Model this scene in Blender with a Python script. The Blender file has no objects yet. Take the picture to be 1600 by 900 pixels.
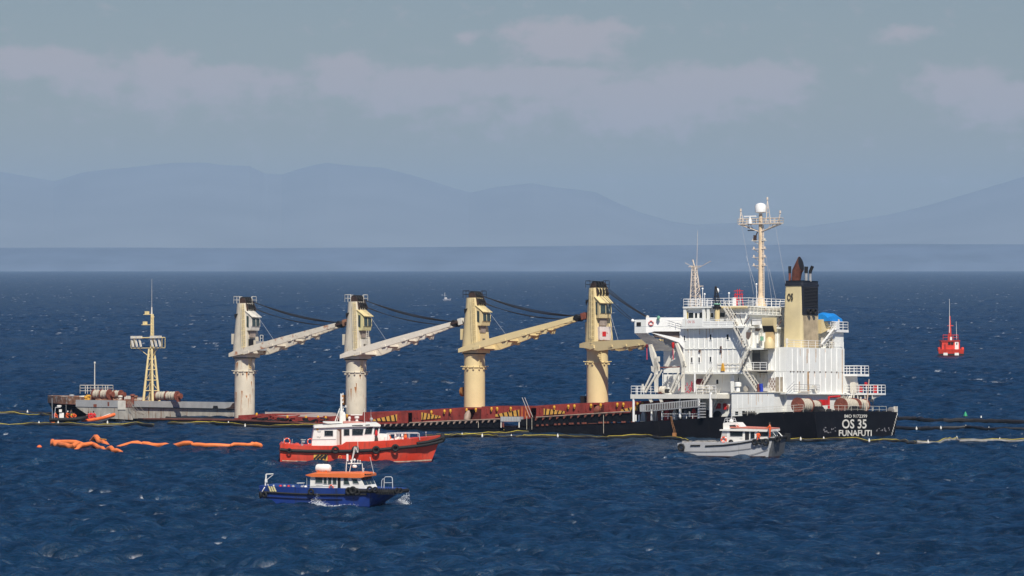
import bpy, math, random
import numpy as np
from mathutils import Vector, Matrix

sc = bpy.context.scene
random.seed(7)
RNG = np.random.default_rng(11)
R = math.radians

# ------------------------------------------------------------------ camera
FPX = 6230.0            # focal length in pixels of a 1600 px wide frame
HC = 28.4               # eye height above the water
HOR = 415.0             # eye level in that frame
cam_d = bpy.data.cameras.new('camera')
cam = bpy.data.objects.new('camera', cam_d)
sc.collection.objects.link(cam)
cam.location = (0, 0, HC)
cam.rotation_euler = (R(90), 0, 0)
cam_d.sensor_width = 36
cam_d.lens = FPX / 1600 * 36
cam_d.shift_y = -(450 - HOR) / 1600
cam_d.clip_start = 1
cam_d.clip_end = 90000
sc.camera = cam

# ------------------------------------------------------------------ light, sky
SUN_EL, SUN_AZ = 50.0, 11.0          # elevation; degrees to the right of straight behind the camera
to_sun = Vector((math.sin(R(SUN_AZ)) * math.cos(R(SUN_EL)), -math.cos(R(SUN_AZ)) * math.cos(R(SUN_EL)), math.sin(R(SUN_EL))))
sd = bpy.data.lights.new('sun', 'SUN')
sun = bpy.data.objects.new('sun', sd)
sc.collection.objects.link(sun)
sun.rotation_euler = to_sun.to_track_quat('Z', 'Y').to_euler()
sd.energy = 5.0
sd.angle = R(0.5)
sd.color = (1.0, 0.945, 0.83)

sc.view_settings.view_transform = 'Standard'
sc.view_settings.look = 'None'
sc.view_settings.exposure = 0.15
sc.view_settings.gamma = 1.0
sc.view_settings.use_curve_mapping = False
sc.cycles.use_denoising = True
sc.cycles.volume_bounces = 1
sc.cycles.max_bounces = 8
sc.cycles.diffuse_bounces = 3

w = bpy.data.worlds.new('World')
sc.world = w
w.use_nodes = True
nt = w.node_tree
N, Lk = nt.nodes, nt.links
for n in list(N):
    N.remove(n)

def nd(nt_, typ, **kw):
    n = nt_.nodes.new(typ)
    for k, v in kw.items():
        setattr(n, k, v)
    return n

def mth(nt_, op, a, b=None, c=None, clamp=False):
    n = nt_.nodes.new('ShaderNodeMath')
    n.operation = op
    n.use_clamp = clamp
    for i, v in enumerate((a, b, c)):
        if v is None:
            continue
        if isinstance(v, (int, float)):
            n.inputs[i].default_value = v
        else:
            nt_.links.new(v, n.inputs[i])
    return n.outputs[0]

def ramp(nt_, fac, stops):
    n = nt_.nodes.new('ShaderNodeValToRGB')
    el = n.color_ramp.elements
    while len(el) < len(stops):
        el.new(0.5)
    for e, (p, c) in zip(el, stops):
        e.position = p
        e.color = c if len(c) == 4 else (*c, 1)
    nt_.links.new(fac, n.inputs[0])
    return n.outputs[0]

def mixc(nt_, fac, a, b, blend='MIX'):
    n = nt_.nodes.new('ShaderNodeMix')
    n.data_type = 'RGBA'
    n.blend_type = blend
    for i, v in ((0, fac), (6, a), (7, b)):
        if hasattr(v, 'is_output') or isinstance(v, bpy.types.NodeSocket):
            nt_.links.new(v, n.inputs[i])
        elif i == 0:
            n.inputs[0].default_value = v
        else:
            n.inputs[i].default_value = (*v, 1) if len(v) == 3 else v
    return n.outputs[2]

sky = nd(nt, 'ShaderNodeTexSky', sky_type='NISHITA')
sky.sun_disc = False
sky.sun_elevation = R(SUN_EL)
sky.sun_rotation = R(180 - SUN_AZ)
sky.altitude = 0
sky.air_density = 1.0
sky.dust_density = 0.6
sky.ozone_density = 2.0
tc = nd(nt, 'ShaderNodeTexCoord')
sep = nd(nt, 'ShaderNodeSeparateXYZ')
Lk.new(tc.outputs['Generated'], sep.inputs[0])
# direction -> azimuth (degrees, right of view) and elevation (degrees)
az = mth(nt, 'MULTIPLY', mth(nt, 'ARCTAN2', sep.outputs[0], sep.outputs[1]), 57.2958)
el = mth(nt, 'MULTIPLY', mth(nt, 'ARCSINE', sep.outputs[2]), 57.2958)
# cumulus: noise in (az, el) stretched sideways, gathered in low banks, flat hazy bases
cv = nd(nt, 'ShaderNodeCombineXYZ')
Lk.new(az, cv.inputs[0]); Lk.new(mth(nt, 'MULTIPLY', el, 1.6), cv.inputs[1])
n1 = nd(nt, 'ShaderNodeTexNoise'); n1.inputs['Scale'].default_value = 2.3; n1.inputs['Detail'].default_value = 9; n1.inputs['Roughness'].default_value = 0.6
Lk.new(cv.outputs[0], n1.inputs['Vector'])
def blob(a0, e0, ra, re_, amp=1.0, low=2.2):
    # soft lens centred at a0/e0, sharper above than below
    dx = mth(nt, 'DIVIDE', mth(nt, 'SUBTRACT', az, a0), ra)
    dy0 = mth(nt, 'DIVIDE', mth(nt, 'SUBTRACT', el, e0), re_)
    dy = mth(nt, 'MAXIMUM', dy0, mth(nt, 'DIVIDE', dy0, -low))
    r = mth(nt, 'SQRT', mth(nt, 'ADD', mth(nt, 'POWER', mth(nt, 'ABSOLUTE', dx), 2.0), mth(nt, 'POWER', dy, 2.0)))
    return mth(nt, 'MULTIPLY', mth(nt, 'SUBTRACT', 1.0, r), amp)
def pxd(x, y, rx, ry, amp=1.0, low=2.2):
    k = 57.2958 / FPX
    return blob((x - 800) * k, (HOR - y) * k, rx * k, ry * k, amp, low)
blobs = [pxd(165, 122, 150, 24, .8), pxd(430, 128, 120, 22, .7), pxd(740, 122, 130, 24), pxd(300, 150, 330, 30, .45), pxd(820, 165, 400, 34, .5), pxd(60, 95, 170, 26), pxd(245, 108, 90, 40), pxd(330, 120, 130, 28), pxd(545, 108, 95, 34), pxd(640, 128, 190, 34),
         pxd(845, 120, 210, 28), pxd(885, 52, 150, 34), pxd(1000, 150, 190, 42), pxd(1100, 128, 150, 42), pxd(1200, 120, 110, 34),
         pxd(1405, 50, 70, 14, .7), pxd(1500, 128, 110, 32), pxd(1560, 150, 130, 34), pxd(725, 57, 26, 10, .6)]
m = blobs[0]
for b in blobs[1:]:
    m = mth(nt, 'MAXIMUM', m, b)
# elsewhere round the horizon: the same low banks from slow noise
cv2 = nd(nt, 'ShaderNodeCombineXYZ')
Lk.new(mth(nt, 'MULTIPLY', az, 0.22), cv2.inputs[0]); Lk.new(mth(nt, 'MULTIPLY', el, 0.9), cv2.inputs[1])
n2 = nd(nt, 'ShaderNodeTexNoise'); n2.inputs['Scale'].default_value = 1.0; n2.inputs['Detail'].default_value = 3
Lk.new(cv2.outputs[0], n2.inputs['Vector'])
bank = mth(nt, 'MULTIPLY', mth(nt, 'SUBTRACT', n2.outputs[0], 0.55), 4.0)
bank = mth(nt, 'MULTIPLY', bank, mth(nt, 'SUBTRACT', 1.0, mth(nt, 'DIVIDE', mth(nt, 'ABSOLUTE', mth(nt, 'SUBTRACT', el, 3.2)), 2.5), clamp=True))
outside = mth(nt, 'DIVIDE', mth(nt, 'SUBTRACT', mth(nt, 'ABSOLUTE', az), 8.0), 4.0, clamp=True)
m = mth(nt, 'MAXIMUM', m, mth(nt, 'MULTIPLY', bank, outside))
cl = mth(nt, 'ADD', m, mth(nt, 'MULTIPLY', mth(nt, 'SUBTRACT', n1.outputs[0], 0.5), 1.5))
cmask = nd(nt, 'ShaderNodeMapRange', interpolation_type='SMOOTHSTEP')
Lk.new(cl, cmask.inputs[0])
cmask.inputs[1].default_value = 0.06; cmask.inputs[2].default_value = 0.62
cmask.inputs[3].default_value = 0.0; cmask.inputs[4].default_value = 0.95
# the lowest degrees of sky are thick with haze: grey-blue
hz = nd(nt, 'ShaderNodeMapRange', interpolation_type='SMOOTHSTEP')
Lk.new(el, hz.inputs[0]); hz.inputs[1].default_value = 3.0; hz.inputs[2].default_value = 14.0
skyc = mixc(nt, hz.outputs[0], (0.76, 0.730, 0.745), (0.17, 0.46, 0.95))
skyt = mixc(nt, 1.0, sky.outputs[0], skyc, 'MULTIPLY')
SKYS = 0.061
cloudc = (6.6, 6.1, 6.3)
final = mixc(nt, cmask.outputs[0], skyt, cloudc)
bg = nd(nt, 'ShaderNodeBackground')
Lk.new(final, bg.inputs[0]); bg.inputs[1].default_value = SKYS
wo = nd(nt, 'ShaderNodeOutputWorld')
Lk.new(bg.outputs[0], wo.inputs[0])

# ------------------------------------------------------------------ materials
MATS = {}
def mat(name, col, rough=0.55, metal=0.0, var=0.12, scale=1.2, stain=None, stain_amt=0.0, stain_scale=1.0, streak=False, bump=0.0, spec=0.4, dirt=None, dirt_amt=0.0):
    """painted / weathered surface: base colour with slow variation, optional rust/stain patches and vertical streaks"""
    if name in MATS:
        return MATS[name]
    m_ = bpy.data.materials.new(name)
    m_.use_nodes = True
    t = m_.node_tree
    bs = t.nodes['Principled BSDF']
    bs.inputs['Roughness'].default_value = rough
    bs.inputs['Metallic'].default_value = metal
    bs.inputs['Specular IOR Level'].default_value = spec
    co = nd(t, 'ShaderNodeTexCoord')
    nz = nd(t, 'ShaderNodeTexNoise'); nz.inputs['Scale'].default_value = scale; nz.inputs['Detail'].default_value = 5
    t.links.new(co.outputs['Object'], nz.inputs['Vector'])
    dark = tuple(c * (1 - var) for c in col); light = tuple(min(1, c * (1 + var * 0.6)) for c in col)
    c = ramp(t, nz.outputs[0], [(0.3, dark), (0.7, light)])
    if stain is not None:
        mp = nd(t, 'ShaderNodeMapping')
        mp.inputs['Scale'].default_value = (1.6, 1.6, 0.16) if streak else (1, 1, 1)
        t.links.new(co.outputs['Object'], mp.inputs[0])
        ns = nd(t, 'ShaderNodeTexNoise'); ns.inputs['Scale'].default_value = stain_scale; ns.inputs['Detail'].default_value = 8; ns.inputs['Roughness'].default_value = 0.62
        t.links.new(mp.outputs[0], ns.inputs['Vector'])
        mr = nd(t, 'ShaderNodeMapRange'); t.links.new(ns.outputs[0], mr.inputs[0])
        th = 0.72 - 0.3 * stain_amt
        mr.inputs[1].default_value = th; mr.inputs[2].default_value = th + 0.1
        c = mixc(t, mth(t, 'MULTIPLY', mr.outputs[0], 0.85), c, stain)
    if dirt is not None:
        nd2 = nd(t, 'ShaderNodeTexNoise'); nd2.inputs['Scale'].default_value = scale * 0.35; nd2.inputs['Detail'].default_value = 6
        t.links.new(co.outputs['Object'], nd2.inputs['Vector'])
        mr = nd(t, 'ShaderNodeMapRange'); t.links.new(nd2.outputs[0], mr.inputs[0])
        mr.inputs[1].default_value = 0.4; mr.inputs[2].default_value = 0.75
        c = mixc(t, mth(t, 'MULTIPLY', mr.outputs[0], dirt_amt), c, dirt)
    t.links.new(c, bs.inputs['Base Color'])
    if bump:
        b_ = nd(t, 'ShaderNodeBump'); b_.inputs['Strength'].default_value = bump; b_.inputs['Distance'].default_value = 0.05
        t.links.new(nz.outputs[0], b_.inputs['Height']); t.links.new(b_.outputs[0], bs.inputs['Normal'])
    MATS[name] = m_
    return m_

# ------------------------------------------------------------------ haze
def link(o):
    sc.collection.objects.link(o)
    return o

def mesh_obj(name, verts, faces, m=None, parent=None, smooth=False, **props):
    me = bpy.data.meshes.new(name)
    me.from_pydata([tuple(v) for v in verts], [], faces)
    me.update()
    if smooth:
        me.shade_smooth()
    if m is not None:
        me.materials.append(m)
    o = link(bpy.data.objects.new(name, me))
    if parent is not None:
        o.parent = parent
    for k, v in props.items():
        o[k] = v
    return o

# ------------------------------------------------------------------ sea
def spectrum(Ls, n, wind, wdir, amp, seed, lo=0.0, hi=1e9, spread=1.0):
    rg = np.random.default_rng(seed)
    k1 = np.fft.fftfreq(n, Ls / n) * 2 * np.pi
    kx, ky = np.meshgrid(k1, k1, indexing='xy')
    k = np.hypot(kx, ky); k[0, 0] = 1
    Lw = wind * wind / 9.81
    c = (kx * math.cos(wdir) + ky * math.sin(wdir)) / k
    P = np.exp(-1 / (k * Lw) ** 2) / k ** 4 * (np.abs(c) ** (2 * spread) + 0.06)
    P *= (k > lo) & (k < hi)
    P[0, 0] = 0
    h = (rg.normal(size=(n, n)) + 1j * rg.normal(size=(n, n))) * np.sqrt(P)
    z = np.real(np.fft.ifft2(h))
    s = amp / z.std()
    dx = np.real(np.fft.ifft2(-1j * kx / k * h)) * s
    dy = np.real(np.fft.ifft2(-1j * ky / k * h)) * s
    z = z * s
    d = Ls / n
    jxx = (np.roll(dx, -1, 1) - np.roll(dx, 1, 1)) / (2 * d)
    jyy = (np.roll(dy, -1, 0) - np.roll(dy, 1, 0)) / (2 * d)
    jxy = (np.roll(dx, -1, 0) - np.roll(dx, 1, 0)) / (2 * d)
    return Ls, n, z, dx, dy, jxx, jyy, jxy

def sample(tile, X, Y, rot=0.0):
    Ls, n = tile[0], tile[1]
    c, s = math.cos(rot), math.sin(rot)
    u = (X * c + Y * s) / Ls * n; v = (-X * s + Y * c) / Ls * n
    i = np.floor(u).astype(int); j = np.floor(v).astype(int)
    fu = u - i; fv = v - j
    i0, i1, j0, j1 = i % n, (i + 1) % n, j % n, (j + 1) % n
    out = []
    for a in tile[2:]:
        out.append(a[j0, i0] * (1 - fu) * (1 - fv) + a[j0, i1] * fu * (1 - fv) + a[j1, i0] * (1 - fu) * fv + a[j1, i1] * fu * fv)
    return out

WD = R(72)
tA = spectrum(217.0, 512, 5.2, WD, 0.25, 3, hi=3.6, spread=1.0)
tB = spectrum(61.0, 256, 3.4, WD + 0.25, 0.19, 5, lo=0.8, spread=0.6)

rowsY = [330.0]
while rowsY[-1] < 21000:
    y = rowsY[-1]
    dy_ = 0.52 * (y / 500) ** 1.15 if y < 1500 else 1.85 * (y / 1500) ** 1.75
    rowsY.append(y + dy_)
rowsY = np.array(rowsY)
NC = 860
tt = np.linspace(-0.20, 0.20, NC)
YY, TT = np.meshgrid(rowsY, tt, indexing='ij')
XX = YY * TT
a_ = sample(tA, XX, YY); b_ = sample(tB, XX + 13, YY - 7, 0.3)
fade = np.clip((9000 - YY) / 7000, 0, 1)
fb = np.clip((1500 - YY) / 900, 0, 1)
gust = 1.0
for kx_, ky_, p_, am_ in ((.021, .006, .3, .13), (-.009, .013, 1.9, .16), (.047, .011, 4.1, .1), (.005, .031, 2.2, .1)):
    gust = gust + am_ * np.sin(kx_ * XX + ky_ * YY + p_)
Z = (a_[0] + b_[0] * fb) * fade * gust
CH = 1.25
PX = XX + CH * (a_[1] + b_[1] * fb) * fade * gust
PY = YY + CH * (a_[2] + b_[2] * fb) * fade * gust
jx = 1 + CH * gust * (a_[3] + b_[3]); jy = 1 + CH * gust * (a_[4] + b_[4]); jc = CH * gust * (a_[5] + b_[5])
JAC = jx * jy - jc * jc
nr = len(rowsY)
def sea_h(x, y):
    X_, Y_ = np.array([[x]]), np.array([[y]])
    g_ = 1.0
    for kx_, ky_, p_, am_ in ((.021, .006, .3, .13), (-.009, .013, 1.9, .16), (.047, .011, 4.1, .1), (.005, .031, 2.2, .1)):
        g_ += am_ * math.sin(kx_ * x + ky_ * y + p_)
    return float((sample(tA, X_, Y_)[0] + sample(tB, X_ + 13, Y_ - 7, 0.3)[0])[0, 0]) * g_
verts = np.stack([PX, PY, Z], -1).reshape(-1, 3).astype(np.float32)
idx = np.arange(nr * NC).reshape(nr, NC)
quads = np.stack([idx[:-1, :-1], idx[:-1, 1:], idx[1:, 1:], idx[1:, :-1]], -1).reshape(-1, 4)
# the rest of the sea, a flat sheet just under the wave sheet
nb = len(verts)
gx = np.array([-45000., -8000., 0., 8000., 45000.]); gy = np.array([-9000., 0., 4000., 20000., 52000.])
ex = np.array([(x, y, -1.6) for y in gy for x in gx], np.float32)
eq = np.array([(nb + j * 5 + i, nb + j * 5 + i + 1, nb + (j + 1) * 5 + i + 1, nb + (j + 1) * 5 + i) for j in range(4) for i in range(4)])
verts = np.concatenate([verts, ex]); quads = np.concatenate([quads, eq])
me = bpy.data.meshes.new('sea')
me.vertices.add(len(verts)); me.vertices.foreach_set('co', verts.ravel())
me.loops.add(quads.size); me.loops.foreach_set('vertex_index', quads.ravel().astype(np.int32))
me.polygons.add(len(quads)); me.polygons.foreach_set('loop_start', np.arange(0, quads.size, 4, dtype=np.int32))
me.update(calc_edges=True)
me.shade_smooth()
fo = me.attributes.new('foam', 'FLOAT', 'POINT')
thr = np.percentile(JAC[YY < 1500], 2.5)
fm = np.clip((thr + 0.20 - JAC) / 0.20, 0, 1)
fo.data.foreach_set('value', np.concatenate([fm.ravel(), np.zeros(len(ex))]).astype(np.float32))
sea = link(bpy.data.objects.new('sea', me))
sea['kind'] = 'structure'; sea['label'] = 'dark blue choppy sea with scattered whitecaps'
print('sea verts', len(verts), 'thr', thr)

sm = bpy.data.materials.new('sea_water')
sm.use_nodes = True
t = sm.node_tree
bs = t.nodes['Principled BSDF']
geo = nd(t, 'ShaderNodeNewGeometry')
sp = nd(t, 'ShaderNodeSeparateXYZ'); t.links.new(geo.outputs['Position'], sp.inputs[0])
def wnoise(sx, sy, detail, rough=0.6, seed=0.0):
    mp = nd(t, 'ShaderNodeMapping'); mp.inputs['Scale'].default_value = (sx, sy, 0.0); mp.inputs['Location'].default_value = (seed, seed * 1.7, 0)
    t.links.new(geo.outputs['Position'], mp.inputs[0])
    n_ = nd(t, 'ShaderNodeTexNoise'); n_.inputs['Scale'].default_value = 1.0; n_.inputs['Detail'].default_value = detail; n_.inputs['Roughness'].default_value = rough
    t.links.new(mp.outputs[0], n_.inputs['Vector'])
    return n_.outputs[0]
w1 = wnoise(0.8, 1.0, 6, 0.68)
w2 = wnoise(0.16, 0.24, 4, 0.6, 9.3)
w3 = mth(t, 'ADD', mth(t, 'MULTIPLY', wnoise(0.012, 0.010, 4, 0.55, 4.1), 0.5), mth(t, 'MULTIPLY', wnoise(0.055, 0.075, 5, 0.62, 14.1), 0.5))
hgt = mth(t, 'ADD', mth(t, 'MULTIPLY', w1, 0.5), mth(t, 'MULTIPLY', w2, 1.3))
bp = nd(t, 'ShaderNodeBump'); bp.inputs['Strength'].default_value = 1.0; bp.inputs['Distance'].default_value = 1.0
t.links.new(hgt, bp.inputs['Height'])
t.links.new(bp.outputs[0], bs.inputs['Normal'])
col = mixc(t, ramp(t, w3, [(0.40, (0, 0, 0)), (0.60, (1, 1, 1))]), (0.0007, 0.009, 0.025), (0.0018, 0.018, 0.046))
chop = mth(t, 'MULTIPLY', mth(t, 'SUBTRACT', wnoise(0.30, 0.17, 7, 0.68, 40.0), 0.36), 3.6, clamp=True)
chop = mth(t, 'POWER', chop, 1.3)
col = mixc(t, chop, col, (0.0060, 0.037, 0.088))  # bright and dark of wave reflections put into the water colour
# whitecaps: foam attribute near, rare streaky noise far
at = nd(t, 'ShaderNodeAttribute'); at.attribute_name = 'foam'
fn = wnoise(1.1, 2.6, 6, 0.7, 2.0)
fsel = wnoise(0.055, 0.035, 3, 0.5, 31.0)
f1 = mth(t, 'MULTIPLY', at.outputs['Fac'], mth(t, 'MULTIPLY', mth(t, 'SUBTRACT', fn, 0.40), 7.0, clamp=True), clamp=True)
f1 = mth(t, 'MULTIPLY', f1, mth(t, 'MULTIPLY', mth(t, 'SUBTRACT', fsel, 0.52), 9.0, clamp=True))
ff = wnoise(0.14, 0.10, 5, 0.6, 77.0)
f2 = mth(t, 'MULTIPLY', mth(t, 'SUBTRACT', ff, 0.745), 16.0, clamp=True)
far = mth(t, 'MULTIPLY', mth(t, 'SUBTRACT', sp.outputs[1], 900.0), 0.0012, clamp=True)
f3 = mth(t, 'MULTIPLY', mth(t, 'SUBTRACT', wnoise(0.42, 0.17, 6, 0.66, 91.0), 0.715), 14.0, clamp=True)
f3 = mth(t, 'MULTIPLY', f3, mth(t, 'MULTIPLY', mth(t, 'SUBTRACT', fn, 0.42), 8.0, clamp=True))
foam = mth(t, 'MAXIMUM', mth(t, 'MAXIMUM', f1, mth(t, 'MULTIPLY', f3, 0.9)), mth(t, 'MULTIPLY', f2, far))
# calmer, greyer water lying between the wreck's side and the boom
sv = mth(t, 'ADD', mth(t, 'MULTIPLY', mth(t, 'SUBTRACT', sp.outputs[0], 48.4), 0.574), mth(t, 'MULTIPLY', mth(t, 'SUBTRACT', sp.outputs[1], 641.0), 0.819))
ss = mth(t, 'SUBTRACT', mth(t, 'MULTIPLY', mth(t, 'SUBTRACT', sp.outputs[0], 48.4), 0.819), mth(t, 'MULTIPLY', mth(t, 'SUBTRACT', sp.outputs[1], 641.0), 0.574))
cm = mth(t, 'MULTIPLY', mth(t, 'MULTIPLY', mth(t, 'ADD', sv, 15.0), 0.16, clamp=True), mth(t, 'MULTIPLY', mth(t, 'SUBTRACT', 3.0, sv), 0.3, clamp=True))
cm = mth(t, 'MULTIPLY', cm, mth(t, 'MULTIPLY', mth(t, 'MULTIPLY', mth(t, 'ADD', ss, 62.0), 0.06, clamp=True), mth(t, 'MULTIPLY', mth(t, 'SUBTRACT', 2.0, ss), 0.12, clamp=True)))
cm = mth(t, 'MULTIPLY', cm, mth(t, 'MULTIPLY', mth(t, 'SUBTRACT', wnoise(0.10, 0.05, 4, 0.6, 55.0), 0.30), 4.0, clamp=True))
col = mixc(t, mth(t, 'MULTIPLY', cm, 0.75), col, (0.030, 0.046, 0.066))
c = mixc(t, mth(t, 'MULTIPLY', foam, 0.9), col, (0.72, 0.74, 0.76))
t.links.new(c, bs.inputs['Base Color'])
bs.inputs['Roughness'].default_value = 0.9
bs.inputs['Specular IOR Level'].default_value = 0.0
# a wind-roughened sea never reaches full grazing reflectance: mirror share follows Fresnel up to a cap
gl_ = nd(t, 'ShaderNodeBsdfGlossy'); gl_.inputs['Roughness'].default_value = 0.2
t.links.new(bp.outputs[0], gl_.inputs['Normal'])
fr_n = nd(t, 'ShaderNodeFresnel'); fr_n.inputs['IOR'].default_value = 1.333; t.links.new(bp.outputs[0], fr_n.inputs['Normal'])
share = mth(t, 'MULTIPLY', mth(t, 'MINIMUM', mth(t, 'MULTIPLY', fr_n.outputs[0], mth(t, 'ADD', 0.55, mth(t, 'MULTIPLY', chop, 1.3))), 0.40), mth(t, 'SUBTRACT', 1.0, foam))
ms = nd(t, 'ShaderNodeMixShader'); t.links.new(share, ms.inputs[0]); t.links.new(bs.outputs[0], ms.inputs[1]); t.links.new(gl_.outputs[0], ms.inputs[2])
mo_ = [n for n in t.nodes if n.type == 'OUTPUT_MATERIAL'][0]; t.links.new(ms.outputs[0], mo_.inputs['Surface'])
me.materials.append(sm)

# ------------------------------------------------------------------ far land
def gy_px(y, D):
    return HC + (HOR - y) / FPX * D
ridge = [(-2400, 380), (-1700, 330), (-1100, 345), (-650, 318), (-260, 300), (-120, 286), (0, 270), (40, 276), (85, 284), (130, 270), (200, 262), (270, 254), (320, 253), (345, 256), (390, 258), (415, 271), (440, 272), (480, 260),
         (510, 254), (545, 258), (600, 262), (650, 275), (700, 290), (735, 301), (775, 292), (830, 286), (865, 292), (900, 296), (930, 300), (960, 315), (1000, 332),
         (1050, 347), (1085, 352), (1150, 349), (1200, 352), (1250, 355), (1310, 347), (1390, 335), (1450, 320), (1500, 305), (1560, 287), (1600, 275), (1700, 262), (1860, 280), (2200, 300), (2700, 285), (3300, 330), (4000, 375)]
def terrain(name, D, prof, depth, nx, ny, rough_, m_, label, jag=0.02):
    xs = np.linspace(prof[0][0], prof[-1][0], nx)
    ys = np.interp(xs, [p[0] for p in prof], [p[1] for p in prof])
    H_ = gy_px(ys, D)
    rg = np.random.default_rng(5)
    vs = []
    ph = rg.uniform(0, 6.28, 40)
    for j in range(ny):
        v = j / (ny - 1)                     # 0 front foot, 1 back
        if v < 0.72:
            f = (v / 0.72) ** 0.75
        else:
            f = 1 - ((v - 0.72) / 0.28) ** 2 * 0.7
        yy = D + (v - 0.72) * depth
        for i, x in enumerate(xs):
            X = (x - 800) / FPX * D
            n_ = sum(math.sin(X * (0.0007 * 1.7 ** q) + ph[q] + v * (3 + 2 * q)) / 1.6 ** q for q in range(6)) * rough_ * H_[i]
            g = n_ * (1 - abs(f) ** 3) * min(1, 4 * v) * 0.5
            top = jag * H_[i] * sum(math.sin(X * (0.0011 * 1.9 ** q) + ph[q + 9]) / 1.7 ** q for q in range(6)) * f
            vs.append((X * yy / D, yy, max(-8, H_[i] * f + g + top * 0.35) if j else -8))
    fs = [(j * nx + i, j * nx + i + 1, (j + 1) * nx + i + 1, (j + 1) * nx + i) for j in range(ny - 1) for i in range(nx - 1)]
    return mesh_obj(name, vs, fs, m_, smooth=False, kind='structure', label=label)
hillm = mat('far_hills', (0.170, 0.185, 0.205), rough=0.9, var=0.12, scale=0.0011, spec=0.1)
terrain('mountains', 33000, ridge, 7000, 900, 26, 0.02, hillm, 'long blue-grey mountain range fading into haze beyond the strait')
low = [(-3600, 388), (-400, 386), (0, 387), (180, 386.5), (420, 387.5), (640, 386), (800, 385), (1000, 383), (1240, 382), (1400, 381), (1600, 381.5), (2000, 382), (5200, 384)]
terrain('haze_bank', 20200, low, 900, 300, 8, 0.01, mat('haze_bank_blue', (0.10, 0.13, 0.19), rough=0.95, var=0.2, scale=0.004, spec=0.1), 'low dark haze band, built as solid ground, lying under the mountains along the horizon', jag=0.0)  # solid dark terrain stands in for a low bank of haze

hb = [(-30000, -2600, -6), (30000, -2600, -6), (30000, 44000, -6), (-30000, 44000, -6), (-30000, -2600, 960), (30000, -2600, 960), (30000, 44000, 960), (-30000, 44000, 960)]
hzm = bpy.data.materials.new('haze_air'); hzm.use_nodes = True
t = hzm.node_tree
for n in list(t.nodes):
    t.nodes.remove(n)
pv = nd(t, 'ShaderNodeVolumePrincipled')
pv.inputs['Color'].default_value = (0.46, 0.655, 0.87, 1)
pv.inputs['Density'].default_value = 3.3e-5
pv.inputs['Anisotropy'].default_value = 0.0
om = nd(t, 'ShaderNodeOutputMaterial'); t.links.new(pv.outputs[0], om.inputs['Volume'])
mesh_obj('haze', hb, [(0, 3, 2, 1), (4, 5, 6, 7), (0, 1, 5, 4), (1, 2, 6, 5), (2, 3, 7, 6), (3, 0, 4, 7)], hzm, kind='stuff', label='thin blue-grey sea haze between here and the far mountains')
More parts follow.
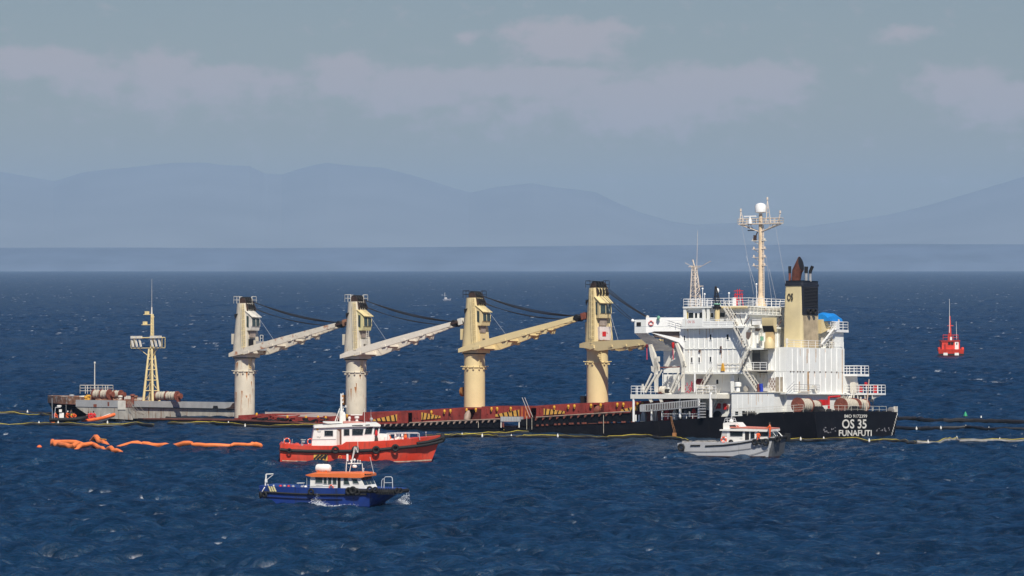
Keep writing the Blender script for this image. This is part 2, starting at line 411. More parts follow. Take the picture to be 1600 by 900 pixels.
# ------------------------------------------------------------------ mesh building
V = Vector
class MB:
    def __init__(self):
        self.v = []; self.f = []
    def add(self, vs, fs):
        n = len(self.v)
        self.v += [tuple(p) for p in vs]
        self.f += [tuple(n + i for i in f) for f in fs]
        return self
    def box(self, x0, x1, y0, y1, z0, z1):
        return self.hexa([(x0, y0, z0), (x1, y0, z0), (x1, y1, z0), (x0, y1, z0), (x0, y0, z1), (x1, y0, z1), (x1, y1, z1), (x0, y1, z1)])
    def hexa(self, p):
        return self.add(p, [(0, 3, 2, 1), (4, 5, 6, 7), (0, 1, 5, 4), (1, 2, 6, 5), (2, 3, 7, 6), (3, 0, 4, 7)])
    def obox(self, c, size, ax=(1, 0, 0), ay=(0, 1, 0), az_=(0, 0, 1)):
        c, ax, ay, az_ = V(c), V(ax), V(ay), V(az_); a, b, d = [q / 2 for q in size]
        P = [c + ax * sx * a + ay * sy * b + az_ * sz * d for sz in (-1, 1) for sx, sy in ((-1, -1), (1, -1), (1, 1), (-1, 1))]
        return self.hexa(P)
    def beam(self, p, q, w_, h, up=(0, 0, 1)):
        p, q = V(p), V(q); d = (q - p); L = d.length; d = d / L
        s = d.cross(V(up))
        s = s.normalized() if s.length > 1e-4 else V((0, 1, 0))
        u = s.cross(d).normalized()
        return self.obox((p + q) / 2, (L, w_, h), d, s, u)
    def prism(self, pts, ext):
        """closed 3D polygon extruded by the vector ext"""
        ext = V(ext); n = len(pts)
        a = [V(p) for p in pts]; b = [p + ext for p in a]
        return self.add(a + b, [tuple(range(n))[::-1], tuple(range(n, 2 * n))] + [(i, (i + 1) % n, n + (i + 1) % n, n + i) for i in range(n)])
    def tube(self, p, q, r, r2=None, n=6, caps=True):
        p, q = V(p), V(q); r2 = r if r2 is None else r2
        d = (q - p).normalized()
        s = d.cross(V((0, 0, 1)) if abs(d.z) < .95 else V((1, 0, 0))).normalized(); u = s.cross(d)
        A = [p + (s * math.cos(6.28318 * i / n) + u * math.sin(6.28318 * i / n)) * r for i in range(n)]
        B = [q + (s * math.cos(6.28318 * i / n) + u * math.sin(6.28318 * i / n)) * r2 for i in range(n)]
        fs = [(i, (i + 1) % n, n + (i + 1) % n, n + i) for i in range(n)]
        if caps:
            fs += [tuple(range(n))[::-1], tuple(range(n, 2 * n))]
        return self.add(A + B, fs)
    def path(self, pts, r, n=5, closed=False):
        pts = [V(p) for p in pts]; m_ = len(pts); rings = []
        s0 = None
        for i, p in enumerate(pts):
            a = pts[i - 1] if (i > 0 or closed) else p
            b = pts[(i + 1) % m_] if (i < m_ - 1 or closed) else p
            d = (b - a).normalized()
            if s0 is None:
                s0 = d.cross(V((0, 0, 1)) if abs(d.z) < .9 else V((1, 0, 0))).normalized()
            s0 = (s0 - d * s0.dot(d)).normalized()
            u = s0.cross(d)
            rr = r(i / max(1, m_ - 1)) if callable(r) else r
            rings.append([p + (s0 * math.cos(6.28318 * k / n) + u * math.sin(6.28318 * k / n)) * rr for k in range(n)])
        return self.loft(rings, closed=closed)
    def loft(self, rings, closed=False, caps=True, ring_closed=True):
        n = len(rings[0]); m_ = len(rings); vs = [p for rg in rings for p in rg]; fs = []
        for j in range(m_ if closed else m_ - 1):
            j2 = (j + 1) % m_
            for i in range(n if ring_closed else n - 1):
                i2 = (i + 1) % n
                fs.append((j * n + i, j * n + i2, j2 * n + i2, j2 * n + i))
        if caps and not closed:
            fs += [tuple(range(n))[::-1], tuple((m_ - 1) * n + i for i in range(n))]
        return self.add(vs, fs)
    def lathe(self, o, d, prof, n=16):
        """prof: (distance along d, radius)"""
        o, d = V(o), V(d).normalized()
        s = d.cross(V((0, 0, 1)) if abs(d.z) < .95 else V((1, 0, 0))).normalized(); u = s.cross(d)
        return self.loft([[o + d * t_ + (s * math.cos(6.28318 * i / n) + u * math.sin(6.28318 * i / n)) * max(r_, 1e-3) for i in range(n)] for t_, r_ in prof])
    def torus(self, c, nrm, R_, r_, nu=20, nv=8):
        c, d = V(c), V(nrm).normalized()
        s = d.cross(V((0, 0, 1)) if abs(d.z) < .95 else V((1, 0, 0))).normalized(); u = s.cross(d)
        rings = []
        for i in range(nu):
            a = 6.28318 * i / nu; e = s * math.cos(a) + u * math.sin(a)
            rings.append([c + e * (R_ + r_ * math.cos(6.28318 * k / nv)) + d * r_ * math.sin(6.28318 * k / nv) for k in range(nv)])
        return self.loft(rings, closed=True)
    def ball(self, c, r_, n=10, sz=1.0):
        prof = [(-math.cos(math.pi * i / (n // 2 + 1)) * r_ * sz, math.sin(math.pi * i / (n // 2 + 1)) * r_) for i in range(n // 2 + 2)]
        return self.lathe(c, (0, 0, 1), prof, n)
    def rail(self, pts, h=1.05, bars=2, r_=.045, step=1.6, up=(0, 0, 1)):
        up = V(up)
        for a, b in zip(pts[:-1], pts[1:]):
            a, b = V(a), V(b)
            for k in range(bars):
                o = up * h * (k + 1) / bars
                self.tube(a + o, b + o, r_ * (1 if k == bars - 1 else .75), n=4)
            m_ = max(1, round((b - a).length / step))
            for i in range(m_ + 1):
                p = a.lerp(b, i / m_)
                self.tube(p, p + up * h, r_, n=4)
        return self
    def build(self, name, m_, parent=None, label=None, kind=None, smooth=True):
        me_ = bpy.data.meshes.new(name)
        me_.from_pydata(self.v, [], self.f)
        me_.validate()
        import bmesh
        bm = bmesh.new(); bm.from_mesh(me_); bmesh.ops.recalc_face_normals(bm, faces=bm.faces); bm.to_mesh(me_); bm.free()
        me_.materials.append(m_)
        if smooth:
            me_.shade_smooth(); me_.set_sharp_from_angle(angle=R(32))
        o = link(bpy.data.objects.new(name, me_))
        if parent is not None:
            o.parent = parent
        if label: o['label'] = label
        if kind: o['kind'] = kind
        return o

def piece(name, m_, parent, fn, **k):
    b = MB(); fn(b); return b.build(name, m_, parent, **k)
def boxp(name, m_, parent, *a, **k):
    return MB().box(*a).build(name, m_, parent, **k)

def thing(name, M, label, cat, group=None):
    e = link(bpy.data.objects.new(name, None))
    e.matrix_world = M
    e.empty_display_size = 0.5
    e['label'] = label; e['category'] = cat
    if group: e['group'] = group
    return e

class Frame:
    """a thing's own axes, and where a line of sight meets one of its planes"""
    def __init__(self, M):
        self.M = M; self.I = M.inverted()
    def at(self, px, py, x=None, y=None, z=None):
        o = self.I @ V((0, 0, HC)); p = self.I @ V(((px - 800) / FPX * 700, 700, HC + (HOR - py) / FPX * 700)); d = p - o
        k = 0 if x is not None else 1 if y is not None else 2
        val = (x, y, z)[k]
        return o + d * ((val - o[k]) / d[k])

def frame_at(px, py, yaw, tilt=None):
    """frame on the water where pixel (px, py) meets z=0; yaw turns local +x from image right towards the viewer (negative) or away"""
    D = HC * FPX / (py - HOR)
    M = Matrix.Translation(((px - 800) / FPX * D, D, .14)) @ Matrix.Rotation(R(yaw), 4, 'Z')
    if tilt is not None:
        M = M @ tilt
    return M

def text_mesh(name, s, m_, parent, o, ux, uy, width, height, nrm, off=0.03, space=1.0, weight=0.0):
    cu = bpy.data.curves.new(name, 'FONT'); cu.body = s; cu.space_character = space; cu.offset = weight; cu.extrude = 0
    cu.resolution_u = 3
    ob = bpy.data.objects.new(name, cu); sc.collection.objects.link(ob)
    dg = bpy.context.evaluated_depsgraph_get(); dg.update()
    me_ = bpy.data.meshes.new_from_object(ob.evaluated_get(dg))
    bpy.data.objects.remove(ob)
    co = np.array([v.co[:] for v in me_.vertices]); lo, hi = co.min(0), co.max(0)
    o, ux, uy, nrm = V(o), V(ux).normalized(), V(uy).normalized(), V(nrm).normalized()
    for v in me_.vertices:
        a = (v.co.x - lo[0]) / (hi[0] - lo[0]) * width; b = (v.co.y - lo[1]) / (hi[1] - lo[1]) * height
        v.co = o + ux * a + uy * b + nrm * off
    me_.materials.clear(); me_.materials.append(m_)
    t_ = link(bpy.data.objects.new(name, me_)); t_.parent = parent
    return t_

RUST = (0.20, 0.065, 0.022)
white = mat('white_paint', (0.82, 0.82, 0.78), rough=.5, var=.08, scale=.6, stain=(0.50, 0.30, 0.15), stain_amt=.22, stain_scale=1.5, streak=True, dirt=(0.66, 0.64, 0.58), dirt_amt=.4)
white2 = mat('clean_white', (0.80, 0.79, 0.77), rough=.45, var=.06, scale=1.2)
seamw = mat('white_stiffener', (0.92, 0.91, 0.88), rough=.5, var=.06, scale=.8)
offw = mat('aged_white', (0.66, 0.62, 0.54), rough=.6, var=.14, scale=1.0, stain=RUST, stain_amt=.42, stain_scale=1.6, streak=True)
cream = mat('cream_paint', (0.69, 0.55, 0.295), rough=.5, var=.06, scale=.5, stain=(0.45, 0.30, 0.13), stain_amt=.12, stain_scale=1.2, streak=True)
creamf = mat('faded_cream_paint', (0.60, 0.54, 0.43), rough=.6, var=.12, scale=.6, stain=(0.34, 0.14, 0.05), stain_amt=.40, stain_scale=1.9, streak=True)
creamj = mat('rusty_cream_jib', (0.62, 0.56, 0.46), rough=.6, var=.12, scale=.8, stain=(0.33, 0.11, 0.04), stain_amt=.52, stain_scale=.9)
creamc = mat('ladder_cream', (0.72, 0.58, 0.30), rough=.6, var=.1, scale=1)
blackh = mat('black_hull', (0.0075, 0.0072, 0.010), rough=.6, var=.35, scale=.5, stain=(0.022, 0.018, 0.018), stain_amt=.4, stain_scale=1.2, streak=True, spec=.12)
blk = mat('black_gear', (0.014, 0.013, 0.014), rough=.6, var=.3, scale=3)
redh = mat('red_hatch_paint', (0.27, 0.040, 0.030), rough=.7, var=.35, scale=.7, stain=(0.09, 0.02, 0.015), stain_amt=.4, stain_scale=.8, streak=True)
redw = mat('red_oxide', (0.21, 0.062, 0.040), rough=.75, var=.35, scale=2.0, stain=RUST, stain_amt=.5, stain_scale=2)
redb = mat('bright_red', (0.55, 0.02, 0.02), rough=.5, var=.15, scale=2)
rope_m = mat('rope', (0.45, 0.40, 0.32), rough=.9, var=.3, scale=5, bump=.4)
rustm = mat('rusty_steel', (0.27, 0.13, 0.075), rough=.85, var=.5, scale=1.2, stain=(0.48, 0.42, 0.36), stain_amt=.6, stain_scale=1.6)
yel = mat('yellow_fitting', (0.66, 0.34, 0.035), rough=.6, var=.2, scale=3)
yellz = mat('hazard_yellow', (0.66, 0.36, 0.07), rough=.65, var=.25, scale=2)
greyh = mat('grey_bulwark', (0.33, 0.33, 0.33), rough=.7, var=.15, scale=.5, stain=(0.42, 0.33, 0.25), stain_amt=.32, stain_scale=.9, streak=True)
greyl = mat('stained_grey_hull', (0.40, 0.37, 0.32), rough=.75, var=.25, scale=.7, stain=(0.18, 0.085, 0.04), stain_amt=.55, stain_scale=1.3, streak=True)
galv = mat('galvanised', (0.33, 0.33, 0.34), rough=.55, var=.15, scale=2)
glass = mat('dark_glass', (0.012, 0.018, 0.022), rough=.12, var=.2, scale=1, spec=.6)
glassg = mat('cab_glass', (0.035, 0.055, 0.055), rough=.15, var=.3, scale=1.5, spec=.7)
deckm = mat('deck_red_brown', (0.14, 0.045, 0.032), rough=.85, var=.4, scale=.5, stain=(0.25, 0.19, 0.16), stain_amt=.5, stain_scale=.5)
pinkd = mat('bleached_deck', (0.36, 0.29, 0.26), rough=.85, var=.2, scale=.4, stain=(0.17, 0.06, 0.04), stain_amt=.35, stain_scale=.6)
lettw = mat('white_lettering', (0.72, 0.69, 0.62), rough=.6, var=.2, scale=1.4, stain=(0.50, 0.24, 0.08), stain_amt=.5, stain_scale=.9)
rubber = mat('rubber', (0.012, 0.012, 0.013), rough=.75, var=.4, scale=4, bump=.3)
orangem = mat('orange_suit', (0.80, 0.11, 0.018), rough=.8, var=.2, scale=5)
buoyo = mat('orange_buoy', (0.80, 0.15, 0.035), rough=.55, var=.15, scale=3)
steelm = mat('steel_tube', (0.52, 0.52, 0.52), rough=.4, var=.1, scale=3)
tealm = mat('teal_fitting', (0.16, 0.36, 0.26), rough=.6, var=.2, scale=3)
bluem = mat('blue_paint', (0.02, 0.05, 0.40), rough=.5, var=.2, scale=2)

# ------------------------------------------------------------------ cargo ship
SM = Matrix.Translation((48.36, 641, 0)) @ Matrix.Rotation(R(-35), 4, 'Z') @ Matrix.Rotation(R(-1.2), 4, 'Y') @ Matrix.Rotation(R(-1.8), 4, 'X')
SF = Frame(SM)
A = SF.at
ship = thing('cargo_ship', SM, 'long black hulled bulk carrier with cream cranes and white superstructure, sunk low at the bow', 'cargo ship')

# hull: near-side deck edge followed from the stern forward
edge = [(1270, 643), (1225, 646), (1180, 649), (1125, 651.2), (1087, 654), (1040, 657), (986, 659.6), (905, 663), (835, 666.3), (740, 668.6), (640, 669.2), (540, 666.8), (450, 661), (372, 657.5), (300, 656.5), (214, 655.2)]
st = [A(x, y, y=0.0) for x, y in edge]
secs = []
zw = lambda s_, v_: -(SM @ V((s_, v_, 0))).z      # local height of the water surface
def section(s_, vn, top, flare=0.0, deckdrop=0.0):
    b = zw(s_, 0) - 3.0
    m_ = zw(s_, 0)
    vf = 28 - vn
    return [(s_, vn, top), (s_, vn + flare * .45, (top + m_) / 2), (s_, vn + flare, m_), (s_, vn + flare * 1.7 + .8, b),
            (s_, vf - flare * 1.7 - .8, b), (s_, vf - flare, m_), (s_, vf - flare * .45, (top + m_) / 2), (s_, vf, top), (s_, 21, top + .12), (s_, 14, top + .2), (s_, 7, top + .12)]
T0 = st[0].z
secs = [section(0.0, 0.35, T0 - .05, 1.5), section(-5, 0.1, T0 - .05, 1.1), section(-10, 0.0, T0 - .2, .7)]
for p in st[1:]:
    if p.x < -10.5:
        secs.append(section(p.x, 0.0, p.z, 0.3 if p.x > -30 else 0.0))
hull = MB(); hull.loft(secs)
hullo = hull.build('hull', blackh, ship)
dsh = MB(); n_ = [p for p in st if p.x < -36]
for p, q in zip(n_[:-1], n_[1:]):
    dsh.hexa([(q.x, .25, q.z + .02), (p.x, .25, p.z + .02), (p.x, 27.75, p.z + .02), (q.x, 27.75, q.z + .02), (q.x, .25, q.z + .22), (p.x, .25, p.z + .22), (p.x, 27.75, p.z + .22), (q.x, 27.75, q.z + .22)])
dsh.build('main_deck', deckm, ship)
# rust-white draught marks and scuffs near the stern corner come with the lettering below
fc_top = A(367, 647.5, y=0).z
SB0 = A(208, 640, y=0).x - 1.0
bow = [(-143.9, 0, .2), (-147, 0, .25), (-152, .35, .5), (-160, 2.0, .8), (-167, 5.6, 1.2), (-172.5, 10.2, 1.5), (-175.4, 13.9, 1.7)]
bs_ = []
bow[0] = (SB0 - .45, 0, .2)
for i, (s_, vn, up) in enumerate(bow):
    m_ = zw(s_, 0); top = m_ + 1.35 + up * 1.15
    fl = .2 + i * .55
    vn2 = min(13.9, vn + fl); vn3 = min(13.95, vn + fl * 1.5)
    sb = s_ + (0.9 * (i / 6) ** 2) * 2.0; sb2 = s_ + (0.9 * (i / 6) ** 2) * 4
    bs_.append([(s_, vn, top), (sb, vn2, m_), (sb2, vn3, m_ - 3), (sb2, 28 - vn3, m_ - 3), (sb, 28 - vn2, m_), (s_, 28 - vn, top), (s_, 14.0, top + .05)])
MB().loft(bs_).build('bow_hull', blackh, ship)
# forecastle sides: stained grey strip and grey bulwark above it
def side_strip(b, pts_top, pts_bot, v_, th):
    n = len(pts_top)
    for i in range(n - 1):
        a0, a1, b0, b1 = pts_top[i], pts_top[i + 1], pts_bot[i], pts_bot[i + 1]
        b.hexa([(b0.x, v_, b0.z), (b1.x, v_, b1.z), (b1.x, v_ + th, b1.z), (b0.x, v_ + th, b0.z), (a0.x, v_, a0.z), (a1.x, v_, a1.z), (a1.x, v_ + th, a1.z), (a0.x, v_ + th, a0.z)])
tp = [A(x, y, y=0) for x, y in ((140, 650.5), (119, 636.3), )]
SB = A(208, 640, y=0).x - 1.0        # plane of the forecastle's after bulkhead, right across the ship
MB().prism([A(x, y, y=-.02) for x, y in ((118.5, 636), (160, 636.6), (203, 637.2), (206, 656), (160, 653), (141, 651))], (0, .3, 0)).build('side_plating', greyl, ship)
MB().prism([A(x, y, x=SB) for x, y in ((206, 637), (366, 640), (369, 651.5), (206, 654))], (-.3, 0, 0)).build('after_bulkhead', greyl, ship)
MB().prism([A(x, y, x=SB + .02) for x, y in ((206, 635.6), (366, 638.6), (366, 639.8), (206, 636.9))], (.35, 0, 0)).build('shadow_line', blk, ship)  # black strip paints the shadow line between plating and bulwark
yt = lambda x: 624.6 + (x - 118) * .0155
for x0, x1 in ((118.3, 158), (158.4, 194.5)):
    q = [A(x0, yt(x0), y=-.12), A(x1, yt(x1), y=-.12), A(x1, yt(x1) + 11.0, y=-.12), A(x0, yt(x0) + 10.8, y=-.12)]
    MB().prism(q, (0, .14, 0)).build('bulwark_panel', greyh, ship)
for x0, x1 in ((207, 262), (262.4, 314), (314.4, 366)):
    q = [A(x0, yt(x0), x=SB + .1), A(x1, yt(x1), x=SB + .1), A(x1, yt(x1) + 11.0, x=SB + .1), A(x0, yt(x0) + 10.8, x=SB + .1)]
    MB().prism(q, (-.14, 0, 0)).build('bulwark_panel', greyh, ship)
b = MB()
for k in range(7):
    p, q = A(196, 624 + k * 2, y=.2), A(206, 624 + k * 2, y=.2); b.tube(p, q, .05, n=4)
p, q = A(196.3, 623, y=.2), A(196.3, 637, y=.2); b.tube(p, q, .07, n=4); p, q = A(205.7, 623, y=.2), A(205.7, 637, y=.2); b.tube(p, q, .07, n=4)
b.build('deck_ladder', redw, ship)
MB().prism([A(x, y, x=SB + .25) for x, y in ((334, 634), (340, 634), (341, 638.5), (333, 638.5))], (-.1, 0, 0)).build('fairlead', blk, ship)
MB().prism([A(x, y, x=SB + .2) for x, y in ((364, 630), (368, 629), (369, 640), (357, 641), (353, 638), (360, 636))], (-.4, 0, 0)).build('torn_plate', mat('dark_rusty', (.06, .035, .028), var=.5, scale=3), ship)
# rust patches and ports on the strip
for x0, x1, y0, y1, m_ in ((146, 151, 631.5, 636, redw), (168, 170.5, 628, 634.5, redw), (184, 196, 626, 640, offw)):
    MB().prism([A(x0, y0, y=-.14), A(x1, y0, y=-.14), A(x1, y1, y=-.14), A(x0, y1, y=-.14)], (0, .05, 0)).build('side_patch', m_, ship)
# rusty bow bulwark round the stem and the far side bulwark seen over the deck
fb = MB()
def bul(s_, v_, up0, up1):
    m_ = zw(s_, 0)
    return V((s_, v_, m_ + up0)), V((s_, v_, m_ + up1))
path_ = [(-155.5, .9), (-160, 2.0), (-163.5, 3.6), (-167, 5.6), (-170, 8.0), (-172.5, 10.2), (-175.4, 13.6), (-175.4, 14.4), (-172.5, 17.8), (-167, 22.4), (-160, 26.0), (-152, 27.7), (-146, 27.9)]
for i in range(len(path_) - 1):
    ups = []
    for j in (i, i + 1):
        f = j / (len(path_) - 1)
        ups.append((1.3 + (1.7 if j < 8 else 1.2), 4.35 if j < 10 else 3.6))
    a0, a1 = bul(*path_[i], *ups[0]); c0, c1 = bul(*path_[i + 1], *ups[1])
    nrm = V((-(c0.y - a0.y), c0.x - a0.x, 0)).normalized() * .12
    fb.hexa([a0, c0, c0 + nrm, a0 + nrm, a1, c1, c1 + nrm, a1 + nrm])
fb.build('bow_bulwark', rustm, ship)
# forecastle deck
m_ = []
fd = MB(); ring = [(s_, v_, zw(s_, 0) + 2.35 + .012 * (-121 - s_)) for s_, v_ in [(SB-.3, .3), (-152, .6), (-160, 2.3), (-167, 6), (-172.5, 10.7), (-175, 14), (-172.5, 17.4), (-167, 22), (-160, 25.7), (-152, 27.4), (SB-.3, 27.6)]]
fd.prism(ring, (0, 0, .1)); fd.build('forecastle_deck', deckm, ship)
SBX = SB
FW = lambda s_: zw(s_, 0) + 2.45 + .012 * (-121 - s_)

def rope_drum(parent, c, ax, L, r_, mflange=redw, mrope=rope_m, n=14, split=True, name='mooring_winch'):
    """winch: flanges (own mesh), rope coils as a sub-part, feet"""
    c, ax = V(c), V(ax).normalized()
    b = MB()
    k = 2 if split else 1
    for i in range(k + 1):
        t_ = -L / 2 + L * i / k
        b.lathe(c + ax * (t_ - .09), ax, [(0, r_), (.18, r_)], n)
    b.lathe(c - ax * (L / 2 + .5), ax, [(0, r_ * .3), (L + 1.0, r_ * .3)], 8)
    sd_ = ax.cross(V((0, 0, 1))).normalized()
    for t_ in (-L / 2 - .35, L / 2 + .35):
        p = c + ax * t_
        b.obox(p - V((0, 0, r_ * .55)), (.25, .9 * r_, r_ * 1.2), ax, sd_, V((0, 0, 1)))
    b.lathe(c + ax * (L / 2 + .45), ax, [(0, r_ * .55), (.5, r_ * .55)], 10)
    w_ = b.build(name, mflange, parent)
    for i in range(k):
        t0_ = -L / 2 + L * i / k + .09
        Lr = L / k - .18
        pr = []
        m2 = max(4, int(Lr / .13))
        for j in range(m2 + 1):
            pr.append((Lr * j / m2, r_ * (.84 + (.045 if j % 2 else 0) + .04 * math.sin(j * 1.3))))
        MB().lathe(c + ax * t0_, ax, pr, n).build('rope_coil', mrope, w_)
    return w_

def up_at(px, py, v_):     # point on the plane y=v_
    return A(px, py, y=v_)
# forecastle winches
for x0, x1, yc, rr, v_ in ((148, 171, 616.2, .95, 8), (171.5, 189, 616.5, .85, 12)):
    p, q = A(x0, yc, y=v_), A(x1, yc - .3, y=v_)
    rope_drum(ship, (p + q) / 2, (1, 0, -.01), (q - p).length, rr)
for x0, x1, yc, rr, v_ in ((246, 277, 618.8, .92, 12),):
    p, q = A(x0, yc, y=v_), A(x1, yc - .3, y=v_)
    rope_drum(ship, (p + q) / 2, (1, 0, -.01), (q - p).length, rr)
# bollard post, ventilators, low white screen behind
for x, y0, y1, v_, rr, mm in ((207, 632, 616, 1.0, .33, redw), (112, 626, 616.5, 10, .35, galv), (99, 628, 619, 9, .5, offw), (106, 632, 622, 6, .5, rustm), (130, 624, 618.5, 10, .55, offw), (138, 625, 617, 8, .35, yel), (134, 625, 619, 6, .25, yel), (188, 624, 618, 9, .3, offw), (212, 624, 618, 16, .3, rustm)):
    a, b2 = A(x, y0, y=v_), A(x, y1, y=v_)
    MB().lathe(b2 - V((0, 0, (b2 - a).length)), (0, 0, 1), [(0, rr), ((b2 - a).length - .35, rr), ((b2 - a).length - .3, rr * 1.5), ((b2 - a).length, rr * 1.35), ((b2 - a).length + .05, .01)], 10).build('ventilator', mm, ship)
MB().prism([A(186, 618, y=22), A(233, 619.5, y=22), A(233, 625, y=22), A(186, 624, y=22)], (0, .2, 0)).build('windbreak', offw, ship)
# bow rail, small staff
rb = MB(); p0 = A(125, 615, y=12); p1 = A(160, 615, y=12)
rb.rail([p0, p1, p1 + V((0, 3, 0)), p0 + V((0, 3, 0)), p0], h=1.55, bars=3, r_=.07, step=1.9)
rb.build('bow_railing', offw, ship)
a, b2 = A(148, 620, y=13), A(148, 568, y=13)
MB().tube(V((b2.x, b2.y, a.z)), b2, .12, .07).tube(b2, b2 + V((0, 0, .35)), .16).build('bow_staff', offw, ship)
# leaning debris and cables over the side
dk = MB()
for k in range(7):
    x = 200 + random.uniform(-2, 12); dk.path([A(x, 628 + random.uniform(-2, 2), y=-.3), A(x + random.uniform(3, 12), 640, y=-.35), A(x + random.uniform(14, 26), 648.5, y=-.3)], .035, 4)
dk.build('hanging_rope', mat('dark_rope', (.16, .13, .11)), ship, kind='stuff')

# foremast
fm_ = MB(); V0 = 14.0
bl, br = A(226.5, 627, y=V0), A(246.5, 627, y=V0); tl, tr = A(232.3, 545, y=V0), A(238.3, 545, y=V0)
hw = (tr.x - tl.x) / 2
legs = []
cx = (bl.x + br.x) / 2
for sx, sy in ((-1, -1), (1, -1), (1, 1), (-1, 1)):
    b0 = V((cx + sx * (br.x - bl.x) / 2 * .72, V0 + sy * .95, bl.z)); t0_ = V((cx + sx * hw * .75 , V0 + sy * .32, tl.z)); legs.append((b0, t0_))
mast = MB()
for b0, t0_ in legs:
    mast.tube(b0, t0_, .25, .17, 8)
nlev = 5
for k in range(nlev + 1):
    f = k / nlev
    P = [b0.lerp(t0_, f) for b0, t0_ in legs]
    Q = [b0.lerp(t0_, min(1, f + 1 / nlev)) for b0, t0_ in legs]
    for i in range(4):
        mast.tube(P[i], P[(i + 1) % 4], .10, n=4)
        if k < nlev and i % 2 == 0:
            mast.tube(P[i], Q[(i + 1) % 4], .06, n=4)
tz = A(235, 491, y=V0).z
mast.tube((cx, V0, tl.z - .5), (cx, V0, tz), .30, .2, 8)
mast.tube((cx + .55, V0, tl.z), (cx + .4, V0, tz), .07, n=5)
mt = mast.build('foremast', creamc, ship)
b = MB()
for k in range(26):
    z_ = bl.z + (tz - bl.z) * k / 26
    b.tube((cx + .1, V0 - .3, z_), (cx + .55, V0 - .3, z_), .04, n=4)
b.tube((cx + .1, V0 - .3, bl.z), (cx + .1, V0 - .3, tz), .035, n=4).tube((cx + .55, V0 - .3, bl.z), (cx + .55, V0 - .3, tz), .035, n=4)
b.build('ladder', creamc, mt)
b = MB(); y0, y1 = A(207, 543.5, y=V0), A(255.5, 527.5, y=V0)
pl = V((y0.x, V0 - .45, y0.z)); pr = V((y1.x, V0 - .45, y0.z))
b.rail([pl, pr, pr + V((0, .9, 0)), pl + V((0, .9, 0)), pl], h=y1.z - y0.z, bars=1, r_=.1, step=9)
b.box(pl.x, pr.x, V0 - .45, V0 + .45, y0.z - .12, y0.z)
b.tube((pl.x + 1.3, V0, y0.z), (cx - .3, V0, y0.z - 1.8), .07, n=5).tube((pr.x - 1.3, V0, y0.z), (cx + .3, V0, y0.z - 1.6), .07, n=5)
yo = b.build('lamp_platform', creamc, mt)
for k in range(8):
    if k in (3, 4): continue
    x = pl.x + (pr.x - pl.x) * (k + .5) / 8
    q = MB().beam((x - .3, V0 - .5, y1.z - .1), (x + .15, V0 - .5, y0.z + .15), .2, .34).box(x - .3, x + .3, V0 - .8, V0 - .3, y1.z - .1, y1.z + .35)
    q.build('floodlight', offw, mt)
for x, y, dx_ in ((227, 507, 2.4), (230, 491, 1.2)):
    p = A(x, y, y=V0)
    MB().box(p.x - .5, cx, V0 - .5, V0 + .5, p.z - .12, p.z).box(p.x - .35, p.x + .25, V0 - .3, V0 + .3, p.z, p.z + .55).build('lamp_bracket', creamc, mt)
p = A(241, 497, y=V0); MB().tube((cx, V0, p.z), (p.x, V0, p.z + .3), .06).tube((cx, V0, p.z - .7), (p.x, V0, p.z + .3), .05).build('bracket', creamc, mt)
p = A(235, 480, y=V0); q = A(234.6, 436, y=V0)
MB().tube((cx, V0, tz), (cx, V0, p.z), .16, .1).tube((cx, V0, p.z), (cx, V0, q.z), .035, .02, n=4).build('whip_aerial', offw, mt)

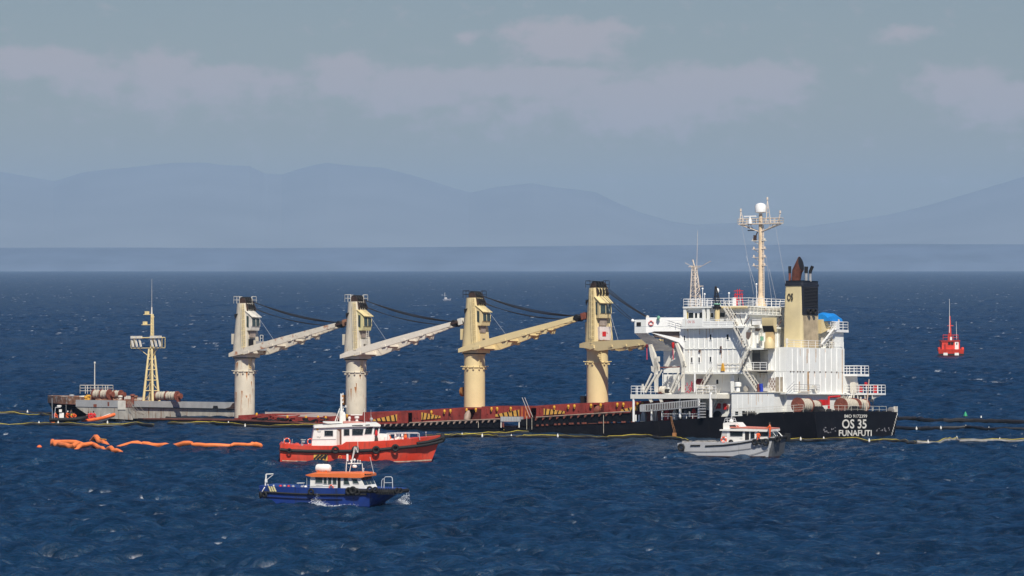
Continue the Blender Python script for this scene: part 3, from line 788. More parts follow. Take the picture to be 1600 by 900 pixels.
# ------------------------------------------------------------------ deck cranes
def crane(px, base_y, ring_y, top_y, alpha, tipx, tipy, m_, mj, Lj, labelled, state):
    s_ = A(px, ring_y, y=14).x
    zb = A(px, base_y, y=14).z - 1.2; zr = A(px, ring_y, y=14).z; zt = A(px, top_y, y=14).z
    c = V((s_, 14, 0)); ca, sa = math.cos(R(alpha)), -math.sin(R(alpha))
    U = V((ca, sa, 0)); W = V((-sa, ca, 0)); Z = V((0, 0, 1))
    P = lambda u, v_, z_: c + U * u + W * v_ + Z * z_
    cr = MB().lathe(P(0, 0, zb), Z, [(0, 1.92), (.25, 1.92), (.3, 1.85), (zr - zb - .25, 1.83), (zr - zb - .2, 1.95), (zr - zb - .05, 1.95)], 28).build('deck_crane', m_, ship, label=labelled)
    zc = zr - (zr - zb) * .205
    b = MB().lathe(P(0, 0, zc - .09), Z, [(0, 2.02), (.14, 2.02)], 24)
    for k in range(12):
        a_ = 6.283 * k / 12
        b.tube(P(math.cos(a_) * 1.8, math.sin(a_) * 1.8, zc + .05), P(math.cos(a_) * 2.45, math.sin(a_) * 2.45, zc + .1), .06, n=4)
        b.obox(P(math.cos(a_) * 2.0, math.sin(a_) * 2.0, zc - .3), (.2, .2, .3))
    b.build('column_collar', creamf if m_ is creamf else creamc, cr)
    MB().lathe(P(0, 0, zr - .12), Z, [(0, 1.75), (0.05, 2.12), (.2, 2.12), (.22, 1.8)], 24).build('slewing_ring', blk, cr)
    # housing: rounded at the front (away from the jib), flat faces towards the jib
    def ring(u0, u1, hv, z_):
        pts = [(u1, -hv)]
        pts = []
        rr_ = min(hv, (u1 - u0) * .55)
        for k in range(7):
            a_ = math.pi / 2 * k / 6
            pts.append((u0 + rr_ - rr_ * math.sin(a_), -hv + rr_ - rr_ * math.cos(a_)))
        for k in range(7):
            a_ = math.pi / 2 * k / 6
            pts.append((u0 + rr_ - rr_ * math.cos(a_), hv - rr_ + rr_ * math.sin(a_)))
        pts += [(u1 - .12, hv), (u1, hv - .12), (u1, -hv + .12), (u1 - .12, -hv)]
        return [P(u, v_, z_) for u, v_ in pts]
    H_ = zt - zr
    hs = MB().loft([ring(-2.35, 2.0, 2.0, zr + .1), ring(-2.3, 2.0, 2.0, zr + .6), ring(-1.95, 1.75, 1.8, zr + H_ * .45), ring(-1.6, 1.45, 1.6, zr + H_ * .8), ring(-1.42, 1.1, 1.45, zt)])
    ho = hs.build('crane_housing', m_, cr)
    # sheltered hatch, side vent, fin on the front
    b = MB(); b.prism([P(-1.1, -1.62, zr + H_ * .8), P(-.35, -1.60, zr + H_ * .81), P(-.95, -1.66, zr + H_ * .71)], W * -.1)
    b.build('side_vent', blk if labelled else blk, cr)
    MB().obox(P(-2.3, -.3, zr + H_ * .35), (.5, .9, 1.9), U, W).build('rear_box', m_, cr)
    # ladder with cage on the near corner
    b = MB()
    z0_, z1_ = zr + .7, zt - .1
    f = lambda z_: 1.95 - .85 * (z_ - zr) / H_
    g = lambda z_: -(2.05 - .55 * (z_ - zr) / H_)
    for du in (-.55, -.05):
        b.tube(P(f(z0_) + du, g(z0_) - .1, z0_), P(f(z1_) + du, g(z1_) - .1, z1_), .05, n=4)
        b.tube(P(f(z0_) + du, g(z0_) - .55, z0_ + 1), P(f(z1_) + du, g(z1_) - .5, z1_), .035, n=4)
    k = z0_
    while k < z1_:
        b.tube(P(f(k) - .55, g(k) - .1, k), P(f(k) - .05, g(k) - .1, k), .035, n=4)
        if int((k - z0_) / .33) % 3 == 0:
            b.path([P(f(k) - .55, g(k) - .1, k), P(f(k) - .55, g(k) - .55, k), P(f(k) - .05, g(k) - .55, k), P(f(k) - .05, g(k) - .1, k)], .04, 4)
        k += .33
    b.build('ladder', creamc, cr)
    b = MB()
    for k in range(8):
        z_ = zr - 1.9 + k * .3; b.tube(P(1.75, -1.0, z_), P(1.95, -.6, z_), .035, n=4)
    b.tube(P(1.75, -1.0, zr - 2), P(1.75, -1.0, zr), .04, n=4).tube(P(1.95, -.6, zr - 2), P(1.95, -.6, zr), .04, n=4)
    b.build('ladder', creamc, cr)
    if state < 3:
        rg = random.Random(state * 5)
        for k in range(16 if state == 1 else 7):
            an = rg.uniform(-2.6, .3); z1 = rg.uniform(zb + 4, zr - .5); ln = rg.uniform(.5, 2.2 if state == 1 else 3.4); wd = rg.uniform(.06, .2)
            e0_, e1_ = V((math.cos(an), math.sin(an), 0)) * 1.845, V((math.cos(an + wd), math.sin(an + wd), 0)) * 1.845
            q = [c + e0_ + Z * z1, c + e1_ + Z * z1, c + (e0_ * .35 + e1_ * .65) + Z * (z1 - ln)]
            MB().prism(q, e0_.normalized() * .008).build('rust_run', mat('rust_run_orange', (.36, .14, .045), rough=.85, var=.35, scale=3), cr)
    # operator cab on the jib side
    zc0, zc1 = zr + H_ * .50, zr + H_ * .80
    u0 = 1.3; u1 = 2.75; v0, v1 = -1.55, 1.0
    yc = [P(u0, v0, zc0), P(u1 - .25, v0, zc0), P(u1, v0, zc0 + .9), P(u1 - .1, v0, zc1 - .7), P(u0, v0, zc1 + .6)]
    cab = MB().prism(yc, W * (v1 - v0)).build('operator_cab', mat('cab_yellow', (.62, .55, .28), var=.1) if state == 2 else (offw if state == 1 else m_), cr)
    MB().prism([P(u0 + .35, v0 - .02, zc0 + .7), P(u0 + .85, v0 - .02, zc0 + .5), P(u0 + .85, v0 - .02, zc1 - .45), P(u0 + .35, v0 - .02, zc1 - .3)], W * -.03).build('cab_window', glassg, cr)
    MB().prism([P(u1 - .08, v0 + .2, zc0 + .62), P(u1 + .03, v0 + .2, zc0 + 1.2), P(u1 - .07, v0 + .2, zc1 - .75), P(u1 - .07, v1 - .2, zc1 - .75), P(u1 + .03, v1 - .2, zc0 + 1.2), P(u1 - .08, v1 - .2, zc0 + .62)][:0] or
               [P(u1 + .02, v0 + .18, zc0 + .8), P(u1 + .02, v1 - .18, zc0 + .8), P(u1 - .04, v1 - .18, zc1 - .8), P(u1 - .04, v0 + .18, zc1 - .8)], U * .04).build('cab_window', glassg, cr)
    b = MB()
    for vv in (v0 + .12, (v0 + v1) / 2, v1 - .12):
        b.tube(P(u1 + .05, vv, zc0 + .75), P(u1, vv, zc1 - .75), .05, n=4)
    b.box(0, 0, 0, 0, 0, 0) if False else None
    b.beam(P(u0, v0 + .1, zc1 + .55), P(u1 + .35, v0 + .1, zc1 - .6), .2, .12).beam(P(u0, v1 - .1, zc1 + .55), P(u1 + .35, v1 - .1, zc1 - .6), .2, .12)
    b.hexa([P(u0, v0 - .12, zc1 + .55), P(u1 + .3, v0 - .12, zc1 - .62), P(u1 + .3, v1 + .12, zc1 - .62), P(u0, v1 + .12, zc1 + .55)] + [P(u0, v0 - .12, zc1 + .65), P(u1 + .3, v0 - .12, zc1 - .52), P(u1 + .3, v1 + .12, zc1 - .52), P(u0, v1 + .12, zc1 + .65)])
    b.build('cab_frame', offw if state == 1 else creamc, cr)
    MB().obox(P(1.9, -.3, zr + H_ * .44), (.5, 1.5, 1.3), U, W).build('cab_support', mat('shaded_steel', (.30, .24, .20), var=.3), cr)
    # machinery door / control box below the cab
    if state == 1:
        MB().obox(P(2.0, -.7, zr + H_ * .22), (.08, 1.35, 2.5), U, W).build('doorway', blk, cr)
        pb = P(3.1, .9, zr + H_ * .22)
        gbx = MB().obox(pb, (1.0, 1.9, 1.7), U, W).build('equipment_box', galv, cr)
        MB().rail([pb + Z * .85 + W * -.3, pb + Z * .85 + W * .5], h=1.1, bars=2, r_=.05, step=.9).build('box_frame', offw, cr)
    else:
        z_ = zr + H_ * (.24 if state < 4 else .25)
        MB().obox(P(1.95, -.1, z_), (.5 if state < 4 else .9, 2.4, 2.3), U, W).build('control_box', mat('patched_white', (.66, .58, .55), var=.1, stain=(.35, .03, .03), stain_amt=.5, stain_scale=1.6) if state == 4 else (offw if state == 2 else m_), cr)
        MB().obox(P(2.22 if state < 4 else 2.43, -.35, z_ - .1), (.06, .75, .8), U, W).build('door', redb if state == 4 else mat('brown_door', (.12, .10, .08)), cr)
        if state == 2:
            bb = MB()
            for du in (-.3, .3):
                bb.tube(P(2.35, du, z_ - .5), P(2.5, du, zc0), .05, n=4)
            for q in range(8):
                bb.tube(P(2.38, -.3, z_ - .3 + q * .35), P(2.38, .3, z_ - .3 + q * .35), .04, n=4)
            bb.build('cab_ladder', offw, cr)
    # head: railing, sheaves
    b = MB(); zt2 = zt - .02
    b.rail([P(-1.5, 1.3, zt2), P(-1.5, -1.4, zt2), P(-.2, -1.4, zt2)], h=1.25, bars=2, r_=.05, step=1.0)
    b.rail([P(.4, 1.4, zt2), P(1.5, 1.4, zt2), P(1.5, .2, zt2)], h=1.25, bars=2, r_=.05, step=1.0)
    b.build('head_railing', blk if state > 2 else offw, cr)
    for vv in (-.9, -.3, .3, .9):
        MB().lathe(P(.2, vv - .1, zt + .35), W, [(0, .8), (.05, .84), (.1, .66), (.15, .84), (.2, .8)], 16).build('sheave', blk, cr)
        MB().lathe(P(.95, vv - .1, zt - .75), W, [(0, .7), (.05, .74), (.1, .58), (.15, .74), (.2, .7)], 14).build('sheave', blk, cr)
    b = MB()
    for vv in (-1.15, 1.15):
        b.prism([P(-.6, vv, zt - .1), P(1.5, vv, zt - 1.5), P(1.65, vv, zt - .9), P(.7, vv, zt + .9), P(-.2, vv, zt + .9)], W * .1)
    b.tube(P(.2, -1.2, zt + .35), P(.2, 1.2, zt + .35), .12).tube(P(.95, -1.2, zt - .75), P(.95, 1.2, zt - .75), .1)
    b.build('sheave_frame', mat('dark_rusty', (.06, .035, .028), var=.5, scale=3), cr)
    # jib
    zr0 = zr + .55
    tip = A(tipx, tipy, y=14 + (-Lj * math.sin(R(alpha))))
    zt_ = tip.z
    arms = []
    hw0, hw1 = 2.4, .8
    def JP(f, side, dz=0.0, du=0.0):
        return P(-1.7 + (Lj + 1.7) * f + du, side * (hw0 + (hw1 - hw0) * max(0, (f - .12)) / .88), zr0 + (zt_ - zr0) * f + dz)
    par = None
    for side in (-1, 1):
        pts = []
        rings = []; jd = (.55 if side > 0 else .05) if state != 4 else .5
        for f, h1, h0 in ((0, .3, -.35), (.06, .5, -.45), (.25, .55, -.6 - jd), (.5, .55, -.6 - jd * .5), (.8, .45, -.5), (1, .36, -.38)):
            p = JP(f, side)
            e = W * (side * .17)
            rings.append([p - e + Z * h0, p + e + Z * h0, p + e + Z * h1, p - e + Z * h1])
        o = MB().loft(rings).build('jib_arm', mj, cr)
    for f, wd, dp in ((.17, 1.3, .55), (.40, 1.1, .35), (.58, .9, .35), (.74, .7, .3)):
        a_, b_2 = JP(f, -1, -.45), JP(f, 1, -.45)
        MB().beam(a_ - W * .25, b_2 + W * .25, wd, dp, up=(U * -.2 + Z)).build('jib_crossbeam', mj, cr)
        if f > .3:
            for sgn in (-1, 1):
                q = JP(f, sgn, -.75)
                MB().prism([q - U * .9 + Z * .3, q + U * .9 + Z * .3, q + U * .6 - Z * .42, q - U * .1 - Z * .45], W * .25).build('jib_bracket', mj, cr)
    for k in range(8):
        f = .62 + k * .048
        MB().beam(JP(f, -1, -.3), JP(f + .024, 1, -.3), .12, .1).build('jib_brace', mj, cr)
    # jib head block
    d_ = (JP(1, 0) - JP(.9, 0)).normalized()
    h0 = JP(1, 0)
    if state != 4:
        for vv in (-.7, -.25, .25, .7):
            MB().lathe(h0 + d_ * .6 + W * vv - W * .12, W, [(0, .55), (.06, .62), (.12, .45), (.18, .62), (.24, .55)], 12).build('jib_sheave', blk, cr)
        MB().obox(h0 + d_ * .75, (1.5, 1.9, .35), d_, W, d_.cross(W)).build('jib_head', blk if state == 3 else mat('dark_rusty', (.06, .035, .028)), cr)
        MB().obox(h0 + d_ * 1.9, (.9, 1.3, 1.1), d_, W, d_.cross(W)).build('hook_block', redw if state == 3 else (offw if state == 2 else rustm), cr)
    # luffing and hoisting wires, slack
    wires = [(-.9, 1.15, .0), (-.3, 1.0, .25), (.3, .95, .5), (.9, .8, .65), (-.6, -.9, 0.2), (.6, -.95, .5)]
    for k, (vv, dz, sg) in enumerate(wires):
        a_ = P(.9, vv, zt + dz * .6); e_ = (h0 + V((0, 0, .45)) if dz > 0 else JP(.9, vv * .6, .5))
        if state == 4:
            e_ = P(Lj - (0 if dz > 0 else 4.5), vv * .5, zt_ + (2.6 if dz > 0 else 1.9))
        sag = (.5 + .55 * sg) * (1 if state < 3 else (1.1 if state == 3 else .75))
        pts = []
        for q in range(15):
            f = q / 14; p = a_.lerp(e_, f); pts.append(p - Z * (4 * sag * f * (1 - f)))
        MB().path(pts, .05, 4).build('wire_rope', blk, cr)
    a_ = P(2.6, 0, zc1); e_ = JP(.38, 0, .3)
    MB().tube(a_, e_, .025, n=3).build('stay_wire', galv, cr)
    return cr

crane(382.5, 650, 559.5, 474, 0, 529, 508, creamf, creamj, 21.4, 'rust streaked cream crane nearest the bow with grey box and open door', 1)
crane(556.5, 648, 562, 471.5, 0, 714, 506.5, creamf, mat('pale_jib', (.70, .63, .53), var=.08, stain=RUST, stain_amt=.25), 21.4, 'faded cream crane with pale yellow operator cab', 2)
crane(741.5, 643, 552.8, 465.5, 0, 896, 498.0, cream, cream, 21.4, 'clean cream crane with black head and its hook by the next crane', 3)
crane(933.5, 636, 545, 450, 20, 1037, 533, cream, cream, 18.8, 'tallest cream crane, nearest the white superstructure, its jib lying under the bridge wing', 4)
# ------------------------------------------------------------------ cargo deck: hatches, side plates
def quadstrip(name, m_, tops, bots, v_, th, parent=ship, label=None):
    """plate standing on plane y=v_, outlined by two pixel polylines"""
    pts = [A(x, y, y=v_) for x, y in tops] + [A(x, y, y=v_) for x, y in bots[::-1]]
    return MB().prism(pts, (0, th, 0)).build(name, m_, parent, label=label)
HV = 4.0
htop = [(372, 652), (385, 649.5), (404, 645.8), (414, 646.5), (430, 649.5), (470, 652), (505, 652.5), (530, 649.5), (556, 647.5), (600, 645.8), (658, 644), (695, 641.4), (726, 639.6), (760, 638), (786, 637.2), (812, 637.2), (833, 637.6), (860, 635.6), (895, 633.6), (958, 631), (1002, 630), (1030, 629), (1052, 628.6)]
def yh(x):
    return float(np.interp(x, [p[0] for p in htop], [p[1] for p in htop]))
deck_y = [(214, 655.2), (372, 657.5), (450, 661), (540, 664), (600, 663.6), (640, 663), (740, 658.4), (812, 656), (905, 650), (986, 645), (1052, 643)]
def yd(x):
    return float(np.interp(x, [p[0] for p in deck_y], [p[1] for p in deck_y]))
spans = [(372, 428), (430, 524), (526, 566), (566.6, 600), (600.6, 636), (644, 658), (658.6, 694), (694.6, 730), (752, 786), (786.6, 812), (812.5, 828), (838, 860), (860.6, 895), (895.6, 926), (944, 974), (974.6, 1004), (1004.6, 1052)]
for i, (x0, x1) in enumerate(spans):
    xs = np.linspace(x0, x1, 4)
    tops = [(x, yh(x) + random.uniform(-.5, .5)) for x in xs]
    bots = [(x, yd(x) + 2.5) for x in xs]
    w_ = quadstrip('hatch_coaming', redh, tops, bots, HV, .35)
    # hatch cover panel lying on top
    if not (428 <= x0 < 566):
        pts = [A(x, yh(x), y=HV + .1) for x in (x0 + .4, x1 - .4)]
        a, b2 = pts
        MB().hexa([a, b2, b2 + V((0, 19.5, 0)), a + V((0, 19.5, 0)), a + V((0, 0, .35)), b2 + V((0, 0, .35)), b2 + V((0, 19.5, .35)), a + V((0, 19.5, .35))]).build('hatch_cover', redh, ship)
        for q in (.3, .7):
            p = a.lerp(b2, q); bx = p + V((0, -.12, 0))
            MB().box(bx.x - .06, bx.x + .06, bx.y - .1, bx.y + .1, bx.z - 1.0, bx.z).build('coaming_stay', redh, w_)
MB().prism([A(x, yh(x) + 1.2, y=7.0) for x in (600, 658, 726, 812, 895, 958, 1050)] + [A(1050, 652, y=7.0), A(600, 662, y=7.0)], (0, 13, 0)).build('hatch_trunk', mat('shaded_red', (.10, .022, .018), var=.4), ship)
# crumpled covers and bleached deck where the hull is broken
pinkp = [A(414, 650.5, y=5), A(526, 654.5, y=5), A(526, 646.4, y=22), A(414, 644.8, y=22)]
MB().prism(pinkp, (0, 0, .2)).build('bleached_hatch_cover', pinkd, ship)
b = MB()
for k in range(26):
    x = random.uniform(372, 520); p = A(x, random.uniform(649, 656), y=random.uniform(2, 5))
    b.obox(p, (random.uniform(.6, 2.2), random.uniform(.3, .9), random.uniform(.12, .5)), V((1, random.uniform(-.4, .4), random.uniform(-.25, .25))).normalized(), V((0, 1, 0)), V((0, 0, 1)))
b.build('twisted_plating', redh, ship, kind='stuff')
b = MB()
for k in range(30):
    x = random.uniform(400, 565); p = A(x, random.uniform(654, 660), y=random.uniform(.4, 3))
    b.obox(p, (random.uniform(.6, 2.4), random.uniform(.3, .9), random.uniform(.1, .4)), V((1, random.uniform(-.4, .4), random.uniform(-.2, .2))).normalized(), V((0, 1, 0)), V((0, 0, 1)))
b.build('deck_wreckage', blk, ship, kind='stuff')
# hydraulic cleats
for x in (401, 449, 478, 497, 509, 542, 674, 694.5, 703.8, 729, 743.5, 768, 776.8, 798, 866, 888, 897.5, 923.5, 938.5, 964.5, 974, 996, 1004):
    if 424 < x < 520:
        p = A(x, 652 + random.uniform(-1, 1), y=HV - .3)
    else:
        p = A(x, yh(x) + .8, y=HV - .25)
    MB().lathe(p - V((0, 0, .75)), (0, 0, 1), [(.3, .10), (.5, .12), (.55, .2), (.85, .22), (1.0, .12)], 10).build('yellow_cleat', yel, ship)
# hazard striped wedges
def wedge(x0, x1, yl0, yl1, yr0, yr1, n):
    P = lambda x, y, o=0.0: A(x, y, y=HV - .12 - o)
    pl_ = MB().prism([P(x0, yl0), P(x1, yr0), P(x1, yr1), P(x0, yl1)], (0, .08, 0)).build('hazard_plate', yellz, ship)
    for k in range(n):
        f0 = (k + .45) / (n + .1); f1 = f0 + .30 / n
        g = lambda f, a, b_: a + (b_ - a) * f
        sh = .25 / n * (1 if yl1 - yl0 > yr1 - yr0 else -1) * -1
        q = [P(g(f0, x0, x1), g(f0, yl0, yr0), .02), P(g(f1, x0, x1), g(f1, yl0, yr0), .02), P(g(min(1, f1 + sh), x0, x1), g(min(1, f1 + sh), yl1, yr1), .02), P(g(max(0, f0 + sh), x0, x1), g(max(0, f0 + sh), yl1, yr1), .02)]
        MB().prism(q, (0, .04, 0)).build('black_stripe', blk, pl_)
wedge(583, 620, 655.5, 658, 647.3, 658, 5)
wedge(658.5, 688, 644.3, 656, 650, 653, 5)
wedge(774, 811, 647.5, 651, 640, 650.5, 5)
wedge(849.5, 882, 638.2, 648.5, 642.5, 646, 5)
wedge(970, 1000, 640, 642.5, 633.5, 641.5, 4)
# dark upper side plating (sheer strake) standing over the freeing gap
plates = [((594, 662.8), (658, 660), (594, 668.5), (658, 667.6)), ((658.4, 660), (726, 656.6), (658.4, 667.6), (726, 668)), ((726.4, 656.6), (781, 653.6), (726.4, 668), (781, 667.6)),
          ((812.5, 655.6), (833, 653.2), (812.5, 665.6), (833, 664.8)), ((833.4, 653.2), (888, 648.8), (833.4, 664.8), (888, 662.2)), ((888.4, 648.8), (936, 646.8), (888.4, 662.2), (936, 660.6)), ((936.4, 646.8), (985.5, 645), (936.4, 660.6), (985.5, 659.0))]
for a, b2, c_, d in plates:
    MB().prism([A(*a, y=-.15), A(*b2, y=-.15), A(*d, y=-.15), A(*c_, y=-.15)], (0, .18, 0)).build('side_plate', blackh, ship)
# frames showing red in the freeing gap, brackets under the rail
for x in (838, 846, 853, 866, 872, 880, 889, 893, 902, 909, 913, 935, 938, 943, 948, 958, 971, 974):
    yb_ = float(np.interp(x, [833, 888, 936, 985], [663.6, 660.6, 659.0, 657.6]))
    p, q = A(x, yb_, y=-.16), A(x + 3.4, yb_ + 2.6, y=-.16)
    MB().box(p.x, q.x, -.19, .4, q.z, p.z).build('freeing_port_frame', redw, ship)
for x in list(range(602, 782, 9)) + list(range(838, 980, 11)):
    y = yd(x) - .5
    p = A(x, y - .8, y=-.45)
    MB().prism([p + V((-.2, 0, 0)), p + V((.3, 0, 0)), p + V((-.15, 0, -.45)), p + V((-.3, 0, -.45))], (0, .28, 0)).build('rail_bracket', mat('pale_bracket', (.40, .28, .22), var=.4, scale=2) if x < 782 else redw, ship)
for x0, x1 in ((640, 700), (700, 781), (838, 905), (905, 985)):
    MB().tube(A(x0, yd(x0) - 2.2, y=-.4), A(x1, yd(x1) - 2.2, y=-.4), .12, n=5).build('pipe', mat('pale_pipe', (.34, .24, .18), var=.4, scale=1), ship)
for x, y0, y1 in ((747.5, 656, 668.5), (943, 648, 677), (823, 650, 671), (831, 652, 671)):
    MB().tube(A(x, y0, y=-.3), A(x, y1, y=-.35), .05, n=4).build('hanging_line', rope_m, ship)
# grey side platform with corrugated front
p0 = A(782, 651, y=-.5); p1 = A(812, 650, y=-.5)
x0_, x1_ = p0.x, p1.x
zt_ = p0.z; zb_ = A(790, 658.6, y=-.5).z
MB().box(x0_, x1_, -.5, .6, zb_, zt_).build('side_platform', galv, ship)
pf = MB()
for k in range(12):
    x = x0_ + (x1_ - x0_) * (k + .5) / 12; pf.box(x - .08, x + .08, -.6, -.5, zb_, zt_)
pf.build('platform_ribs', mat('light_grey', (.46, .46, .46)), ship, kind='stuff')
for x in (783, 811):
    MB().tube(A(x, 651, y=-.4), A(x, 668, y=-.4), .12, n=5).build('platform_post', offw, ship)
b = MB()
for k in range(6):
    b.tube(A(783, 657 + k * 1.9, y=-.4), A(787, 657 + k * 1.9, y=-.4), .07, n=4)
b.tube(A(787, 655, y=-.4), A(787, 668, y=-.4), .07, n=4)
b.build('side_ladder', redw, ship)
# raised ladders leaning from the deck
for x0, x1 in ((815.8, 828), (819.8, 832.5)):
    a, b2 = A(x1, 652, y=1.0), A(x0, 621, y=1.0)
    MB().tube(a, b2, .055, n=4).build('leaning_pole', mat('pole_grey_brown', (.36, .30, .27), var=.2), ship)
for x in (815.5, 821, 824):
    MB().tube(A(x, 652.5, y=1.4), A(x, 635, y=1.4), .12, n=6).build('orange_post', mat('orange_post', (.50, .13, .03), var=.3), ship)
p = A(729, 651, y=1.2)
MB().lathe(p - V((0, 0, .9)), (0, .3, 1), [(0, .3), (.3, .55), (1.2, .6), (1.6, .45), (2.0, .2)], 12).build('ventilator', mat('pale_pipe', (.34, .24, .18)), ship)
for x, y, v_, rr in ((737, 645, 8, .7), (931, 640, 6, .9), (914, 630.5, 20, .55), (555, 644, 20, .5), (724, 616, 15, .5)):
    if y == 616:
        continue
    MB().ball(A(x, y, y=v_), rr, 10).build('deck_fitting', redw, ship)
for x, y, rr, px_ in ((723.6, 612, .85, 14.6), (538.5, 625, 1.0, 14.8)):
    p = A(x, y, y=px_); MB().lathe(p, (1, 0, 0), [(-.3, .1), (-.25, rr), (.25, rr), (.3, .1)], 14).build('hose_reel', mat('rust_brown', (.34, .15, .04), var=.4), ship)
p = A(913, 627, y=15.0); MB().obox(p, (1.0, 1.0, 1.8)).build('winch_box', blk, ship)

# ------------------------------------------------------------------ superstructure
VW = 2.9                         # plane of the main side wall
def W_(x, y, v_=VW):
    return A(x, y, y=v_)
def sx(x, v_, y=560):
    return A(x, y, y=v_).x
def zz(x, y, v_=VW):
    return A(x, y, y=v_).z
S1 = -14.4                       # after face of the accommodation
SA = sx(1067.5, VW)              # forward end of the projecting side
SFW = sx(1036.8, 4.8)            # front of the house
z0 = zz(1150, 652); zL1 = zz(1150, 613); zL2 = zz(1120, 582); zL3 = zz(1120, 545); zL4 = zz(1120, 510.5); zRoof = zz(1120, 478)
SC = -7.7; SCF = -11.3
zC = A(1270, 543.4, x=SC).z; zC1 = A(1270, 616, x=SC).z; zC2 = A(1270, 581, x=SC).z

def wall(name, x0, x1, y0, y1, z_0, z_1, **k):
    return boxp(name, white, ship, x0, x1, y0, y1, z_0, z_1, **k)
wall('deck_house', sx(1034, 4.8), S1 + 3.0, 4.8, 23.2, z0 - 1, zL1 - .02)
wall('boat_deck_house', SFW, S1 + .4, 4.8, 23.2, zL1, zL2 - .25)
wall('accommodation_house', SFW, SA - .05, 4.8, 23.2, zL2, zL4 - .3)
wall('accommodation_side', SA, S1, VW, 23.2, zL2 - .05, zL3 - .012)
wall('accommodation_house', SA, S1, VW, 23.2, zL3 + .012, zL4 - .3)
wall('wheelhouse', sx(1071, 4.2), S1 - .2, 4.2, 23.6, zL4, zRoof - .3)
wall('engine_casing', SCF, SC, 4.8, 23.3, zC2 + .012, zC)
wall('casing_base', SCF - .1, SC, 4.8, 23.3, zC1 + .02, zC2 - .012)
wall('poop_house', -15, SC, 4.8, 24, z0 - 1, zC1)
wall('casing_link', S1 + .05, SCF, 6.5, 22, zL1 + .05, zL3 - .3)
# decks
def deck(name, x0, x1, y0, y1, zt_, th=.3, m_=white, **k):
    return boxp(name, m_, ship, x0, x1, y0, y1, zt_ - th, zt_, **k)
deck('deck_slab', SA + .4, S1 + .3, VW - .12, 24, zL3 + .006, .05)
deck('bridge_deck', sx(1064, 1.9), sx(1160, 1.9), 1.9, 25, zL4 + .05, .32)
deck('bridge_deck', sx(1160, 1.9) + .02, S1 + .5, 2.6, 24.4, zL4 + .05, .30)
deck('wheelhouse_roof', sx(1067, 3.6), S1 + .2, 3.6, 24.2, zRoof, .28)
deck('accommodation_deck', SA - .25, S1 + .6, VW - .25, 24, zL2 + .05, .30)
deck('link_deck', S1 + .02, SCF, 3.2, 22.5, zL3 + .08, .28)
# side buttress between recesses (x 1135-1145) and forward post
zt2 = zL2 - .25
def poly(name, pts, v_, th, m_=white, parent=ship):
    return MB().prism([A(x, y, y=v_) for x, y in pts], (0, th, 0)).build(name, m_, parent)
poly('side_pillar', [(1141, 583), (1147, 583), (1146.5, 613), (1142, 613.5)], 3.4, 1.3)
poly('side_plating', [(1120, 613.8), (1143, 613.8), (1143, 651), (1124, 652), (1117, 652)], 4.6, .5)
poly('side_plating', [(1165, 583), (1186, 583), (1199, 583), (1199, 612), (1166, 612)], 5.6, .6)
wall('side_bay', sx(1143, 1.7), sx(1209, 1.7), 1.7, 6, z0 - 1.2, zz(1175, 613.5, 1.7))
deck('bay_deck', sx(1142, 1.6), sx(1212, 1.6), 1.55, 6, zz(1175, 612.6, 1.6), .12, offw)
# stiffeners / panel seams
def ribs(name, plane, val, xs, ya, yb, parent=ship, w_=.11, out=.07):
    b = MB()
    for x in xs:
        if plane == 'y':
            p, q = A(x, ya, y=val), A(x, yb, y=val); b.box(p.x - w_ / 2, p.x + w_ / 2, val - out, val, min(p.z, q.z), max(p.z, q.z))
        else:
            p, q = A(x, ya, x=val), A(x, yb, x=val); b.box(val, val + out, p.y - w_ / 2 * 1.2, p.y + w_ / 2 * 1.2, min(p.z, q.z), max(p.z, q.z))
    return b.build(name, seamw, parent, kind='stuff')
ribs('wall_stiffeners', 'y', VW, [1068.5, 1077, 1084, 1091, 1100.5, 1107, 1113, 1121, 1128, 1135, 1145, 1153], 512.5, 544)
ribs('wall_stiffeners', 'y', VW, [1068.5, 1077, 1084, 1091, 1101.5, 1107, 1113.5, 1121, 1129, 1137, 1145, 1153], 546, 580.5)
ribs('wall_stiffeners', 'y', 4.2, [1137, 1144, 1151, 1158, 1165, 1172], 481, 508)
ribs('casing_stiffeners', 'x', SC, [1238, 1246.5, 1255.5, 1264.5, 1281, 1290, 1299, 1307.5], 545, 580)
ribs('casing_stiffeners', 'x', SC, [1238, 1246.5, 1255.5, 1264.5, 1273, 1281.5, 1290, 1299, 1307.5], 582.2, 614)
ribs('casing_stiffeners', 'y', 4.8, [1205.5, 1211.5, 1218], 545, 580)
ribs('casing_stiffeners', 'y', 4.8, [1205.5, 1211.5, 1218.5, 1224], 582.2, 612)
ribs('wall_stiffeners', 'x', S1, [1172, 1178, 1184, 1190, 1215, 1219], 513, 542)
ribs('wall_stiffeners', 'y', 1.7, [1152, 1160, 1174, 1189, 1200], 616, 649, w_=.05, out=.02)
# dark weld lines with clips
b = MB()
for x in (1235, 1240, 1246, 1250, 1255, 1264, 1272, 1281, 1290, 1299, 1307, 1316):
    p = A(x, 580.6, x=SC); b.box(SC, SC + .1, p.y - .12, p.y + .12, zC2 - .1, zC2 + .08)
b.build('weld_clips', mat('dark_clip', (.12, .09, .07)), ship, kind='stuff')
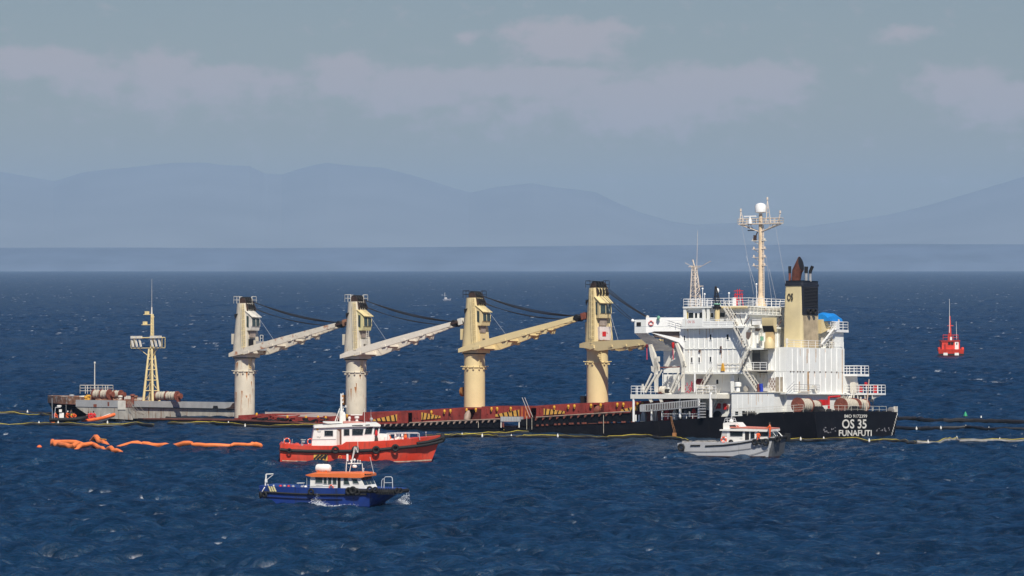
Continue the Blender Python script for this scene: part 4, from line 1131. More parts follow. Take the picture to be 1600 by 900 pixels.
# rust streaks as their own thin stains of old paint
stainm = mat('rust_run', (0.50, 0.33, 0.19), rough=.8, var=.3, scale=1.5)
dirtm = mat('soot_run', (0.36, 0.31, 0.24), rough=.85, var=.3, scale=1.5)
for x0, x1, y0, y1, m__ in ((1261.5, 1264.3, 580.5, 615, stainm), (1315.4, 1316.6, 546, 615, stainm), (1248.4, 1249.6, 596, 614, stainm)):
    p, q = A(x0, y0, x=SC), A(x1, y1, x=SC); boxp('rust_streak', m__, ship, SC, SC + .012, p.y, q.y, q.z, p.z)
for x0, x1, y0, y1 in ((1212, 1217.3, 589, 612), (1219, 1223.2, 589, 612)):
    p, q = A(x0, y0, y=4.8), A(x1, y1, y=4.8); boxp('soot_stain', dirtm, ship, p.x, q.x, 4.785, 4.8, q.z, p.z)
# windows
def win(plane, val, x0, x1, y0, y1, name='window', m_=glass, fr=True, parent=ship):
    if plane == 'y':
        p, q = A(x0, y0, y=val), A(x1, y1, y=val)
        o = boxp(name, m_, parent, p.x, q.x, val - .05, val + .05, q.z, p.z)
        if fr:
            b = MB(); w_ = .09
            for a in ((p.x - w_, p.x, q.z - w_, p.z + w_), (q.x, q.x + w_, q.z - w_, p.z + w_), (p.x, q.x, p.z, p.z + w_), (p.x, q.x, q.z - w_, q.z)):
                b.box(a[0], a[1], val - .09, val, a[2], a[3])
            b.build('window_frame', seamw, o)
    else:
        p, q = A(x0, y0, x=val), A(x1, y1, x=val)
        o = boxp(name, m_, parent, val - .05, val + .05, p.y, q.y, q.z, p.z)
    return o
for a in ((1069, 1071, 524.5, 532), (1109.2, 1112, 522.5, 531), (1135, 1139, 522.5, 530.5), (1080, 1082.4, 558.5, 566.5), (1091.6, 1094, 558.5, 566.5), (1109.2, 1111.8, 557.5, 565.5)):
    win('y', VW, *a)
for a in ((1076, 1084, 488.5, 497), (1086, 1090, 489, 497), (1093, 1098.5, 488, 497), (1101.5, 1106, 489, 497.5), (1110.5, 1115, 489, 496), (1124, 1133, 488.5, 495.5)):
    win('y', 4.2, *a)
for x0, x1, y0, y1, v_ in ((1119.5, 1123, 593, 600, 4.8), (1151, 1155, 590, 596, 4.8)):
    win('y', v_, x0, x1, y0, y1)
# wheelhouse end pillars, mustard door in the shade
for x in (1070.5, 1100, 1107, 1119):
    p = A(x, 490, y=3.9); boxp('wheelhouse_pillar', white, ship, p.x - .25, p.x + .25, 3.75, 4.15, zL4, zRoof - .28)
p, q = A(1072, 487, y=4.15), A(1075.5, 498, y=4.15); boxp('door', mat('mustard', (.38, .28, .07)), ship, p.x, q.x, 4.08, 4.18, q.z, p.z)
# bridge-deck bulwark
pb0, pb1 = A(1066, 498.5, y=1.9), A(1098, 497.5, y=1.9)
MB().prism([pb0, pb1, V((pb1.x, 1.9, zL4)), V((pb0.x, 1.9, zL4))], (0, .12, 0)).build('bridge_bulwark', white, ship)
b = MB(); b.rail([V((pb1.x, 1.95, zL4)), V((sx(1147, 1.95), 1.95, zL4))], h=1.15, bars=3, r_=.045); b.build('bridge_railing', white2, ship)
poly('bulwark_plate', [(1098, 502), (1112, 501), (1130, 502), (1146, 501.5), (1146, 510), (1098, 510)], 1.95, .06)
text_mesh('painted_number', 'OV 35', redb, ship, A(1074.5, 505, y=1.9), (1, 0, 0), (0, 0, 1), 1.35, .42, (0, -1, 0), .02)

# near bridge wing
wz1 = A(1000, 499.5, y=-.5).z; wz0 = A(1000, 520.5, y=-.5).z; wzm = A(1000, 510.8, y=-.5).z
wA, wB = sx(991.5, -.5), sx(1009.3, -.5); sEnd = SA
plan = [(wA, -.5), (wB, -.5), (sEnd + .2, VW), (sEnd, 5.2), (wA, 5.2)]
MB().prism([V((s_, v_, wzm - .18)) for s_, v_ in plan], (0, 0, .2)).build('bridge_wing_deck', white, ship)
def wallseg(b, p, q, z_0, z_1, th=.12):
    p, q = V(p), V(q); d = (q - p).normalized(); n_ = V((-d.y, d.x, 0)) * th
    b.hexa([(p.x, p.y, z_0), (q.x, q.y, z_0), (q.x + n_.x, q.y + n_.y, z_0), (p.x + n_.x, p.y + n_.y, z_0), (p.x, p.y, z_1), (q.x, q.y, z_1), (q.x + n_.x, q.y + n_.y, z_1), (p.x + n_.x, p.y + n_.y, z_1)])
b = MB()
wallseg(b, (wB, -.5, 0), (sEnd + .2, VW, 0), wzm + .05, wz1 + .35)
b.build('wing_bulwark', white2, ship)
b = MB(); wallseg(b, (wA, -.5, 0), (wB, -.5, 0), wzm + .05, wz1); b.build('wing_bulwark', white, ship)
p, q = A(994.5, 503.5, y=-.6), A(1001, 509.5, y=-.6); boxp('wing_opening', blk, ship, p.x, q.x, -.58, -.5, q.z, p.z)
b = MB(); wallseg(b, (wA, -.5, 0), (wB, -.5, 0), wz0, wzm - .18); b.build('wing_fascia', white, ship)
# deep girder with the rectangular cutout on its after side, tapering to the house
P2 = lambda f, z_: V((wB + (sEnd + .2 - wB) * f, -.5 + (VW + .5) * f, z_))
zcut1 = wzm - .75; zcut0 = wzm - 1.85
zlow = lambda f: wz0 + (A(1058, 536, y=VW).z - wz0) * max(0, (f)) ** 1.0
gd = MB(); dn = V((-.25, .1, 0))
gd.prism([P2(0, wzm - .18), P2(1, wzm - .18), P2(1, zcut1), P2(.22, zcut1), P2(.12, wz0 + .1), P2(0, wz0)], dn)
gd.prism([P2(.12, wz0 + .1), P2(.35, zcut1 - .45), P2(.9, zcut0 - .05), P2(1, zcut0 - .1), P2(1, zlow(1) - 1.0), P2(.86, zlow(.86) - .15)], dn)
gd.prism([P2(.9, zcut1), P2(1, zcut1), P2(1, zcut0 - .1), P2(.9, zcut0 - .05)], dn)
gd.build('wing_girder', white2, ship)
# sloping underside panels of the wing
NS = 6
for k in range(NS):
    f0, f1 = k / NS, (k + 1) / NS - .02
    a = V((wA + (SFW - wA) * f0 * .3, -.45 + 5.0 * f0, wz0 - (wz0 - zlow(1) + 1.3) * f0)); c_ = V((wA + (SFW - wA) * f1 * .3, -.45 + 5.0 * f1, wz0 - (wz0 - zlow(1) + 1.3) * f1))
    ext = V((wB - wA + .2 + 2.2 * f0, 0, 0))
    MB().hexa([a, c_, c_ + ext, a + ext, a + V((0, 0, .15)), c_ + V((0, 0, .15)), c_ + ext + V((0, 0, .15)), a + ext + V((0, 0, .15))]).build('underside_panel', white, ship)
p = A(988.5, 501, y=-.6); MB().ball(p, .28).tube(p, A(993, 502, y=-.5), .07).build('side_light', white2, ship)
for x, y, m__ in ((1011.8, 497, offw), (1029, 497.5, tealm)):
    p = A(x, y, y=0.2); MB().lathe(p - V((0, 0, .35)), (0, 0, 1), [(0, .14), (.3, .18), (.32, .3), (.7, .26), (.8, .05)], 10).build('wing_lamp', m__, ship)
p0, p1 = A(1029, 500.5, y=.9), A(1065, 501, y=2.2)
b = MB(); b.rail([V((p0.x, p0.y, p0.z - 1.1)), V((p1.x, p1.y, p1.z - 1.1))], h=1.1, bars=3, r_=.05, step=1.1); b.build('wing_railing', white2, ship)

# monkey island railings and fittings
b = MB(); zr_ = zRoof
b.rail([V((sx(1068, 3.7), 3.7, zr_)), V((S1, 3.7, zr_)), V((S1, 24, zr_)), V((sx(1068, 3.7), 24, zr_)), V((sx(1068, 3.7), 3.7, zr_))], h=1.25, bars=3, r_=.05, step=1.5)
b.build('roof_railing', white2, ship)
b = MB(); p = A(1117, 481, y=3.3); q = A(1222, 479.5, y=3.3)
b.tube(V((p.x, 3.3, p.z)), V((S1, 3.3, p.z)), .2, n=8); b.build('cream_pipe', cream, ship)
a = A(1120.5, 509, y=2.6); c_ = A(1120.5, 482, y=2.6)
MB().lathe(V((a.x, 2.6, a.z)), (0, 0, 1), [(0, .6), (.15, .6), (.2, .44), (c_.z - a.z, .44)], 16).build('vent_column', cream, ship)
p = V((a.x, 2.6, c_.z)); gb = MB().lathe(p, (0, 0, 1), [(0, .62), (.3, .66), (.32, .5), (.6, .5)], 14)
for k in range(8):
    an = k * .785; gb.obox(p + V((math.cos(an) * .55, math.sin(an) * .55, .1)), (.25, .25, .35))
gb.build('searchlight_base', blk, ship)
MB().lathe(p + V((0, 0, .6)), (0, 0, 1), [(0, .58), (.12, .62), (.25, .55)], 14).build('green_ring', tealm, ship)
b = MB(); tp_ = A(1116, 450, y=2.6)
for dx_, dy_ in ((-.45, -.3), (.45, -.3), (-.45, .3), (.45, .3), (0, -.3)):
    b.tube(p + V((dx_, dy_, .8)), V((p.x - .25 + dx_ * .25, 2.6 + dy_ * .25, tp_.z)), .09, .06, n=5)
for z_ in (1.4, 2.0):
    b.obox(p + V((-.1, 0, z_)), (.7, .5, .12))
b.ball(V((p.x - .25, 2.6, tp_.z + .1)), .22)
b.build('searchlight_tripod', blk, ship)
MB().ball(A(1121, 454, y=4), .3, sz=1.4).build('aerial_dome', white2, ship)
rdm = MB()
for dx_ in (-.9, -.3, .3, .9):
    pp = A(1154, 478, y=12); rdm.tube(V((pp.x + dx_, 12, pp.z)), V((pp.x + dx_ * .7, 12, pp.z + 3.1 - abs(dx_))), .07, n=4)
for z_ in (1.0, 1.9, 2.5):
    rdm.tube(V((pp.x - .9, 12, pp.z + z_)), V((pp.x + .9, 12, pp.z + z_)), .06, n=4)
rdm.obox(V((pp.x - .5, 12, pp.z + .9)), (.4, .4, 1.4))
rdm.build('red_frame', redb, ship)
MB().obox(V((pp.x - .55, 11.6, pp.z + .6)), (.45, .4, 1.6)).build('white_locker', white2, ship)
for x, y0, y1, v_ in ((1097.8, 478, 451, 8), (1101, 478, 459.5, 6), (1139, 478, 458, 9), (1182, 478, 444, 11)):
    a, c_ = A(x, y0, y=v_), A(x, y1, y=v_); MB().tube(V((c_.x, v_, a.z)), c_, .05, n=4).ball(c_, .17, 6).build('whip_aerial', white2, ship)

# signal mast (lattice) and big radar mast
def lattice(name, xb0, xb1, yb, xt0, xt1, yt, v_, hv, m_, n_, rr=.09):
    b0, b1, t0_, t1 = A(xb0, yb, y=v_), A(xb1, yb, y=v_), A(xt0, yt, y=v_), A(xt1, yt, y=v_)
    hb, ht = (b1.x - b0.x) / 2 * .7, (t1.x - t0_.x) / 2 * .7
    cb, ct = (b0 + b1) / 2, (t0_ + t1) / 2
    L = [(cb + V((sx_ * hb, sy_ * hv, 0)), ct + V((sx_ * ht, sy_ * hv * .3, 0))) for sx_, sy_ in ((-1, -1), (1, -1), (1, 1), (-1, 1))]
    b = MB()
    for p, q in L:
        b.tube(p, q, rr, rr * .8, n=5)
    for k in range(n_):
        P = [p.lerp(q, k / n_) for p, q in L]; Q = [p.lerp(q, (k + 1) / n_) for p, q in L]
        for i in range(4):
            b.tube(P[i], P[(i + 1) % 4], rr * .6, n=4); b.tube(P[i], Q[(i + 1) % 4], rr * .5, n=4)
    return b.build(name, m_, ship), ct
mastw = mat('mast_cream_white', (.66, .56, .46), rough=.6, var=.2, scale=1, stain=RUST, stain_amt=.25)
sm_, ct = lattice('signal_mast', 1080.5, 1093.5, 479, 1081.5, 1088, 415, 14, .9, mastw, 8, .1)
b = MB(); b.tube(ct, ct + V((-.3, 0, 1.0)), .12).tube(ct + V((-1.2, 0, -.2)), ct + V((1.5, 0, -.1)), .06, n=4).tube(ct + V((-.1, -1, -.2)), ct + V((-.1, 1, -.2)), .06, n=4).tube(ct + V((.4, 0, -.6)), ct + V((3.3, 0, .7)), .05, n=4).tube(ct + V((-.2, 0, -.3)), ct + V((-1.8, 0, .5)), .04, n=4)
b.build('mast_yard', mastw, sm_)
MB().tube(ct + V((.5, 0, 0)), V((ct.x + .7, 14, A(1090, 360, y=14).z)), .045, .02, n=4).build('whip_aerial', mastw, sm_)
q = A(1096, 447, y=14); MB().tube(V((ct.x, 14, q.z - .6)), q, .06).obox(q, (.6, .3, .12)).build('mast_lamp', mastw, sm_)
RX = 1188.5
rb0 = A(RX, 479, y=14); rt = A(RX, 332, y=14)
rm = MB().lathe(V((rt.x, 14, rb0.z - .3)), (0, 0, 1), [(0, .95), (.4, .95), (2.3, .42), (2.6, .40), (rt.z - rb0.z - 3, .34), (rt.z - rb0.z, .3)], 14).build('radar_mast', mat('radar_mast_cream', (.66, .50, .33), rough=.6, var=.2, scale=1, stain=RUST, stain_amt=.3), ship)
def zR(y):
    return A(RX, y, y=14).z
c0 = V((rt.x, 14, 0))
b = MB()
b.tube(c0 + V((.72, -.1, zR(475))), c0 + V((.6, -.1, zR(352))), .08, n=5).tube(c0 + V((.3, -.1, zR(475))), c0 + V((.35, -.1, zR(352))), .04, n=4)
k = zR(475)
while k < zR(352):
    b.tube(c0 + V((.3, -.1, k)), c0 + V((.72, -.1, k)), .045, n=4); k += .42
b.build('mast_ladder', mastw, rm)
zp = zR(349.5)
pfx0, pfx1 = A(1156, 349.5, y=14).x - rt.x, A(1221, 349.5, y=14).x - rt.x
tilt_ = .0
b = MB()
P = lambda x, y, z_: c0 + V((x, y, z_))
b.hexa([P(pfx0, -.6, zp - .1), P(pfx1, -.6, zp - .1), P(pfx1, .6, zp - .1), P(pfx0, .6, zp - .1), P(pfx0, -.6, zp + .08), P(pfx1, -.6, zp + .08), P(pfx1, .6, zp + .08), P(pfx0, .6, zp + .08)])
for s_ in (-1, 1):
    for yy in (-.45, .45):
        b.tube(P((pfx1 if s_ > 0 else pfx0) * .93, yy, zp - .1), P(s_ * .3, yy * .4, zp - 1.3), .09, n=5)
        b.tube(P((pfx1 if s_ > 0 else pfx0) * .55, yy, zp - .1), P((pfx1 if s_ > 0 else pfx0) * .42, yy * .8, zp - .85), .06, n=4)
b.build('radar_platform', mastw, rm)
b = MB(); b.rail([P(pfx0, -.6, zp), P(pfx1, -.6, zp), P(pfx1, .6, zp), P(pfx0, .6, zp), P(pfx0, -.6, zp)], h=.85, bars=2, r_=.05, step=.9); b.build('platform_railing', mastw, rm)
MB().lathe(P(0, 0, zR(338)), (0, 0, 1), [(0, .2), (.5, .28), (.65, .86), (.7, .93), (1.6, .98), (1.95, .82), (2.15, .5), (2.25, .02)], 18).build('radome', white2, rm)
for x0, y0, y1, nm in ((1157.5, 349, 330, 'lamp_post'), (1199, 349, 312, 'lamp_post'), (1219, 349, 333, 'lamp_post')):
    a, c_ = A(x0, y0, y=14), A(x0, y1, y=14)
    b = MB(); b.tube(V((a.x - .15, 13.8, zp)), c_, .08, n=4).tube(V((a.x + (.6 if x0 < 1210 else -.7), 14.2, zp)), c_, .06, n=4)
    for q in range(5):
        f = q / 5; b.tube(V((a.x - .15, 13.8, zp)).lerp(c_, f), V((a.x + (.6 if x0 < 1210 else -.7), 14.2, zp)).lerp(c_, f + .1), .04, n=4)
    b.lathe(c_, (0, 0, 1), [(-.1, .1), (0, .17), (.4, .15), (.45, .02)], 8)
    b.build(nm, mastw, rm)
sc1 = A(1172, 338, y=13.4)
MB().obox(sc1, (2.3, .25, .22)).lathe(V((sc1.x, 13.4, zp)), (0, 0, 1), [(0, .35), (.6, .32), (.7, .2), (sc1.z - zp, .15)], 10).build('radar_scanner', white2, rm)
for y, L in ((376, 1.5), (389, 1.35), (402, 1.35), (415, 1.35)):
    z_ = zR(y)
    for s_ in (-1, 1):
        if s_ > 0: L2 = .8
        else: L2 = L
        b = MB().obox(P(s_ * L2 / 2 + s_ * .2, 0, z_), (L2, .5, .09)).tube(P(s_ * L2, 0, z_), P(s_ * .3, 0, z_ - .6), .06, n=4).lathe(P(s_ * L2, 0, z_), (0, 0, 1), [(0, .13), (.35, .13), (.4, .02)], 6)
        b.build('lamp_bracket', mastw if y != 376 else offw, rm)
z_ = zR(376); MB().obox(P(-1.7, 0, z_ + 1.75), (1.6, .2, .16)).obox(P(-1.1, 0, z_ + .5), (.35, .5, .9)).tube(P(-1.3, 0, z_), P(-.5, 0, z_ + 1.7), .09).build('small_radar', mat('dark_rusty', (.06, .035, .028)), rm)
for x0, y0, x1, y1 in ((1159, 352, 1179, 468), (1212, 356, 1229, 452), (1166, 400, 1190, 478), (1197, 400, 1206, 470), (1202, 420, 1213, 470)):
    MB().tube(A(x0, y0, y=13.5), A(x1, y1, y=12), .022, n=3).build('stay_wire', galv, rm)

# funnel
fs0, fs1, fv0, fv1 = -12.35, -8.65, 11.1, 16.9
zF0 = zC; zF1 = A(1251, 438, y=fv0).z
tops = [(fs0 + .15, fv0 + .3), (fs1 + .05, fv0 + .3), (fs1 + .05, fv1 - .25), (fs0 + .15, fv1 - .25)]
def rr_(x0, x1, y0, y1, r_, z_, n=4):
    o = []
    for cx_, cy_, a0 in ((x1 - r_, y0 + r_, -90), (x1 - r_, y1 - r_, 0), (x0 + r_, y1 - r_, 90), (x0 + r_, y0 + r_, 180)):
        for k in range(n + 1):
            a_ = R(a0 + 90 * k / n); o.append(V((cx_ + r_ * math.cos(a_), cy_ + r_ * math.sin(a_), z_)))
    return o
fn_ = MB().loft([rr_(fs0, fs1, fv0, fv1, .55, zF0), rr_(fs0 + .05, fs1 - .02, fv0 + .1, fv1 - .1, .5, (zF0 + zF1) / 2), rr_(fs0 + .3, fs1 - .05, fv0 + .25, fv1 - .25, .4, zF1 - .85)]).build('funnel', mat('funnel_cream', (.64, .53, .30), var=.08, scale=.6, dirt=(.34, .28, .20), dirt_amt=.55), ship)
MB().loft([rr_(fs0 + .2, fs1 + .1, fv0 + .15, fv1 - .15, .4, zF1 - .9), rr_(fs0 + .2, fs1 + .1, fv0 + .15, fv1 - .15, .4, zF1 - .55), rr_(fs0 + .3, fs1, fv0 + .25, fv1 - .25, .4, zF1 - .5), rr_(fs0 + .3, fs1, fv0 + .25, fv1 - .25, .4, zF1 - .08), rr_(fs0 + .2, fs1 + .1, fv0 + .15, fv1 - .15, .4, zF1)]).build('funnel_cap', mat('black_band', (.016, .018, .028), var=.3), fn_)
gA, gB = fv0 + .3, fv1 - .75; gz1, gz0 = zF1 - .8, A(1265, 492, x=fs1).z
gr = boxp('louvre_box', mat('black_band', (.016, .018, .028)), fn_, fs1 - .3, fs1 + .12, gA, gB, gz0, gz1)
lz = gz1 - .35
gl = MB()
while lz > gz0 + 1.2:
    gl.obox((fs1 + .14, (gA + gB) / 2, lz), (.12, (gB - gA) * .92, .1), V((1, 0, -.6)).normalized(), (0, 1, 0), V((.6, 0, 1)).normalized()); lz -= .24
gl.build('louvre_slats', mat('worn_black', (.035, .033, .035), var=.5, scale=3), fn_, kind='stuff')
for x in (1262.5, 1270):
    p = A(x, 486.5, x=fs1 + .2); MB().lathe(p, (1, 0, 0), [(0, .42), (.5, .42), (.52, .34), (.3, .30)], 14).build('exhaust_port', blk, fn_)
text_mesh('funnel_mark', 'OS', mat('mark_brown_black', (.035, .028, .02)), fn_, V((A(1230.5, 470.5, y=fv0 + .2).x, fv0 + .1, A(1230.5, 470.5, y=fv0 + .2).z)), (1, 0, .03), (0, .015, 1), 1.15, 1.25, (0, -1, 0), .06, weight=.03)
# funnel pipes
def bent(name, x, y1, xt, yt_, r_, m1, m2, v_=14, s_=None):
    a = A(x, 440, y=v_); b2 = A(x, y1, y=v_); c_ = A(xt, yt_, y=v_)
    o = MB().tube(a, b2, r_, n=10).build(name, m1, fn_)
    MB().path([b2 - V((0, 0, .3)), b2, c_], lambda f: r_ * (1.15 + .15 * f), 10).build('pipe_mouth', m2, o)
bent('exhaust_pipe', 1234, 424, 1234, 416, .2, redw, blk)
bent('exhaust_pipe', 1259.5, 424, 1259.8, 416.5, .25, galv, blk)
bent('exhaust_pipe', 1266, 424.5, 1269.5, 416, .22, galv, blk)
me0 = A(1243.5, 441, y=13.5); me1 = A(1245.5, 424, y=13.5); me2 = A(1251.3, 412.5, y=13.5)
def ell(c_, u_, w_, ru, rw, n=14):
    u_, w_ = V(u_).normalized(), V(w_).normalized()
    return [c_ + u_ * ru * math.cos(6.28318 * k / n) + w_ * rw * math.sin(6.28318 * k / n) for k in range(n)]
MB().loft([ell(me0, (1, 0, 0), (0, 1, 0), .75, .75), ell(me1, (1, 0, -.35), (0, 1, 0), .85, .85), ell(me2, (.25, 0, -1), (0, 1, 0), 1.3, .9)]).build('main_exhaust', mat('burnt_rust', (.14, .045, .028), rough=.8, var=.4, scale=2), fn_)
MB().loft([ell(me2 + V((.02, 0, .01)), (.25, 0, -1), (0, 1, 0), 1.22, .82), ell(me2 + V((.06, 0, .02)), (.25, 0, -1), (0, 1, 0), 1.2, .8)]).build('pipe_mouth', blk, fn_)

# cream ventilator hoods each side of the funnel
b = MB(); hx0, hx1 = A(1190.5, 503, y=3.6).x, A(1208.5, 503, y=3.6).x
hz1, hzm, hz0 = A(1200, 496.5, y=4.6).z, A(1200, 508.5, y=4.6).z, A(1200, 519, y=4.6).z
hd = MB().prism([V((hx0, 3.6, hz1)), V((hx0, 3.6, hzm)), V((hx0, 4.1, hz0)), V((hx0, 4.6, hz0)), V((hx0, 4.6, hz1))], (hx1 - hx0, 0, 0)).build('ventilator_hood', cream, ship)
MB().prism([V((hx0 + .1, 3.63, hzm - .08)), V((hx1 - .1, 3.63, hzm - .08)), V((hx1 - .1, 4.08, hz0 + .03)), V((hx0 + .1, 4.08, hz0 + .03))], V((0, -.04, -.05))).build('intake_grille', blk, hd)
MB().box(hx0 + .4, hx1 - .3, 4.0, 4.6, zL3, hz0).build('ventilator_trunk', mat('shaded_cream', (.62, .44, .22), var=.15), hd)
p = A(1202, 527, y=3.6); MB().lathe(V((p.x, 3.6, zL3)), (0, 0, 1), [(0, .85), (.9, .85), (1.4, .6), (1.8, .3), (1.9, .05)], 14).build('mushroom_ventilator', cream, ship)
b = MB(); fx = -9.0; ya, yb2 = A(1283, 510, x=fx).y + .1, A(1298, 510, x=fx).y
z1_, z2_, z3_ = A(1284, 499, x=fx).z, A(1298, 512, x=fx).z, A(1284, 521, x=fx).z
MB().prism([V((fx, ya, z1_)), V((fx, ya + 1.2, z1_)), V((fx, yb2 + .5, z2_)), V((fx, ya, z3_))], (-2.6, 0, 0)).build('ventilator_hood', cream, ship)
# casing-top rail, items
b = MB(); b.rail([V((SC - .1, 4.9, zC)), V((SC - .1, 23.2, zC))], h=1.15, bars=3, r_=.04, step=2.2); b.build('casing_railing', white2, ship)
p = A(1229.5, 542, y=7); MB().lathe(V((p.x, 7, zC)), (0, 0, 1), [(0, .12), (.6, .12), (.65, .26), (1.4, .24), (1.5, .05)], 8).build('vent_pipe', offw, ship)
# far lifeboat platform by the funnel
pz = A(1310, 515, x=-7.9).z
pv0, pv1 = A(1302, 515, x=-7.9).y, A(1326, 515, x=-7.9).y
boxp('boat_platform', white2, ship, -11.5, -7.9, pv0, pv1, pz - .42, pz)
b = MB(); b.rail([V((-11.4, pv0, pz)), V((-8, pv0 + .1, pz)), V((-8, pv1 - .05, pz)), V((-11.4, pv1 - .05, pz))], h=1.3, bars=3, r_=.055, step=1.6); b.build('platform_railing', white2, ship)
w0, w1 = A(1301, 530, x=-8.4).y, A(1318, 530, x=-8.4).y
boxp('platform_house', white, ship, -11.3, -8.4, w0, w1, zC - .05, pz - .44)
b = MB(); a, c_ = A(1283, 538, x=-7.8), A(1303, 513, x=-7.8)
for dv in (0, .9):
    b.beam(a + V((0, dv, 0)), c_ + V((0, dv, 0)), .12, .25)
for k in range(12):
    q = a.lerp(c_, k / 12); b.obox(q + V((0, .45, 0)), (.6, .9, .06))
b.build('stairway', white2, ship)
b = MB()
for k in range(16):
    p = A(random.uniform(1284, 1302), random.uniform(530, 542), x=-8.2 + random.uniform(-.5, .4)); b.obox(p, (.3, random.uniform(.2, .8), random.uniform(.2, .8)))
b.build('casing_clutter', offw, ship, kind='stuff')

# far after decks (right of the casing)
fz1 = A(1340, 614.5, y=26).z; fz2 = A(1337, 584.5, y=26).z
def plat(name, s0_, s1_, v0_, v1_, z_, th):
    o = boxp(name, white2, ship, s0_, s1_, v0_, v1_, z_ - th, z_)
    b = MB(); b.rail([V((s0_, v0_ + .06, z_)), V((s1_ - .06, v0_ + .06, z_)), V((s1_ - .06, v1_ - .06, z_)), V((s0_, v1_ - .06, z_))], h=1.35, bars=3, r_=.06, step=1.5)
    b.build('deck_railing', white2, o)
    return o
wall('deck_house', -12, SC + .02, 23.33, 27.6, fz1, fz2 - .4)
pA = A(1358, 586, y=27.4).x; plat('promenade_deck', -11, pA, 23.4, 27.4, fz2, .38)
pB = A(1384, 616, y=28).x; pl2 = plat('mooring_platform', -11, pB, 24.0, 28, fz1, .28)
b = MB()
for k in range(4):
    s_ = SC + .6 + (pB - SC - 1) * k / 3
    b.prism([V((s_, 24.05, fz1 - .28)), V((s_, 27.8, fz1 - .28)), V((s_, 24.05, fz1 - 1.0))], (.12, 0, 0))
b.build('deck_bracket', offw, ship, kind='stuff')
for x, v_ in ((1364, 26), (1341, 25)):
    a, c_ = A(x, 616, y=v_), A(x, 642, y=v_); MB().tube(V((a.x, v_, c_.z)), V((a.x, v_, fz1 - .2)), .1, n=6).build('deck_post', galv, ship)
# life-raft / davit clutter on it
for x, y, v_, m__, sz_ in ((1334.5, 606, 24.3, offw, (1.1, .8, 1.7)), (1345, 609, 25.5, redb, (.4, .5, 1.0)), (1367, 608, 26.5, redb, (.4, .6, 1.3)), (1353, 600.5, 25, redb, (.35, .35, .6)), (1309, 503.8, 20, offw, (.5, .5, .9)), (1305, 509, 18, white2, (1.0, 1.0, 1.2))):
    p = A(x, y, y=v_) if y > 520 else A(x, y, x=-8.4)
    b = MB().obox(p, sz_); b.obox(p + V((0, 0, sz_[2] * .5)), (sz_[0] * .7, sz_[1] * .7, .15)); b.build('deck_locker', m__, ship)
a, c_ = A(1353.5, 643, x=-.8), A(1358, 592.5, x=-.8)
MB().tube(a, c_, .12, .06, n=6).build('stern_flagstaff', mat('staff_buff', (.56, .40, .30), var=.2), ship)

# ------------------------------------------------------------------ jib-rest platform, gangway, side gear
dpz = A(1050, 616, y=-.2).z
dx0, dx1 = sx(985, -.2, 616), sx(1118, -.2, 616)
boxp('boat_deck', mat('deck_edge_white', (.70, .67, .60), var=.1, scale=.6, stain=RUST, stain_amt=.22, stain_scale=1.4), ship, dx0, dx1, -.2, 9, dpz - .72, dpz)
b = MB(); b.rail([V((dx0 + .1, 8.8, dpz)), V((dx0 + .1, -.1, dpz)), V((sx(1006, -.1, 616), -.1, dpz))], h=1.35, bars=3, r_=.06, step=1.4)
b.rail([V((sx(1088, -.1, 616), -.1, dpz)), V((dx1, -.1, dpz))], h=1.35, bars=3, r_=.05, step=1.2); b.build('deck_railing', white2, ship)
def postpx(x, y0, y1, v_, r_, m_=white2, name='deck_post'):
    a, c_ = A(x, y0, y=v_), A(x, y1, y=v_)
    return MB().tube(V(((a.x + c_.x) / 2, v_, a.z)), V(((a.x + c_.x) / 2, v_, c_.z)), r_, n=8).build(name, m_, ship)
for x, y0, y1, v_, r_ in ((990, 659, 622, 0, .2), (1034.5, 656, 642, .3, .14), (1062.5, 654, 621, .8, .16), (1092, 654, 621, .0, .2), (1110.5, 652, 613, .0, .26), (1062.5, 652, 634, -.1, .2), (1018, 657, 640, .5, .15)):
    postpx(x, y0, y1, v_, r_)
for x, y0, y1 in ((993.5, 658, 648), (998.5, 658, 648), (1077.5, 652, 643)):
    postpx(x, y0, y1, .3, .12)
b = MB(); p, q = A(1034, 651, y=.1), A(1092, 649.5, y=.1); b.rail([V((p.x, .1, p.z - .3)), V((q.x, .1, p.z - .3))], h=.75, bars=2, r_=.05, step=1.3); b.build('gunwale_rail', white2, ship)
# hoses, hydrants behind the rail
for x, y, m__ in ((1014, 652, redw), (1028.5, 650, redw), (1024, 649, offw), (1041, 650, redb), (1083, 649.5, redb), (987, 650, mat('orange_post', (.50, .13, .03))), (1004.5, 652, offw), (1053, 651, offw), (1070, 652, galv)):
    p = A(x, y, y=2.2); MB().prism([p + V((-.55, 0, -1.0)), p + V((.5, 0, -1.0)), p + V((.35, 0, .6)), p + V((0, 0, 1.2)), p + V((-.35, 0, .5))], (0, .5, 0)).build('deck_fitting', m__, ship)
